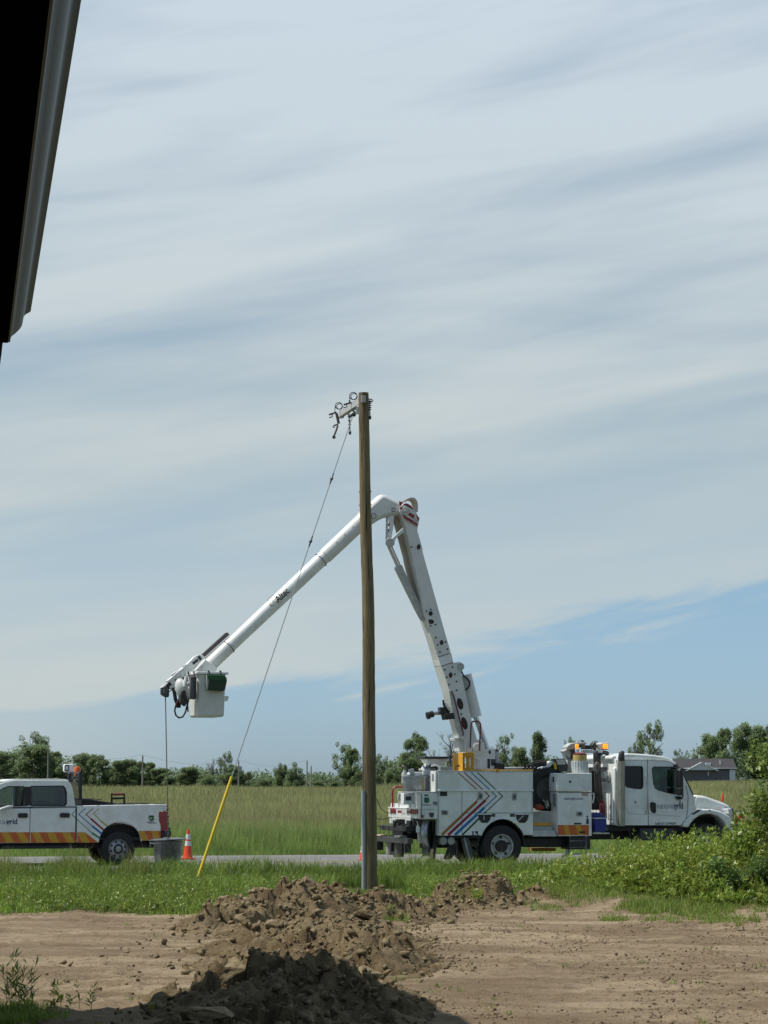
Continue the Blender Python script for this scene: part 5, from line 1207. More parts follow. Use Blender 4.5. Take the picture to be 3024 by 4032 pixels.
    for k in range(4):
        c = P(c1, 1375, 450, -.5); q = .52 + .035 * k
        b.tube([c + Vector((math.cos(a) * q, .1 * k - .1, math.sin(a) * q)) for a in np.linspace(R(60), R(175), 12)], .025, 6)
    b.build('hose', rubber, r)
    b = MB(); b.bm.free(); b.bm = bmesh.new(); c = P(c1, 1330, 618, Yn + .22)
    bmesh.ops.create_icosphere(b.bm, subdivisions=3, radius=.09)
    for v in b.bm.verts: v.co = Vector((v.co.x * 1.35, v.co.y, v.co.z * .85)) * (1 + .3 * mnoise.noise(v.co * 9)) + c
    bg_ = b.build('safety_gear_bag', mat('bag_red', (.33, .045, .02), .7, var=.5, vscale=14), r)
    b = MB()
    for k in range(5): b.tube([P(c1, 1365 + 9 * k, 555 + 10 * (k % 3), Yn + .25), P(c1, 1385 + 7 * k, 590 + 6 * k, Yn + .3), P(c1, 1400 - 5 * k, 628 - 4 * k, Yn + .22)], .016, 6)
    b.build('grab_chains', chrome, r)
    # front cabinet
    xa, xb_, zt2 = X(2196), X(2329), Z(3044, 2260)
    zb2 = Z(3292, 2260); zm2 = Z(3116, 2260)
    MB().box(xa, xb_, Yn, Yn + .55, zb2, zm2 - .006).build('front_cabinet', white, r, 0.014)
    MB().box(xa - .02, xb_ + .01, Yn - .015, Yn + .56, zm2, zt2).build('top_locker', white, r, 0.014)
    MB().box(xa, xb_, Yf - .55, Yf, zb2, zt2).build('front_cabinet', white, r, 0.014)
    MB().box(xa, xb_, Yn + .56, Yf - .56, .95, 1.25).build('deck', greyw, r)
    MB().box(xa + .01, xb_ - .01, Yn - .01, Yn + .01, zm2 - .03, zm2 - .012).build('door_gap', dk, r)
    MB().prism([(xa - .03, zb2 + .75), (xa - .04, zb2 + 1.0), (xa - .015, zb2 + 1.02), (xa - .005, zb2 + .7)], Yn + .12, Yn + .2).build('grab_handle', steel, r)
    MB().box(xa - .03, xa - .02, Yn + .18, Yn + .26, zt2 - .22, zt2 - .09).build('latch', black, r)
    for k, (u0, u1, m) in enumerate(((0, 570 - 482, ora2), (570 - 482, 645 - 482, yel2), (645 - 482, 770 - 482, ora2), (770 - 482, 850 - 482, yel2), (850 - 482, 992 - 482, ora2))):
        sl = 52; hi = 992 - 482
        L = [(482 + u0 if k else 482, 1445), (482 + u1, 1445), (482 + min(hi, u1 + sl), 1610), (482 + (u0 + sl if k else 0), 1610)]
        plate('orange_chevron' if m is ora2 else 'yellow_chevron', c9, L, Yn - .004, Yn - .0008, m)
    plate('data_plate', c9, [(750, 1410), (865, 1410), (865, 1436), (750, 1436)], Yn - .008, Yn - .001, black)
    plate('data_plate', c9, [(832, 1548), (935, 1548), (935, 1580), (832, 1580)], Yn - .008, Yn - .005, black)
    plate('warning_decal', c9, [(948, 1296), (985, 1296), (970, 1330), (990, 1360), (988, 1430), (945, 1430), (948, 1360), (960, 1330)], Yn - .004, Yn - .0008, navy)
    plate('warning_label', c9, [(868, 908), (982, 908), (975, 940), (980, 972), (880, 972)], Yn - .004, Yn - .0008, mat('label_pale', (.45, .30, .28), .5))
    MB().prism(T(c9, [(683, 712), (708, 738), (683, 764), (658, 738)], Yn - .015), Yn - .02, Yn - .0155).build('diamond_mark', navy, r)
    for sx_, sy_ in ((895, 715), (1000, 715), (900, 832), (1000, 832)): MB().cyl(P(c9, sx_, sy_, Yn - .0155), P(c9, sx_, sy_, Yn - .022), .012, seg=8).build('rivet', greyw, r)
    a = F.T(*c9(582, 1032), Yn); text('web_lettering', 'nationalgrid.com', .085, r, slate, (a[0], Yn - .001, a[1]), .0015, width=F.T(*c9(895, 1032), Yn)[0] - a[0])
    MB().box(xa + .3, xb_ - .02, Yn + .05, Yn + .6, zb2 - .32, zb2 - .02).build('underbody_box', chass, r, .01)
    b = MB()
    for k in range(3): b.box(X(2245), X(2312), Yn + .05, Yn + .35, .28 + .16 * k, .31 + .16 * k)
    b.box(X(2245), X(2249), Yn + .05, Yn + .08, .28, zb2).box(X(2308), X(2312), Yn + .05, Yn + .08, .28, zb2).build('access_step', steel, r)
    # yellow rail, yellow outrigger pad rack
    plate('yellow_rail', c7, [(880, 1758), (1659, 1758), (1659, 1785), (880, 1785)], Yn + .0, Yn + .12, yellow, .006)
    plate('rail_bracket', c7, [(1165, 1752), (1210, 1752), (1210, 1796), (1165, 1796)], Yn - .03, Yn - .002, yellow, .004)
    o = plate('pad_rack', c7, [(741, 1536), (885, 1536), (885, 1778), (741, 1778)], Yn + .0, Yn + .05, yellow, .006, holes=[[(x + 14 * math.cos(a), 1662 - 78 * math.sin(a)) for a in np.linspace(0, math.tau, 15)[:-1]] for x in (776, 836)])
    xx = F.T(*c7(741, 1660), Yn)[0]; z0, z1 = F.T(*c7(741, 1778), Yn)[1], F.T(*c7(741, 1536), Yn)[1]; fx = lambda p, y: Vector((y, p.x, p.z))
    ya, yb = Yn, Yn + .72
    cr_ = [[(ya + .15, z0 + .1), (yb - .15, z0 + .1), ((ya + yb) / 2, (z0 + z1) / 2 - .05)], [(ya + .15, z1 - .2), ((ya + yb) / 2, (z0 + z1) / 2 + .02), (yb - .15, z1 - .2)]]
    MB().prism([(ya, z0), (yb, z0), (yb, z1), (ya, z1)], xx - .01, xx + .02, fn=fx, holes=cr_).build('rack_end', yellow, r, .003)
    MB().box(xx + .02, F.T(*c7(885, 1660), Yn)[0], ya + .06, yb, z0 + .02, z0 + .05).build('rack_back', yellow, r)
    b = MB(); rg = random.Random(2)
    for k in range(7): b.tube([P(c7, 800 + 9 * k, 1535, Yn + .3), P(c7, 812 + 7 * k, 1500 - 10 * (k % 3), Yn + .3), P(c7, 826 + 5 * k, 1534, Yn + .25)], .018, 5)
    b.build('rope_bundle', canvas, r)
    # rear: tool shelf, tail panel, lamps
    sx0 = X(1590, .1)
    MB().prism([(X(1657), Z(3224)), (X(1657), Z(3166)), (X(1724), Z(3166)), (X(1724), Z(3224))], Yn + .02, Yf - .02).build('rear_shelf_base', white, r, .01)
    MB().prism([(X(1657), Z(3166)), (X(1657), Z(3122)), (X(1724), Z(3122)), (X(1724), Z(3166))], Yn + .02, Yn + .5).build('rear_locker', white, r, .01)
    cab = plate('rear_cabinet', c8, [(330, 450), (590, 450), (590, 620), (330, 620)], -.5, -.25, white, .01)
    plate('marker_plate', c8, [(360, 500), (440, 500), (440, 560), (360, 560)], -.508, -.501, dsteel, par=cab)
    plate('shelf_rim', c8, [(300, 432), (822, 432), (822, 446), (300, 446)], Yn + .02, Yn + .35, boomw, .004)
    plate('shelf_seam', c8, [(582, 455), (592, 455), (592, 822), (582, 822)], Yn - .0, Yn + .02, dk)
    plate('panel_door', c8, [(640, 708), (822, 708), (822, 820), (640, 820)], Yn + .0, Yn + .02, white, .006)
    plate('door_handle', c8, [(700, 738), (770, 738), (768, 790), (742, 812), (704, 790)], Yn - .015, Yn - .001, dsteel, .004)
    plate('warning_decal', c8, [(632, 472), (685, 472), (685, 494), (632, 494)], Yn + .012, Yn + .019, black)
    plate('warning_decal', c8, [(752, 576), (818, 576), (818, 618), (800, 632), (758, 618)], Yn + .014, Yn + .019, slate)
    plate('shield_emblem', c8, [(630, 515), (698, 515), (704, 570), (694, 590), (664, 602), (634, 590), (626, 570)], Yn + .014, Yn + .019, MATS['stripe_leaf_green'])
    a = F.T(*c8(638, 575), Yn); text('emblem_number', '811', .12, r, navy, (a[0], Yn + .012, a[1]), .003, width=.095)
    a = F.T(*c8(606, 632), Yn); text('small_lettering', "Know what's below. Call before you dig.", .03, r, slate, (a[0], Yn + .018, a[1]), .0005, width=.21)
    plate('side_lamp', c8, [(588, 768), (618, 768), (618, 815), (588, 815)], Yn - .0, Yn + .02, tlred)
    # tail panel seen at a slant
    xt = F.T(*c8(580, 740), Yn)[0]
    zt_, zm_, zl = F.T(*c8(580, 690), Yn)[1], F.T(*c8(580, 825), Yn)[1], F.T(*c8(580, 918), Yn)[1]
    tp = MB().box(xt - .05, xt, Yn, Yf, zm_, zt_).build('tail_panel', boomw, r, .006)
    MB().box(xt - .045, xt, -.55, 1.15, zl, zm_).build('tail_panel_lower', boomw, tp, .006)
    MB().box(xt - .06, xt + .35, Yn - .0, Yf, zt_, zt_ + .03).build('shelf_top', boomw, r, .006)
    for yc in (Yn + .12, Yn + .27, Yn + .42, Yn + .57, Yf - .57, Yf - .42, Yf - .27):
        MB().cyl((xt - .075, yc, zm_ + .16), (xt - .048, yc, zm_ + .16), .062, seg=18).cyl((xt - .075, yc, zm_ + .16), (xt - .08, yc, zm_ + .16), .03, seg=12).build('tail_light', tlred, tp)
    b = MB(); b.box(xt - .055, xt - .05, -.5, .45, zt_ - .1, zt_ - .04).build('red_band', red, tp)
    MB().box(xt - .055, xt - .05, -.28, .12, zt_ - .1, zt_ - .04).build('white_band', white, tp)
    for yc in (-.12, 0, .12): MB().cyl((xt - .06, yc, zm_ + .1), (xt - .05, yc, zm_ + .1), .02, seg=8).build('rivet', greyw, tp)
    b = MB()   # pintle hitch and hoses on the tail
    b.box(xt - .2, xt - .04, -.12, .16, zm_ - .30, zm_ - .03).tube([(xt - .16, .02, zm_ - .05), (xt - .26, .02, zm_ - .1), (xt - .26, .02, zm_ - .2), (xt - .18, .02, zm_ - .26)], .04, 8).box(xt - .13, xt - .05, .4, .62, zm_ - .28, zm_ - .06).box(xt - .12, xt - .05, -.75, -.45, zm_ - .35, zm_ - .05).tube([(xt - .1, .5, zm_ - .1), (xt - .2, .2, zm_ - .22), (xt - .1, -.6, zm_ - .12)], .02, 6)
    b.build('pintle_hitch', black, tp)
    plate('winch_block', c8, [(505, 618), (580, 618), (582, 650), (660, 655), (655, 670), (520, 668)], -.4, -.1, dsteel, .01)
    MB().cyl(P(c8, 455, 680, .2), P(c8, 455, 618, .2), .17).build('white_pot', boomw, r, .006)
    # bumpers and step beams
    MB().box(xt - .26, xt - .04, Yn + .35, Yf + .05, zl - .16, zl - .04).build('rear_bumper', chass, r, .01)
    for k in (Yf - .1, Yf - .55): MB().box(xt - .27, xt - .262, k - .14, k, zl - .15, zl - .05).build('bumper_pad', dsteel, r)
    zb_ = F.T(*c8(400, 1150), Yn)[1]
    MB().box(xt - .32, xt - .18, Yn + .05, Yf + .12, zb_ - .07, zb_ + .06).build('step_beam', dsteel, r, .008)
    MB().box(xt - .34, xt - .16, Yf - .28, Yf + .14, zb_ + .065, zb_ + .1).build('beam_plank', wood_l, r, .004)
    MB().box(xt - .34, xt - .16, -.62, -.2, zb_ + .065, zb_ + .11).build('beam_cap', steel, r, .004)
    for y0 in (Yf + .03, -.75, .1, -1.0): MB().box(xt - .33, xt - .17, y0, y0 + .08, zb_ - .28, zb_ - .07).build('beam_hanger', chass, r, .005)
    b = MB(); b.box(xt - .2, xt + .5, -.4, .4, zb_ + .02, zl - .05).box(xt + .2, xt + .9, -.75, -.5, zb_ - .18, zb_ + .05); b.build('rear_frame', chass, r)
    # canvas buckets hanging from the beam
    def cbucket(cx, y0, y1, rr, Y, tone):
        A = P(c8, cx, y0, Y); B = P(c8, cx, y1, Y); h = A.z - B.z
        o = MB().lathe([(rr * .9, 0), (rr * .93, .02), (rr * .96, h * .5), (rr, h), (rr * 1.03, h + .01), (rr * .9, h), (rr * .85, .03), (0, .02)], tuple(B), seg=22).build('canvas_bucket', tone, r)
        MB().tube([A + Vector((-rr, 0, 0)), A + Vector((-rr * .4, 0, .14)), A + Vector((rr * .4, 0, .14)), A + Vector((rr, 0, 0))], .012, 5).build('bucket_handle', canvas, o)
    cbucket(255, 1165, 1380, .14, .15, canvas); cbucket(140, 1160, 1350, .12, .75, mat('canvas_light', (.34, .33, .29), .85, var=.3, vscale=9)); cbucket(655, 1262, 1370, .10, -.9, pouch)
    b = MB()
    for k in range(6): b.tube([P(c8, 210 + 14 * k, 1160, .2), P(c8, 205 + 16 * k, 1090 - 14 * (k % 2), .2), P(c8, 230 + 12 * k, 1050 + 10 * (k % 3), .22)], .03, 6)
    b.build('bucket_tools', black, r)
    # rope reel, tag, outriggers, mud flap, air tanks
    c = P(c8, 690, 1040, Yn + .35)
    M3 = Matrix.Rotation(R(55), 3, 'Z')
    MB().lathe([(.30, -.07), (.37, -.07), (.38, -.05), (.38, .05), (.37, .07), (.30, .07)], tuple(c), 'Y', 32, M=M3, cap=False).build('rope_reel', steel, r)
    MB().lathe([(.0, -.05), (.31, -.05), (.31, .05), (0, .05)], tuple(c), 'Y', 28, M=M3).build('reel_core', rubber, r)
    b = MB()
    for k in range(5): b.tube([P(c8, 560 + 10 * k, 930, -.9), P(c8, 600 + 12 * k, 900 + 8 * k, -.95), P(c8, 640, 1000 + 10 * k, -1.0), P(c8, 620 + 8 * k, 1100 + 20 * k, -.95)], .018, 5)
    b.build('hanging_hose', rubber, r)
    plate('door_plate', c8, [(528, 925), (590, 960), (635, 1185), (545, 1180)], -1.0, -.97, greyw)
    plate('white_tag', c8, [(512, 932), (562, 932), (562, 1022), (514, 1024)], -1.12, -1.11, boomw)
    b = MB(); b.tube([P(c8, 525, 860, -1.1), P(c8, 540, 930, -1.1)], .01, 5); b.build('tag_strap', boomw, r)
    def outrigger(x0, x1, y0, y1, fx0, fx1, fy, Y):
        b = MB(); A = P(c8, (x0 + x1) / 2, y0, Y); B = P(c8, (fx0 + fx1) / 2, fy - 10, Y)
        b.tube([A, B], .075, 4); o = b.build('outrigger', chass, r); MB().cyl(B + Vector((0, 0, -.06)), B + Vector((0, 0, 0)), .27, .12, 20).build('outrigger_foot', dsteel, o)
    outrigger(780, 840, 860, 1420, 640, 855, 1432, -.95)
    MB().prism(T(c8, [(722, 1262), (758, 1262), (740, 1418), (690, 1415)], -1.0), -1.04, -1.0).build('wooden_cribbing', wood_l, r)
    # slanted steel plates and mud flap below the body
    plate('outrigger_leg', c1, [(708, 866), (758, 866), (810, 1058), (752, 1058)], -1.18, -1.02, dsteel, .01)
    plate('outrigger_leg_face', c1, [(716, 870), (730, 870), (776, 1055), (760, 1055)], -1.19, -1.182, steel)
    plate('mud_flap', c1, [(600, 925), (665, 925), (640, 1010), (615, 1046), (570, 1048), (552, 1036)], -1.1, -1.06, rubber, .008)
    for cx in (553, 617): MB().lathe([(0, 0), (.085, 0), (.098, .02), (.098, .75), (0, .78)], tuple(P(c1, cx, 895, Yn + .03)), 'Y', 24).build('air_tank', steel, r)
    plate('frame_skirt', c1, [(500, 853), (720, 853), (860, 853), (860, 872), (500, 872)], -1.1, -.6, chass)
    plate('yellow_step', c1, [(1280, 950), (1470, 950), (1470, 978), (1280, 978)], .3, .6, yellow)
    plate('fuel_tank', c1, [(1205, 862), (1660, 862), (1660, 945), (1205, 945)], -.9, -.5, chass, .03)
    plate('rear_leg', c1, [(1562, 965), (1588, 965), (1575, 1030), (1548, 1025)], -1.1, -1.0, steel)
    # pots and grips above the shelf
    c = P(c8, 540, 440, -.35)
    MB().lathe([(0, 0), (.36, 0), (.37, .03), (.37, .33), (.40, .34), (.40, .38), (.30, .42), (0, .43)], tuple(c), seg=36).build('capstan_drum', steel, r)
    MB().prism(rrect(c.x - .03, c.z + .02, c.x + .025, c.z + .33, .02), c.y - .38, c.y - .365).build('yellow_tie', tie, r)
    MB().tube([P(c8, 478, 275, -.5), P(c8, 450, 150, -.5), P(c8, 436, 105, -.5)], [.06, .06, .075], 10).build('grip_arm', greyw, r)
    MB().tube([P(c8, 610, 270, -.4), P(c8, 635, 150, -.4), P(c8, 665, 95, -.4)], [.055, .05, .07], 10).build('grip_arm', greyw, r)
    MB().lathe([(0, -.2), (.035, -.2), (.05, -.12), (.07, -.1), (.07, .12), (.05, .18), (.05, .22), (0, .22)], tuple(P(c8, 340, 250, 0)), seg=14).build('hanging_clamp', greyw, r)
    b = MB(); cx, cy = 352, 105
    b.tube([P(c8, cx + 42 * math.cos(a), cy - 52 * math.sin(a), 0) for a in np.linspace(0, 6.28, 20)[:-1]], .022, 6, close=True); b.tube([P(c8, 340, 200, 0), P(c8, 345, 150, 0)], .012, 5)
    b.build('cable_loop', black, r)
    b = MB(); rg = random.Random(12)
    for (x, y, s) in ((690, 90, .09), (740, 80, .08), (770, 110, .07), (690, 180, .1), (740, 240, .1), (720, 300, .12), (760, 200, .09), (640, 110, .07), (700, 380, .08), (740, 360, .1), (800, 100, .06)):
        p = P(c8, x, y, rg.uniform(-.6, -.2)); M_ = Matrix.Rotation(rg.uniform(-.6, .6), 4, 'Y'); b.box(-s * 1.2, s * 1.2, -s, s, -s, s, Matrix.Translation(p) @ M_)
        b.tube([p, p + Vector((rg.uniform(-.2, .2), 0, rg.uniform(-.2, .25)))], .03, 6)
    b.build('tool_clutter', boomw, r, .012)
    b = MB()
    for k in range(5): b.tube([P(c8, 640 + 30 * k, 90 + 8 * k, -.7), P(c8, 720 + 14 * k, 42 + 10 * k, -.7), P(c8, 820, 80 + 12 * k, -.7), P(c8, 800 - 10 * k, 180 + 20 * k, -.6)], .014, 5)
    b.build('control_hoses', black, r)
    p0, p1 = F.T(*c8(770, 435), Yn + .02), F.T(*c8(845, 130), Yn + .02)
    MB().box(xl - .06, xl - .005, Yn + .0, Yn + .42, Z(3117), Z(3036)).build('rear_locker_end', boomw, r, .01)
    MB().box(xl - .07, xl - .06, Yn + .12, Yn + .24, Z(3075), Z(3048)).build('warning_label', slate, r)
    b = MB(); b.tube([P(c8, 820, 130, Yn + .1), P(c8, 852, 120, Yn + .1), P(c8, 850, 70, Yn + .1), P(c8, 800, 50, Yn + .1), P(c8, 730, 60, Yn + .1)], .02, 7); b.build('grab_rail', boomw, r)
    MB().tube([P(c8, *q_, .9) for q_ in ((170, 680), (170, 440), (178, 395), (205, 370), (250, 364), (385, 366))], .024, 8).build('red_handrail', red, r)
    MB().tube([P(c8, 275 + 22 * math.cos(a), 515 - 52 * math.sin(a), .5) for a in np.linspace(0, 6.28, 15)[:-1]], .03, 6, close=True).tube([P(c8, 275, 565, .5), P(c8, 278, 660, .5)], .05, 8).build('shackle', greyw, r)
    for L in ([(160, 750), (60, 730), (-10, 660), (-80, 500)], [(200, 780), (100, 825), (0, 832), (-60, 828)], [(160, 925), (60, 945), (0, 942), (-60, 930)]):
        MB().tube([P(c8, *q_, 1.0) for q_ in L], .010, 5).build('trailing_cord', black, r)
    # white mount and cover behind the boom
    plate('boom_rest_top', c7, [(240, 1588), (565, 1588), (565, 1614), (240, 1614)], -.3, .4, black, .01)
    plate('boom_rest', c7, [(258, 1616), (560, 1616), (480, 1705), (440, 1712), (440, 1770), (350, 1770), (350, 1700), (290, 1670)], -.2, .3, boomw, .012)
    plate('control_valve', c7, [(420, 1720), (670, 1725), (670, 1785), (420, 1785)], -.3, .1, greyw, .01)
    plate('body_crossbox', c7, [(1285, 1735), (1659, 1728), (1840, 1728), (1840, 1760), (1285, 1760)], -.1, .5, greyw, .01)
    # turret and boom
    plate('turret', c7, [(885, 1500), (950, 1500), (1050, 1486), (1165, 1486), (1165, 1758), (955, 1758), (955, 1640), (890, 1600)], -.42, .45, boomw, .02)
    MB().cyl(P(c7, 925, 1770, 0), P(c7, 925, 1600, 0), .30, .26, 28).build('turret_post', boomw, r)
    plate('valve_cabinet', c7, [(1165, 1490), (1212, 1496), (1212, 1700), (1165, 1700)], -.3, .3, greyw, .01)
    for L, m in (([(1060, 1618), (1094, 1618), (1094, 1742), (1060, 1742)], black), ([(1104, 1622), (1162, 1622), (1162, 1706), (1104, 1706)], dsteel), ([(1078, 1512), (1104, 1512), (1104, 1552), (1078, 1552)], black), ([(1168, 1494), (1196, 1494), (1196, 1524), (1168, 1524)], black)):
        plate('access_opening', c7, L, -.428, -.421, m)
    plate('outrigger_controls', c7, [(1165, 1670), (1285, 1680), (1285, 1770), (1165, 1770)], -.5, -.1, chass, .01)
    lower = [c7(640, 1340), c7(635, 1310), c7(560, 1010), c7(470, 430), c6(1010, 1900)] ; 
    side = [c6(682, 470), c6(640, 420), c6(650, 350), c6(700, 308), c6(760, 302), c6(812, 335), c6(870, 420), c6(928, 520), c6(905, 640), c6(900, 700), c6(974, 960), c6(974, 1000), c6(1310, 2212), c7(575, 200), c7(610, 362), c7(645, 360), c7(700, 352), c7(745, 375), c7(757, 410), c7(735, 462), c7(715, 482), c7(870, 1180), c7(905, 1300), c7(940, 1420), c7(1000, 1500), c7(880, 1530), c7(780, 1520), c7(770, 1390), c7(720, 1345), c7(560, 1010 - 285), c7(470, 430), c7(345, 0), c6(1010, 1900), c6(840, 1130)]
    BY0, BY1 = -.30, .28
    rot = [(915, 935, 26, 40, 10, c6), (1090, 1902, 30, 34, 0, c6), (460, 100, 24, 32, 0, c7), (578, 525, 24, 36, 0, c7), (702, 900, 38, 78, -14, c7), (757, 1155, 38, 84, -14, c7)]
    MB().prism(F.TT(side, BY0), BY0, BY1).build('lower_boom', boomw, r, 0.012)
    def ell(f, cx, cy, rx, ry, a, k=20):
        o = []
        for i in range(k):
            t = math.tau * i / k; x, y = rx * math.cos(t), ry * math.sin(t); o.append(f(cx + x * math.cos(R(a)) - y * math.sin(R(a)), cy + x * math.sin(R(a)) + y * math.cos(R(a))))
        return o
    lb = r.children[-1]
    for cx, cy, rx, ry, a, f in rot:
        MB().prism(F.TT(ell(f, cx, cy, rx, ry, a), BY0), BY0 - .006, BY0 - .001).build('boom_hole', rust, lb)
    plate('boom_hole', c6, [(1070, 1985), (1120, 1990), (1145, 2030), (1110, 2055), (1068, 2045), (1060, 2010)], BY0 - .006, BY0 - .001, rust, par=lb)
    for f, x, y in [(c7, a, b_) for a, b_ in ((385, 33), (512, 92), (410, 130), (535, 185), (438, 222), (602, 420), (502, 456), (632, 514), (530, 552), (656, 608), (556, 648), (658, 722), (720, 1035))] + [(c6, a, b_) for a, b_ in ((815, 935), (1092, 1842), (1030, 1868), (1090, 2080), (1160, 2062))]:
        MB().cyl(P(f, x, y, BY0 - .001), P(f, x, y, BY0 - .012), .022, seg=10).build('boom_bolt', dsteel, lb)
    for A, B in (((425, 285), (560, 245)), ((462, 405), (605, 360))):
        b = MB()
        for k in range(10): b.cyl(P(c7, A[0] + (B[0] - A[0]) * k / 9, A[1] + (B[1] - A[1]) * k / 9, BY0 - .001), P(c7, A[0] + (B[0] - A[0]) * k / 9, A[1] + (B[1] - A[1]) * k / 9, BY0 - .01), .012, seg=6)
        b.build('rivet_row', dsteel, lb)
    plate('boom_collar', c7, [(432, 290), (590, 240), (612, 352), (462, 402)], BY0 - .012, BY1 + .012, white, .006)
    plate('boom_leveler_cover', c7, [(555, 728), (598, 735), (742, 1290), (740, 1318), (700, 1330), (640, 1200)], BY0 - .02, BY0 - .002, greyw, .004)
    MB().tube([P(c7, *q_, BY0 - .03) for q_ in ((588, 730), (620, 800), (745, 1290), (740, 1316))], .016, 7).build('red_hose', dred, r)
    plate('boom_foot', c7, [(640, 1345), (720, 1350), (770, 1400), (782, 1530), (705, 1525), (690, 1400), (650, 1385)], -.15, .3, boomw, .012)
    MB().cyl(P(c7, 925, 1470, -.47), P(c7, 925, 1470, .4), .19, seg=28).cyl(P(c7, 925, 1470, -.5), P(c7, 925, 1470, -.46), .10, seg=20).build('boom_pivot', boomw, r, .008)
    MB().cyl(P(c7, 712, 415, BY0 - .04), P(c7, 712, 415, BY1 + .04), .085, seg=22).build('cylinder_pin', greyw, r)
    # lift cylinder behind the boom
    MB().cyl(P(c7, 770, 520, .0), P(c7, 905, 1070, .0), .155, seg=24).build('lift_cylinder', boomw, r, .01)
    MB().cyl(P(c7, 905, 1060, .0), P(c7, 1062, 1500, .0), .07, seg=16).build('lift_rod', chrome, r)
    MB().tube([P(c7, *q_, -.2) for q_ in ((720, 475), (745, 530), (800, 575), (828, 615), (825, 660), (800, 700), (765, 725), (740, 680), (728, 600))], .022, 7).build('cylinder_hose', black, r)
    MB().tube([P(c7, *q_, -.55) for q_ in ((835, 1500), (840, 1300), (848, 1160), (870, 1130), (935, 1128), (965, 1155), (970, 1185), (955, 1515))], .020, 8).build('red_hoop_rail', dred, r)
    # small control head on the boom's rear side
    plate('jib_control_box', c7, [(500, 1035), (620, 1015), (640, 1095), (518, 1110)], -.35, -.05, black, .01)
    b = MB(); b.tube([P(c7, 520, 985, -.2), P(c7, 420, 1010, -.2), P(c7, 350, 1025, -.2), P(c7, 280, 1050, -.2)], .03, 8).tube([P(c7, 530, 1000, .0), P(c7, 420, 1030, .0), P(c7, 330, 1040, .0)], .03, 8).build('insulator_arm', chrome, r)
    b = MB(); b.cyl(P(c7, 268, 1058, -.25), P(c7, 300, 1050, -.25), .09).cyl(P(c7, 318, 1040, -.25), P(c7, 350, 1032, -.25), .08).tube([P(c7, 270, 1030, -.2), P(c7, 272, 1080, -.2)], .03, 6).box(-.12, .12, -.1, .1, -.09, .09, Matrix.Translation(P(c7, 490, 995, -.2)))
    b.build('winch_head', black, r)
    MB().tube([P(c7, *q_, -.3) for q_ in ((480, 850), (492, 920), (520, 960), (560, 1010))], .025, 7).build('cylinder_hose', black, r)
    plate('arm_bracket', c7, [(495, 880), (530, 890), (590, 1005), (560, 1010), (520, 960)], -.31, -.1, boomw, .01)
    # elbow, links, upper cylinder
    plate('compensation_link', c6, [(568, 478), (650, 478), (690, 640), (800, 1060), (805, 1190), (830, 1200), (1000, 1700), (1028, 1990), (1000, 2000), (900, 1800), (745, 1210), (722, 1090), (640, 780), (590, 600)], .02, .22, beige, .008)
    MB().cyl(P(c6, 492, 920, -.02), P(c6, 625, 1215, -.02), .062, seg=16).build('elbow_rod', chrome, r)
    MB().prism(F.TT([c6(596, 1232), c6(612, 1205), c6(680, 1195), c6(692, 1228), c6(815, 1500), c6(960, 1780), c6(1028, 1985), c6(1010, 2012), c6(975, 1985), c6(900, 1850)], -.13), -.13, .12).build('elbow_cylinder', greyw, r, .03)
    for Y in (-.28, .16):
        o = MB().prism(F.TT([c6(478, 492), c6(560, 478), c6(552, 640), c6(520, 820), c6(500, 900), c6(455, 880), c6(470, 800), c6(500, 640)], Y), Y, Y + .07).build('elbow_link', boomw, r, .01)
    plate('elbow_link', c6, [(448, 495), (470, 495), (470, 720), (500, 740), (480, 860), (440, 850)], .0, .05, boomw, .008)
    plate('link_slots', c6, [(474, 590), (492, 590), (488, 636), (472, 636)], -.29, -.282, black); plate('link_slots', c6, [(474, 672), (490, 672), (480, 716), (468, 716)], -.29, -.282, black)
    for Y in (-.38, .2): MB().prism(F.TT([c6(500, 830), c6(560, 780), c6(690, 655), c6(706, 718), c6(590, 810), c6(540, 920), c6(500, 925)], Y), Y, Y + .06).build('knee_link', boomw, r, .01)
    MB().cyl(P(c6, 500, 872, -.42), P(c6, 500, 872, .3), .115, seg=24).build('knee_pin', greyw, r, .01)
    elbow = [c6(70, 440), c6(150, 375), c6(362, 180), c6(385, 168), c6(430, 168), c6(462, 180), c6(640, 270), c6(700, 300), c6(700, 470), c6(560, 474), c6(440, 500), c6(340, 548), c6(232, 618), c6(140, 686)]
    MB().prism(F.TT(elbow, -.24), -.24, .24).build('elbow_casting', boomw, r, .09)
    def striped():
        o = plate('elbow_plate', c6, [(682, 500), (640, 430), (648, 352), (700, 306), (758, 302), (812, 335), (870, 420), (930, 520), (906, 642), (680, 512)], -.345, -.31, boomw, .006)
        for L in ([(632, 268), (690, 292), (652, 345), (636, 330)], [(690, 312), (740, 300), (800, 330), (850, 400), (745, 345)], [(652, 346), (692, 370), (684, 404), (640, 380)], [(772, 428), (862, 474), (838, 525), (764, 470)], [(682, 466), (800, 528), (900, 600), (906, 636), (720, 530), (690, 500)], [(880, 460), (926, 520), (918, 560), (900, 540)]):
            plate('red_stripe', c6, L, -.351, -.3455, red, par=o)
        MB().cyl(P(c6, 726, 416, -.40), P(c6, 726, 416, -.345), .10, seg=24).cyl(P(c6, 726, 416, -.42), P(c6, 726, 416, -.4), .04, seg=12).build('elbow_pin', greyw, o, .008)
        MB().cyl(P(c6, 868, 545, -.38), P(c6, 868, 545, -.345), .06, seg=20).build('elbow_pin', greyw, o, .008)
    striped()
    MB().prism(F.TT([c6(680, 272), c6(745, 238), c6(800, 222), c6(845, 232), c6(880, 280), c6(888, 340), c6(886, 432), c6(872, 436), c6(868, 340), c6(850, 280), c6(820, 250), c6(780, 250), c6(740, 262), c6(700, 290)], .1), .0, .34).build('elbow_guard', beige, r)
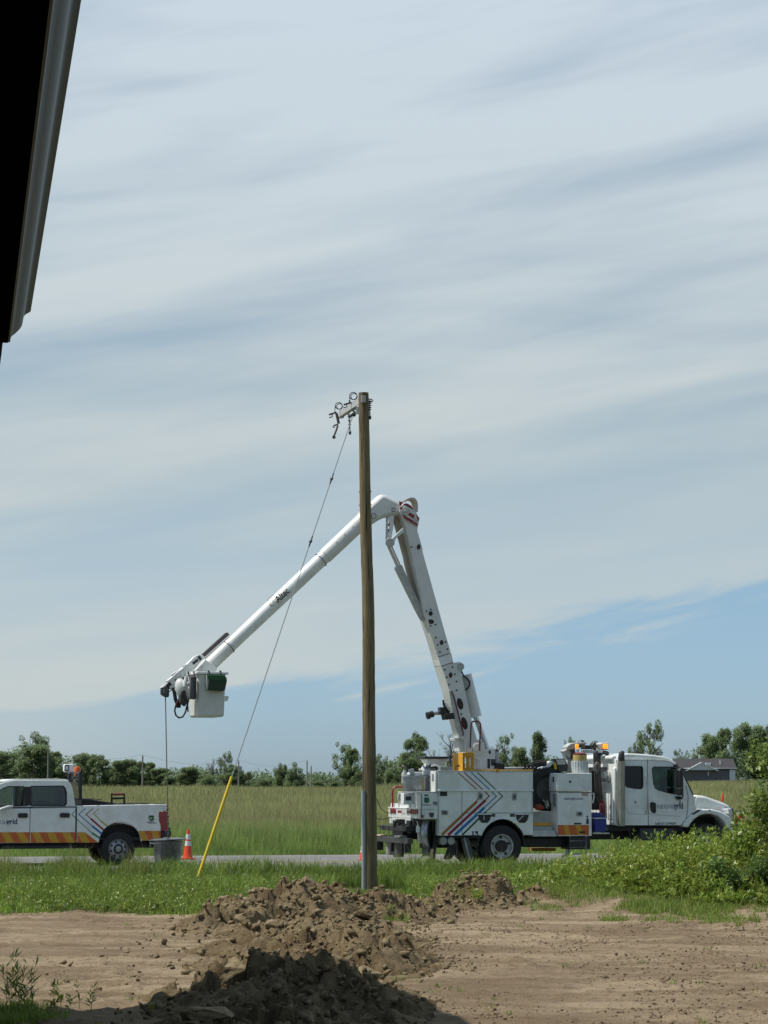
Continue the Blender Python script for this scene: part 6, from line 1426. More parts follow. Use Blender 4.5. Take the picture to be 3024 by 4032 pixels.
    b = MB()
    for cx, cy, q in ((266, 486, 34), (552, 394, 24)): b.tube([P(c6, cx + q * math.cos(a), cy + q * 1.2 * math.sin(a), -.26) for a in np.linspace(0, 6.28, 18)[:-1]], .007, 5, close=True)
    b.build('drawn_ring', dsteel, r)
    # upper boom, round fibreglass tube
    UA, UB = F.P(1415, 2062, 0), F.P(824, 2620, 0); ux_ = (UB - UA).normalized()
    MB().cyl(UA - ux_ * .6, UB, .180, .152, 40).build('upper_boom', white, r)
    ub = r.children[-1]
    MB().cyl(UA.lerp(UB, -.08), UA.lerp(UB, .235), .192, .185, 40).build('boom_sleeve', boomw, ub, .006)
    MB().cyl(UA.lerp(UB, .86), UA.lerp(UB, 1.03), .163, .163, 40).build('boom_end_collar', boomw, ub, .006)
    perp = Vector((-ux_.z, 0, ux_.x)); 
    if perp.z < 0: perp = -perp
    for k0, rr in ((.262, .178), (.872, .166)):
        b = MB()
        for i in range(22):
            a = math.tau * i / 22; d = perp * math.cos(a) + Vector((0, 1, 0)) * math.sin(a); c = UA.lerp(UB, k0) + d * rr; b.cyl(c, c + d * .012, .011, seg=6)
        b.tube([UA.lerp(UB, k0) + (perp * math.cos(i) + Vector((0, 1, 0)) * math.sin(i)) * rr for i in np.linspace(0, math.tau, 33)[:-1]], .005, 5, close=True)
        b.build('rivet_band', dsteel, ub)
    for k0, h in ((.045, .06), (.10, .07), (.155, .075), (.60, .05)):
        c = UA.lerp(UB, k0); d = (perp * .35 + Vector((0, -1, 0)) * .94).normalized(); MB().cyl(c + d * .176, c + d * .192, .014, seg=8).build('boom_bolt', dsteel, ub)
    # maker's lettering curved on the tube
    k0 = 0.4965; s0 = F.P(*c4(0, 0), 0)
    tp_ = F.P(700 + 870 * .4822, 2000 + 728 * .4822, -.165); tdir = -ux_
    L0 = F.P(700 + 822 * .4822, 2000 + 775 * .4822, -.170); L1 = F.P(700 + 920 * .4822, 2000 + 690 * .4822, -.170)
    text('maker_lettering', 'Altec', .24, ub, black, L0 - perp * .0, .0015, width=(L1 - L0).length, xdir=tdir, ydir=perp, thick=.008)
    lm = mat('logo_tan', (.22, .15, .08), .5); A0 = F.P(700 + 770 * .4822, 2000 + 800 * .4822, -.172) ; xd, yd = tdir, perp
    b = MB(); L = .17
    def lp(u_, v_): return A0 + xd * (u_ * L) + yd * (v_ * L) + Vector((0, -.008, 0))
    b.tube([lp(.0, .0), lp(.0, 1.1), lp(1.1, 1.1), lp(1.15, .45), lp(.45, .42), lp(.45, .75), lp(.8, .75)], .006, 5).tube([lp(.0, .0), lp(.25, .0), lp(.25, .25), lp(.6, .22), lp(.95, -.05), lp(1.25, -.05)], .006, 5)
    b.build('maker_logo', lm, ub)
    # jib, winch sheave and platform
    jib = [(1270, 338), (1298, 375), (1285, 385), (935, 700), (878, 676), (1240, 345)]
    plate('jib_pole', c4, jib, .20, .34, mat('jib_dark', (.075, .065, .075), .6), .008)
    plate('jib_support', c4, [(935, 715), (1290, 405), (1300, 420), (960, 735)], .24, .32, boomw)
    plate('jib_holder', c4, [(368, 1062), (380, 1052), (590, 868), (650, 820), (780, 695), (850, 666), (900, 678), (935, 715), (880, 790), (800, 860), (700, 940), (560, 1075), (488, 1175), (455, 1140), (418, 1080)], .16, .40, boomw, .012)
    jh = r.children[-1]
    for L in ([(742, 788), (824, 728), (838, 762), (762, 822)], [(818, 704), (856, 684), (890, 732), (858, 762)], [(583, 858), (650, 815), (656, 820), (600, 858)]): plate('holder_slot', c4, L, .152, .159, black, par=jh)
    MB().cyl(P(c4, 498, 1044, .158), P(c4, 498, 1044, .145), .022, seg=12).build('holder_bolt', dsteel, jh)
    plate('winch_mount', c4, [(436, 960), (540, 900), (560, 905), (480, 975), (440, 975)], .18, .34, boomw, .006)
    plate('winch_neck', c4, [(360, 1110), (430, 1065), (455, 1120), (400, 1185), (380, 1160)], .2, .34, chass, .008)
    plate('sheave_bracket', c4, [(278, 1160), (345, 1108), (372, 1112), (325, 1160), (300, 1166)], .16, .38, boomw, .006)
    sb = plate('sheave_block', c4, [(285, 1165), (320, 1150), (355, 1135), (398, 1150), (406, 1215), (402, 1285), (385, 1305), (345, 1300), (282, 1262), (278, 1210)], .2, .32, dsteel, .02)
    plate('sheave_slot', c4, [(314, 1182), (328, 1182), (322, 1245), (312, 1245)], .192, .199, steel, par=sb)
    MB().tube([P(c4, 490, 1150, .26), P(c4, 400, 1220, .26)], .012, 6).build('winch_rope', black, r)
    MB().sphere(P(c4, 445, 1152, .24), .075, (1.2, 1, .8)).build('rope_roller', boomw, r)
    a = P(c4, 345, 1295, .26); bot = W(662, 3300, 52.6) - F.O; bot = Vector((U.dot(bot), NV.dot(bot), bot.z))
    MB().tube([a, a.lerp(bot, .5), bot], .0125, 6).build('winch_line', mat('line_dark', (.06, .05, .05), .7), r)
    b = MB()
    for k in range(9): b.sphere(a.lerp(bot, .78 + .024 * k), .028 if k % 2 else .02, (1, 1, 1.4), 8)
    b.build('chain', dsteel, r)
    # platform
    plate('boom_tip_casting', c4, [(935, 735), (1115, 850), (1112, 890), (1090, 925), (930, 930), (800, 905), (880, 800)], -.18, .16, boomw, .02)
    plate('tip_pin_cover', c4, [(800, 895), (878, 812), (930, 840), (880, 900), (840, 920)], -.24, -.18, greyw, .01)
    PY0, PY1 = -.88, .14
    bk = [(700, 945), (1262, 945), (1236, 1440), (1222, 1570), (1205, 1590), (1100, 1600), (720, 1585), (698, 1572)]
    A = F.TT([c4(*p) for p in ((818, 945), (1250, 945), (1215, 1590), (818, 1590))], PY0)
    x0, x1, z0, z1 = A[0][0] + .0, A[1][0], A[3][1], A[0][1]
    # near face from 818 to 1240; the slanting view shows the left end too
    b = MB(); xx0, xx1 = F.T(*c4(818, 1200), PY0)[0], F.T(*c4(1243, 1200), PY0)[0]
    for (u0, u1, zz) in ((0, 0, z1),): pass
    bm = b.bm; g = bmesh.ops.create_cube(bm, size=1)['verts']
    for v in g:
        tpz = v.co.z > 0; inset = 0 if tpz else .03
        v.co = Vector(((xx0 + inset) if v.co.x < 0 else (xx1 - inset), (PY0 + inset) if v.co.y < 0 else (PY1 - inset), z1 if tpz else z0))
    bkt = b.build('bucket', mat('bucket_fibreglass', (0.60, 0.62, 0.58), .45, var=.12, vscale=4), r, .045)
    b = MB(); b.prism(rrect(xx0 - .05, PY0 - .05, xx1 + .06, PY1 + .05, .06), z1 - .02, z1 + .035, fn=lambda p, y: Vector((p.x, p.z, y)), holes=[rrect(xx0 + .03, PY0 + .03, xx1 - .03, PY1 - .03, .05)]); b.build('bucket_rim', white, bkt, .01)
    plate('bucket_step', c4, [(1236, 1282), (1290, 1288), (1268, 1358), (1236, 1362)], -.35, -.1, white, .008, par=bkt)
    o = plate('tool_apron', c4, [(985, 1048), (1240, 1060), (1262, 1050), (1232, 1195), (1215, 1208), (975, 1195)], PY0 - .16, PY0 - .012, apron, .015, par=bkt)
    plate('apron_flap', c4, [(962, 968), (1215, 975), (1255, 1010), (1260, 1055), (1225, 1062), (990, 1050)], PY0 - .165, PY0 - .012, mat('apron_bright', (.008, .075, .02), .6), .012, par=bkt)
    plate('apron_side', c4, [(958, 968), (992, 1040), (975, 1195), (960, 1140)], PY0 - .13, PY0 - .01, greyw, .004, par=bkt)
    for cx in (985, 1158): MB().tube([P(c4, cx - 8, 930, PY0 - .02), P(c4, cx - 4, 910, PY0 - .06), P(c4, cx + 10, 912, PY0 - .08), P(c4, cx + 16, 975, PY0 - .09)], .014, 6).build('apron_hook', black, bkt)
    plate('bucket_pouch', c4, [(712, 992), (790, 985), (800, 1010), (802, 1325), (772, 1335), (700, 1325), (715, 1100)], -.90, -.78, pouch, .02)
    plate('pouch_edge', c4, [(780, 1000), (808, 1010), (806, 1330), (776, 1330)], -.94, -.90, black, .01)
    b = MB(); 
    for cx in (680, 762): b.tube([P(c4, cx, 940, -.9), P(c4, cx - 2, 915, -.9), P(c4, cx + 8, 925, -.9), P(c4, cx + 14, 1000, -.9)], .013, 6)
    b.build('pouch_hook', black, r)
    c = P(c4, 590, 1185, -.55)
    MB().sphere(tuple(c), .25, (.6, .7, 1.05), 24, Matrix.Rotation(R(-18), 3, 'Y')).build('control_housing', boomw, r)
    MB().prism(F.TT([c4(*p) for p in ((585, 1200), (640, 1190), (680, 1360), (640, 1440), (570, 1380), (560, 1290))], -.75), -.75, -.55).build('platform_bracket', mat('bracket_dark', (.04, .035, .035), .7), r, .02)
    MB().tube([P(c4, 650, 1340, -.68), P(c4, 652, 1180, -.68), P(c4, 635, 1165, -.68)], [.05, .05, .06], 10).tube([P(c4, 625, 1150, -.68), P(c4, 650, 1050, -.68), P(c4, 655, 990, -.68)], [.07, .055, .04], 10).sphere(P(c4, 690, 1100, -.68), .085, (1, 1, .8)).build('leveling_cylinder', boomw, r, .0)
    MB().tube([P(c4, *q_, -.5) for q_ in ((610, 1000), (600, 1120), (560, 1300), (500, 1420), (482, 1500), (500, 1570), (545, 1608), (600, 1595), (640, 1530), (660, 1450), (690, 1330), (700, 1200), (720, 1100))], .021, 7).build('hydraulic_hose', mat('hose_maroon', (.05, .015, .025), .5), r)
    MB().tube([P(c4, *q_, -.55) for q_ in ((655, 1000), (690, 1080), (735, 1160), (700, 1290), (672, 1400), (680, 1520))], .018, 7).build('hydraulic_hose', MATS['hose_maroon'], r)
    MB().tube([P(c4, *q_, -.4) for q_ in ((450, 1160), (480, 1240), (495, 1340), (540, 1400), (540, 1460))], [.03, .045, .045, .07, .05], 8).build('hose_bundle', black, r)
    MB().tube([P(c4, *q_, -.2) for q_ in ((610, 930), (612, 990), (640, 975))], .02, 6).tube([P(c4, 660, 940, -.3), P(c4, 780, 945, -.3)], .03, 6).build('control_handles', boomw, r)
    # cab ------------------------------------------------------------------------------------------------
    CW = 1.18
    cs = lambda L, Y=-CW: F.TT([c2(*p) for p in L], Y)
    hx = F.T(2791, 3252, -CW); zfl = F.T(*c2(700, 785), -CW)[1]
    arcf = [(hx[0] + .45 * math.cos(R(a)), hx[1] - .02 + .34 * math.sin(R(a))) for a in np.linspace(0, 180, 16)]
    cabp = cs([(470, 785), (462, 600), (462, 300), (470, 262), (700, 262), (850, 268), (905, 285), (945, 308), (985, 375), (1030, 480), (1068, 548), (1078, 560), (1078, 660), (1010, 735), (970, 785)])
    wA = cs([(517, 328), (526, 317), (655, 317), (666, 330), (668, 480), (655, 496), (600, 492), (545, 482), (526, 466), (518, 440)])
    wB = cs([(741, 335), (752, 322), (900, 322), (925, 332), (945, 352), (958, 380), (962, 400), (975, 530), (940, 538), (870, 528), (790, 505), (764, 488), (752, 455)])
    for y0, y1 in ((-CW, -CW + .07), (CW - .07, CW)): MB().prism(cabp, y0, y1, holes=[wA, wB]).build('cab_side', white, r, .012)
    roofp = cs([(462, 300), (470, 240), (500, 222), (560, 213), (640, 217), (760, 226), (850, 240), (905, 262), (940, 290), (958, 318), (935, 318), (900, 290), (840, 272), (700, 264), (510, 264)])
    MB().prism(roofp, -CW + .05, CW - .05).build('cab_roof', white, r, .05)
    roof2 = cs([(462, 300), (430, 252), (440, 232), (500, 222), (520, 264), (466, 262)])
    MB().prism(roof2, -CW + .12, CW - .12).build('roof_rear_fairing', white, r, .03)
    zt3 = F.T(*c2(700, 262), -CW)[1]; xbk = F.T(*c2(466, 500), -CW)[0]
    # cab back wall with a window
    byz = lambda p, y: Vector((y, p.x, p.z))
    zw0, zw1 = F.T(*c2(400, 440), -.5)[1], F.T(*c2(400, 325), -.5)[1]
    MB().prism([(-CW + .02, zfl), (CW - .02, zfl), (CW - .02, zt3), (-CW + .02, zt3)], xbk - .03, xbk + .03, fn=byz, holes=[rrect(-.62, zw0, .62, zw1, .06)]).build('cab_back', white, r, .02)
    MB().prism([(-.62, zw0), (.62, zw0), (.62, zw1), (-.62, zw1)], xbk - .005, xbk + .002, fn=byz).build('rear_window', black, r)
    b = MB()
    for k in range(9): b.box(xbk - .05, xbk - .03, -.9 + .2 * k, -.82 + .2 * k, zfl + .15, zw0 - .28)
    b.build('back_ribs', white, r, .008)
    MB().box(xbk - .085, xbk - .02, -CW - .0, -CW + .14, zfl + .02, zt3 - .2).build('back_corner', white, r, .03)
    for nm, w_, g_ in (('side_window', wA, gblk), ('side_window', wB, gclr)):
        for Y in (-CW + .03, CW - .036): MB().prism(w_, Y, Y + .005).build(nm, g_, r)
    for w_ in (wA, wB): MB().tube([Vector((a, -CW - .001, b_)) for a, b_ in w_], .011, 5, close=True).build('window_seal', black, r)
    plate('quarter_bar', c2, [(893, 322), (905, 325), (920, 534), (908, 534)], -CW + .01, -CW + .03, black)
    # interior
    MB().box(xbk + .03, X(2700), -CW + .08, CW - .08, zfl, zfl + .05).build('cab_floor', chass, r)
    MB().box(F.T(*c2(700, 400), -CW)[0] - .02, F.T(*c2(700, 400), -CW)[0] + .02, -CW + .08, CW - .08, zfl + .05, zt3).build('cab_divider', mat('cab_lining', (.05, .06, .065), .9), r)
    for Y in (-.6, .6):
        MB().prism(cs([(755, 560), (840, 560), (850, 520), (800, 505), (790, 420), (770, 400), (752, 410)], 0), Y - .25, Y + .25).build('seat', seatm, r, .03)
    MB().prism(cs([(900, 620), (900, 505), (930, 490), (985, 500), (985, 620)], -CW), -CW + .1, CW - .1).build('dashboard', chass, r, .02)
    c = P(c2, 870, 470, .55); M3 = Matrix.Rotation(R(60), 3, 'Y')
    MB().tube([c + M3 @ Vector((.2 * math.cos(a), .2 * math.sin(a), 0)) for a in np.linspace(0, 6.28, 20)[:-1]], .018, 6, close=True).tube([c, P(c2, 905, 500, .55)], .02, 6).build('steering_wheel', black, r)
    MB().prism(F.TT([c2(948, 312), c2(988, 378), c2(1068, 548), c2(1062, 550), c2(982, 382), c2(942, 316)], -CW), -CW + .1, CW - .1).build('windscreen', gclr, r)
    MB().tube([P(c2, 985, 372, -CW), P(c2, 1030, 465, -CW), P(c2, 1066, 545, -CW)], .016, 6).build('windscreen_seal', black, r)
    # hood and fender
    hood = cs([(1070, 556), (1100, 545), (1160, 552), (1230, 578), (1300, 602), (1345, 624), (1372, 652), (1384, 700), (1384, 740), (1330, 700), (1250, 670), (1190, 662), (1110, 690), (1072, 720)], -.8)
    MB().prism(hood, -.82, .82).build('hood', white, r, .07)
    q0 = F.T(*c2(985, 790), -CW); q1 = F.T(*c2(1380, 735), -CW); q2 = F.T(*c2(1384, 800), -CW)
    fen = cs([(975, 785), (1000, 742), (1060, 690), (1100, 668), (1150, 655), (1210, 655), (1280, 672), (1330, 698), (1375, 735), (1386, 770), (1386, 830), (1365, 835), (1330, 790), (1300, 745), (1262, 712), (1215, 695), (1165, 693), (1115, 706), (1075, 735), (1045, 770), (1030, 800), (1000, 800)])
    for y0, y1 in ((-CW - .02, -.8), (.8, CW + .02)): MB().prism(fen, y0, y1).build('fender', white, r, .035)
    plate('hood_gap', c2, [(1072, 560), (1084, 556), (1082, 660), (1072, 668)], -CW + .0, -.78, white, .01)
    MB().tube([P(c2, 1088, 556, -.835), P(c2, 1078, 572, -.835), P(c2, 1078, 655, -.835)], .012, 5).build('hood_seal', black, r)
    plate('fender_vent', c2, [(1060, 690), (1112, 658), (1122, 662), (1120, 670), (1070, 700), (1062, 700)], -CW - .03, -CW - .018, black)
    plate('side_marker', c2, [(1190, 660), (1202, 660), (1204, 672), (1194, 670)], -CW - .03, -CW - .018, black)
    plate('grille', c2, [(1372, 650), (1386, 652), (1390, 800), (1374, 800)], -.7, .7, dsteel, .01)
    for y0, y1 in ((-CW, -.75), (.75, CW)): MB().prism(cs([(1340, 655), (1366, 650), (1376, 690), (1352, 695)]), y0, y1).build('headlight', lens, r, .015)
    plate('front_bumper', c2, [(1330, 700), (1352, 710), (1384, 760), (1396, 880), (1350, 880), (1340, 760)], -CW + .02, CW - .02, greyw, .02)
    MB().box(X(2888), X(2930, -.9), -1.1, 1.1, zfl - .38, zfl - .2).build('bumper_tray', chass, r, .01)
    for L in [((970, 785), (1010, 737), (1022, 660), (1026, 560), (1010, 470)), ((703, 262), (706, 500), (712, 785)), ((515, 500), (530, 650), (560, 690), (690, 700))]:
        MB().tube([P(c2, *q_, -CW - .002) for q_ in L], .008 if L[0][0] != 515 else .006, 5).build('door_gap', dk if L[0][0] != 515 else greyw, r)
    MB().tube([P(c2, *q_, -CW - .002) for q_ in ((720, 690), (740, 700), (860, 708), (960, 712))], .006, 5).build('door_crease', greyw, r)
    MB().tube([P(c2, 480, 264, -CW), P(c2, 700, 266, -CW), P(c2, 850, 272, -CW), P(c2, 905, 290, -CW), P(c2, 945, 318, -CW)], .012, 6).build('drip_rail', greyw, r)
    plate('door_handle', c2, [(726, 610), (736, 600), (760, 602), (772, 612), (773, 680), (762, 690), (745, 686), (732, 668), (726, 640)], -CW - .02, -CW - .001, black, .008)
    MB().tube([P(c2, 688, 395, -CW - .05), P(c2, 698, 430, -CW - .07), P(c2, 705, 520, -CW - .07), P(c2, 702, 640, -CW - .06), P(c2, 694, 695, -CW - .03)], .014, 7).build('grab_handle', chrome, r)
    plate('unit_number_badge', c2, [(602, 592), (616, 592), (616, 606), (610, 614), (602, 606)], -CW - .004, -CW - .001, slate)
    a = F.T(*c2(777, 653), -CW); m_ = F.T(*c2(916, 653), -CW); e_ = F.T(*c2(986, 653), -CW)
    text('lettering_light', 'national', .215, r, slate, (a[0], -CW - .002, a[1]), -.002, width=m_[0] - a[0] - .01)
    text('lettering_bold', 'grid', .215, r, navy, (m_[0], -CW - .002, m_[1]), .004, width=e_[0] - m_[0])
    a = F.T(2580, 3247, -CW); text('registration_lettering', 'USDOT 2199259', .075, r, slate, (a[0], -CW - .002, a[1]), .003, width=F.T(2661, 3247, -CW)[0] - a[0])
    # exhaust stack, steps, tanks
    MB().tube([P(c2, 497, 790, -CW - .1), P(c2, 497, 500, -CW - .1), P(c2, 497, 275, -CW - .1)], .088, 20).build('exhaust_stack', mat('stack_steel', (.36, .35, .30), .35, .7, var=.3, vscale=5), r)
    MB().tube([P(c2, 497, 276, -CW - .1), P(c2, 496, 240, -CW - .1), P(c2, 500, 215, -CW - .08), P(c2, 508, 207, -CW - .05)], [.08, .078, .07, .05], 16).build('exhaust_tip', black, r)
    plate('side_tank', c2, [(645, 808), (920, 808), (920, 905), (645, 905)], -CW + .02, -.6, mat('tank_dark', (.03, .033, .036), .5), .03)
    plate('under_cab_box', c2, [(400, 780), (980, 780), (980, 830), (400, 830)], -.9, -.3, chass)
    MB().tube([P(c2, 548, 790, -.9), P(c2, 580, 925, -.9)], .015, 5).build('under_cab_rod', dsteel, r)
    # mirrors
    MB().prism(rrect(F.T(*c2(944, 440), -CW - .25)[0], F.T(*c2(960, 478), -CW - .25)[1], F.T(*c2(975, 440), -CW - .25)[0], F.T(*c2(960, 345), -CW - .25)[1], .03), -CW - .34, -CW - .12).build('mirror', black, r, .02)
    MB().prism(rrect(F.T(*c2(946, 480), -CW - .25)[0], F.T(*c2(960, 548), -CW - .25)[1], F.T(*c2(974, 480), -CW - .25)[0], F.T(*c2(960, 488), -CW - .25)[1], .03), -CW - .34, -CW - .12).build('mirror', black, r, .02)
    MB().tube([P(c2, 925, 318, -CW), P(c2, 980, 332, -CW - .3), P(c2, 984, 560, -CW - .3), P(c2, 975, 575, -CW - .2), P(c2, 955, 560, -CW)], .018, 6).tube([P(c2, 915, 312, -CW - .0), P(c2, 930, 305, -CW - .05), P(c2, 950, 330, -CW - .1)], .04, 8).build('mirror_arm', black, r)
    plate('mirror_foot', c2, [(925, 553), (975, 555), (972, 578), (940, 580)], -CW - .06, -CW - .001, black, .006)
    MB().tube([P(c2, 962, 578, -CW - .03), P(c2, 964, 622, -CW - .02)], .009, 5).build('mirror_brace', black, r)
    MB().box(X(2650) - .03, X(2650) + .07, -.5, -.42, F.T(*c2(900, 262), 0)[1] - .03, F.T(*c2(900, 245), 0)[1]).build('marker_lamp', red, r)
    # fender guide marker stick
    MB().tube([P(c2, 1296, 600, .6), P(c2, 1298, 570, .6), P(c2, 1302, 530, .6)], [.03, .035, .02], 8).build('fender_marker', orange, r)
    # red hydraulic bottle, hoses between cabinet and cab
    MB().lathe([(0, 0), (.06, 0), (.07, .03), (.07, .30), (.04, .36), (.03, .4), (0, .4)], tuple(P(c9, 1215, 1310, -.75)), seg=18).build('fire_extinguisher', dred, r)
    b = MB(); rg = random.Random(6)
    for k in range(9): b.tube([P(c9, 1075 + 12 * k, 240 + rg.uniform(0, 40), -.8 + .05 * k), P(c9, 1090 + 10 * k, 600, -.8), P(c9, 1100 + 12 * k, 880, -.8), P(c9, 1130 + 12 * k, 1000 + 30 * k, -.7)], .022, 6)
    b.build('hanging_hoses', mat('hose_grey', (.09, .08, .07), .8, var=.4, vscale=4), r)
    MB().tube([P(c9, 1130, 420, -.95), P(c9, 1100, 480, -.95), P(c9, 1120, 600, -.95), P(c9, 1150, 480, -.95), P(c9, 1130, 430, -.95)], .035, 7).build('rope_coil', canvas, r)
    plate('hose_shield', c9, [(1040, 560), (1180, 560), (1190, 1200), (1045, 1200)], -.3, -.25, chass)
    MB().cyl(P(c9, 1325, 650, -.7), P(c9, 1210, 630, -.7), .12, .09, 20).build('air_filter', greyw, r, .01)
    MB().cyl(P(c9, 1330, 650, -.72), P(c9, 1280, 648, -.72), .15, seg=24).build('filter_cap', greyw, r, .01)
    MB().tube([P(c9, 1045, 930, -1.15), P(c9, 1070, 930, -1.15), P(c9, 1072, 1000, -1.15), P(c9, 1050, 1090, -1.15)], .02, 6).build('grab_handle', boomw, r)
    # light bar, beacons, lamp arm on the cabinet
    plate('light_bar', c9, [(935, 220), (1230, 225), (1225, 268), (940, 268)], -.6, -.3, boomw, .01)
    plate('lamp_box', c9, [(930, 140), (1020, 145), (1030, 208), (915, 208)], -.65, -.4, black, .01)
    plate('light_post', c9, [(1080, 265), (1120, 265), (1120, 560), (1085, 560)], -.55, -.45, boomw, .01)
    plate('lamp_dark_mount', c9, [(1060, 110), (1095, 90), (1115, 120), (1115, 230), (1080, 225), (1045, 150)], -.62, -.42, dsteel, .015)
    MB().lathe([(0, .05), (.07, .04), (.08, 0), (0, 0)], tuple(P(c9, 1085, 100, -.5)), seg=16).build('dome_cap', steel, r)
    for (x0, y0, x1, y1, Y) in ((1228, 122, 1306, 203, -.66), (772, 124, 828, 203, -.66)):
        o = plate('beacon', c9, [(x0, y0), (x1, y0), (x1, y1), (x0, y1)], Y, Y + .05, amber, .02)
        plate('beacon_base', c9, [(x0 + 4, y1 + 2), (x1 - 4, y1 + 2), (x1 - 10, y1 + 14), (x0 + 10, y1 + 14)], Y, Y + .12, dred, par=o)
    plate('beacon_housing', c9, [(1120, 140), (1220, 100), (1325, 105), (1325, 215), (1222, 220), (1150, 200)], -.58, -.3, boomw, .015)
    plate('lamp_mount', c9, [(1225, 225), (1300, 240), (1330, 270), (1310, 310), (1270, 290), (1225, 300), (1180, 330), (1170, 300)], -.6, -.45, dsteel, .012)
    plate('mast_arm', c9, [(625, 170), (700, 110), (770, 100), (960, 92), (962, 120), (840, 135), (840, 200), (760, 200), (700, 215), (640, 230)], -.35, -.05, greyw, .02)
    plate('mast_arm_lower', c9, [(570, 235), (640, 200), (700, 240), (720, 350), (660, 360), (620, 300)], -.3, -.05, greyw, .02)
    MB().cyl(P(c9, 690, 280, -.3), P(c9, 690, 280, 0), .13).sphere(P(c9, 870, 120, -.2), .1).build('mast_joint', dsteel, r)
    plate('mast_post', c9, [(640, 355), (720, 355), (700, 560), (660, 600), (620, 590)], -.25, -.05, greyw, .02)
    plate('beacon_bracket', c9, [(780, 205), (835, 205), (835, 265), (790, 265)], -.68, -.6, boomw, .008)
    # work light with a big square frame
    o = MB().prism(F.TT([c9(442, 362), c9(600, 358), c9(655, 480), c9(640, 575), c9(480, 560), c9(475, 470)], -.85), -.85, -.55).build('flood_light', black, r, .02)
    plate('flood_lens', c9, [(455, 374), (590, 370), (612, 455), (480, 460)], -.858, -.851, mat('flood_lens_grey', (.35, .36, .36), .3), par=o)
    plate('white_cowl', c9, [(210, 575), (300, 480), (400, 400), (445, 400), (440, 425), (330, 520), (260, 560)], -.7, -.2, boomw, .012)
    plate('yellow_handle', c9, [(435, 425), (468, 420), (470, 535), (440, 540)], -.8, -.7, lemon, .006)
    plate('dark_cover', c9, [(250, 580), (330, 525), (430, 450), (470, 540), (470, 590), (330, 590)], -.6, -.1, chass)
    plate('long_tube', c9, [(-500, 500), (200, 497), (280, 500), (250, 560), (100, 640), (0, 560), (-500, 560)], .0, .3, greyw, .03)
    for L in ([(1420, 300)],): pass
    return r
trk = truck()

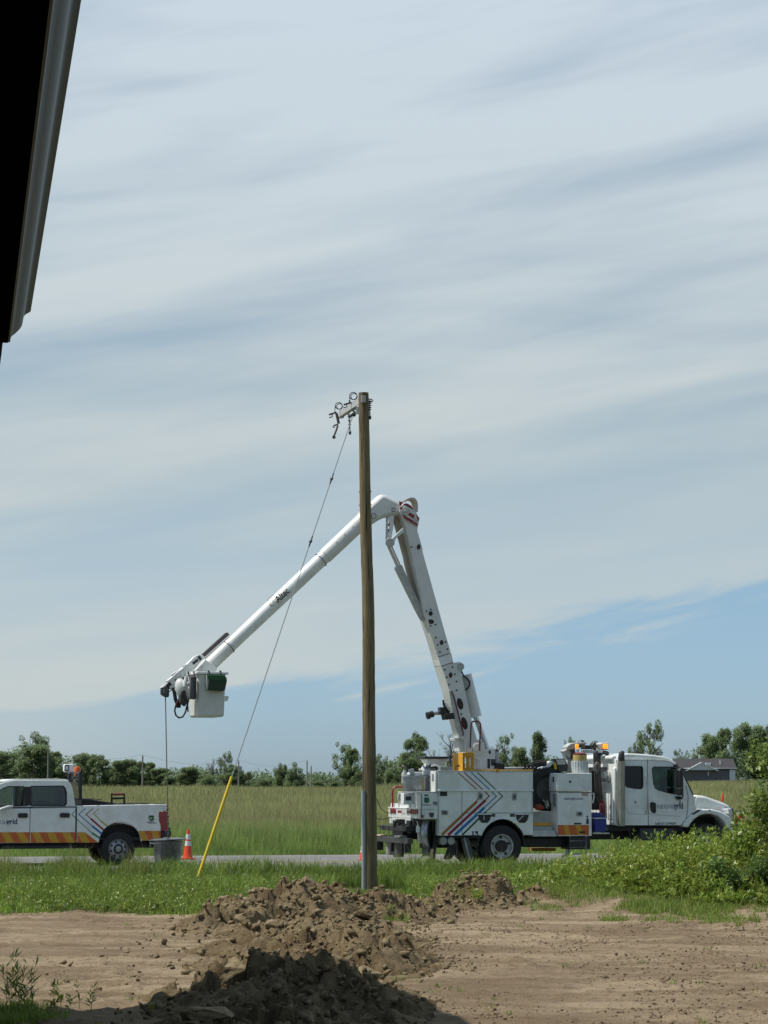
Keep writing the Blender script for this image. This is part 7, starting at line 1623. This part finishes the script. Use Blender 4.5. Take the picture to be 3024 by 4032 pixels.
# things standing on the truck
def on_truck(name, label, cat, p):
    w = TF.O + U * p.x + NV * p.y + Vector((0, 0, p.z)); return thing(name, label, cat, tuple(w), YAW), w
def extras():
    s = 1 / 163
    p = TF.P(*c9(840, 595), -.92); r, w = on_truck('plastic_bin', 'pale grey ribbed round bin on top of the truck cabinet', 'bin', p); r_ = .205; h = TF.P(*c9(840, 395), -.92).z - p.z
    b = MB(); b.lathe([(0, 0), (r_ * .97, 0), (r_ * .98, .01), (r_ * .96, h), (r_ * .9, h), (r_ * .9, .03), (0, .03)], (0, 0, 0), seg=40).build('body', binw, r)
    b = MB()
    for k in range(20): a = math.tau * k / 20; b.cyl((r_ * .975 * math.cos(a), r_ * .975 * math.sin(a), .02), (r_ * .965 * math.cos(a), r_ * .965 * math.sin(a), h - .03), .012, seg=6)
    b.build('ribs', binw, r)
    p = TF.P(*c9(845, 392), -.92); z0 = .04 - (p.z - TF.P(*c9(840, 595), -.92).z); r, w = on_truck('water_cooler', 'yellow drink cooler with red lid sitting in the grey bin', 'drink cooler', p); t = TF.P(*c9(845, 300), -.92).z - p.z; l = TF.P(*c9(845, 262), -.92).z - p.z
    MB().lathe([(0, z0), (.15, z0), (.165, 0), (.17, t), (0, t)], (0, 0, 0), seg=32).build('jug', jug, r)
    MB().lathe([(0, t + .002), (.155, t + .002), (.165, t + .03), (.15, l - .02), (.07, l), (0, l)], (0, 0, 0), seg=32).build('lid', dred, r)
    p = TF.P(*c9(1130, 1560), -1.0); r, w = on_truck('ice_chest', 'blue cooler box with white rim behind the truck cab', 'cooler', p); x0 = TF.P(*c9(1036, 1560), -1.0).x - p.x; x1 = TF.P(*c9(1238, 1560), -1.0).x - p.x; h = TF.P(*c9(1130, 1345), -1.0).z - p.z; ht = TF.P(*c9(1130, 1240), -1.0).z - p.z
    MB().prism([(x0 + .02, 0), (x1 - .03, 0), (x1, h), (x0, h)], -.18, .3).build('body', bluebox, r, .02)
    MB().box(x0 - .01, x1 + .01, -.19, .31, h + .002, h + .03).build('rim', boomw, r, .008)
    MB().prism([(x0, h + .032), (x1, h + .032), (x1 - .10, ht - .04), (x1 - .2, ht), (x0 + .02, ht)], -.18, .3).build('lid', bluebox, r, .02)
    p2 = TF.P(*c9(1140, 1570), -1.0)
    MB().box(p2.x + x0 - .05, p2.x + x1 + .05, -1.2, -.6, p2.z - .03, p2.z - .0).build('cooler_shelf', greyw, trk, .005)
    # red can on the front bumper
    d = .0055
    p = TF.P(2913, 3258, -.75); r, w = on_truck('fuel_can', 'red can standing on the front bumper of the bucket truck', 'can', p); s = 54.8 * 1.03 / FPX
    MB().prism([(-12 * s, 0), (14 * s, 0), (16 * s, 18 * s), (15 * s, 44 * s), (8 * s, 50 * s), (-6 * s, 50 * s), (-12 * s, 42 * s)], -.12, .12).build('body', brightred, r, .03)
    MB().box(-10 * s, 6 * s, -.1, .1, 50 * s, 53 * s).tube([(-8 * s, 0, 50 * s), (-6 * s, 0, 60 * s), (2 * s, 0, 62 * s), (5 * s, 0, 51 * s)], .015, 6).build('cap_handle', greyw, r)
    # orange stake in the weeds at the right
    w = W(2979, 3290, 47.0); g = H(w.x, 47.0); t = W(2979, 3190, 47.0).z - g
    r = thing('marker_stake', 'thin orange survey stake in the weeds beside the shrub', 'stake', (w.x, 47.0, g)); MB().box(-.02, .02, -.01, .01, -.2, t).build('stake', orange, r)
    w = W(2160, 4000, 20.0)
    g = H(w.x, 20.0); b = MB(); L = [W(2530, 3960, 20.9), W(2560, 3985, 20.5), W(2600, 4010, 20.1)]
    tag(b.tube([Vector((q.x, q.y, H(q.x, q.y) + .012)) for q in L], [.006, .005, .003], 5).build('twig', MATS['bark']), 'dark thin twig lying on the dirt at bottom right', 'twig')
extras()
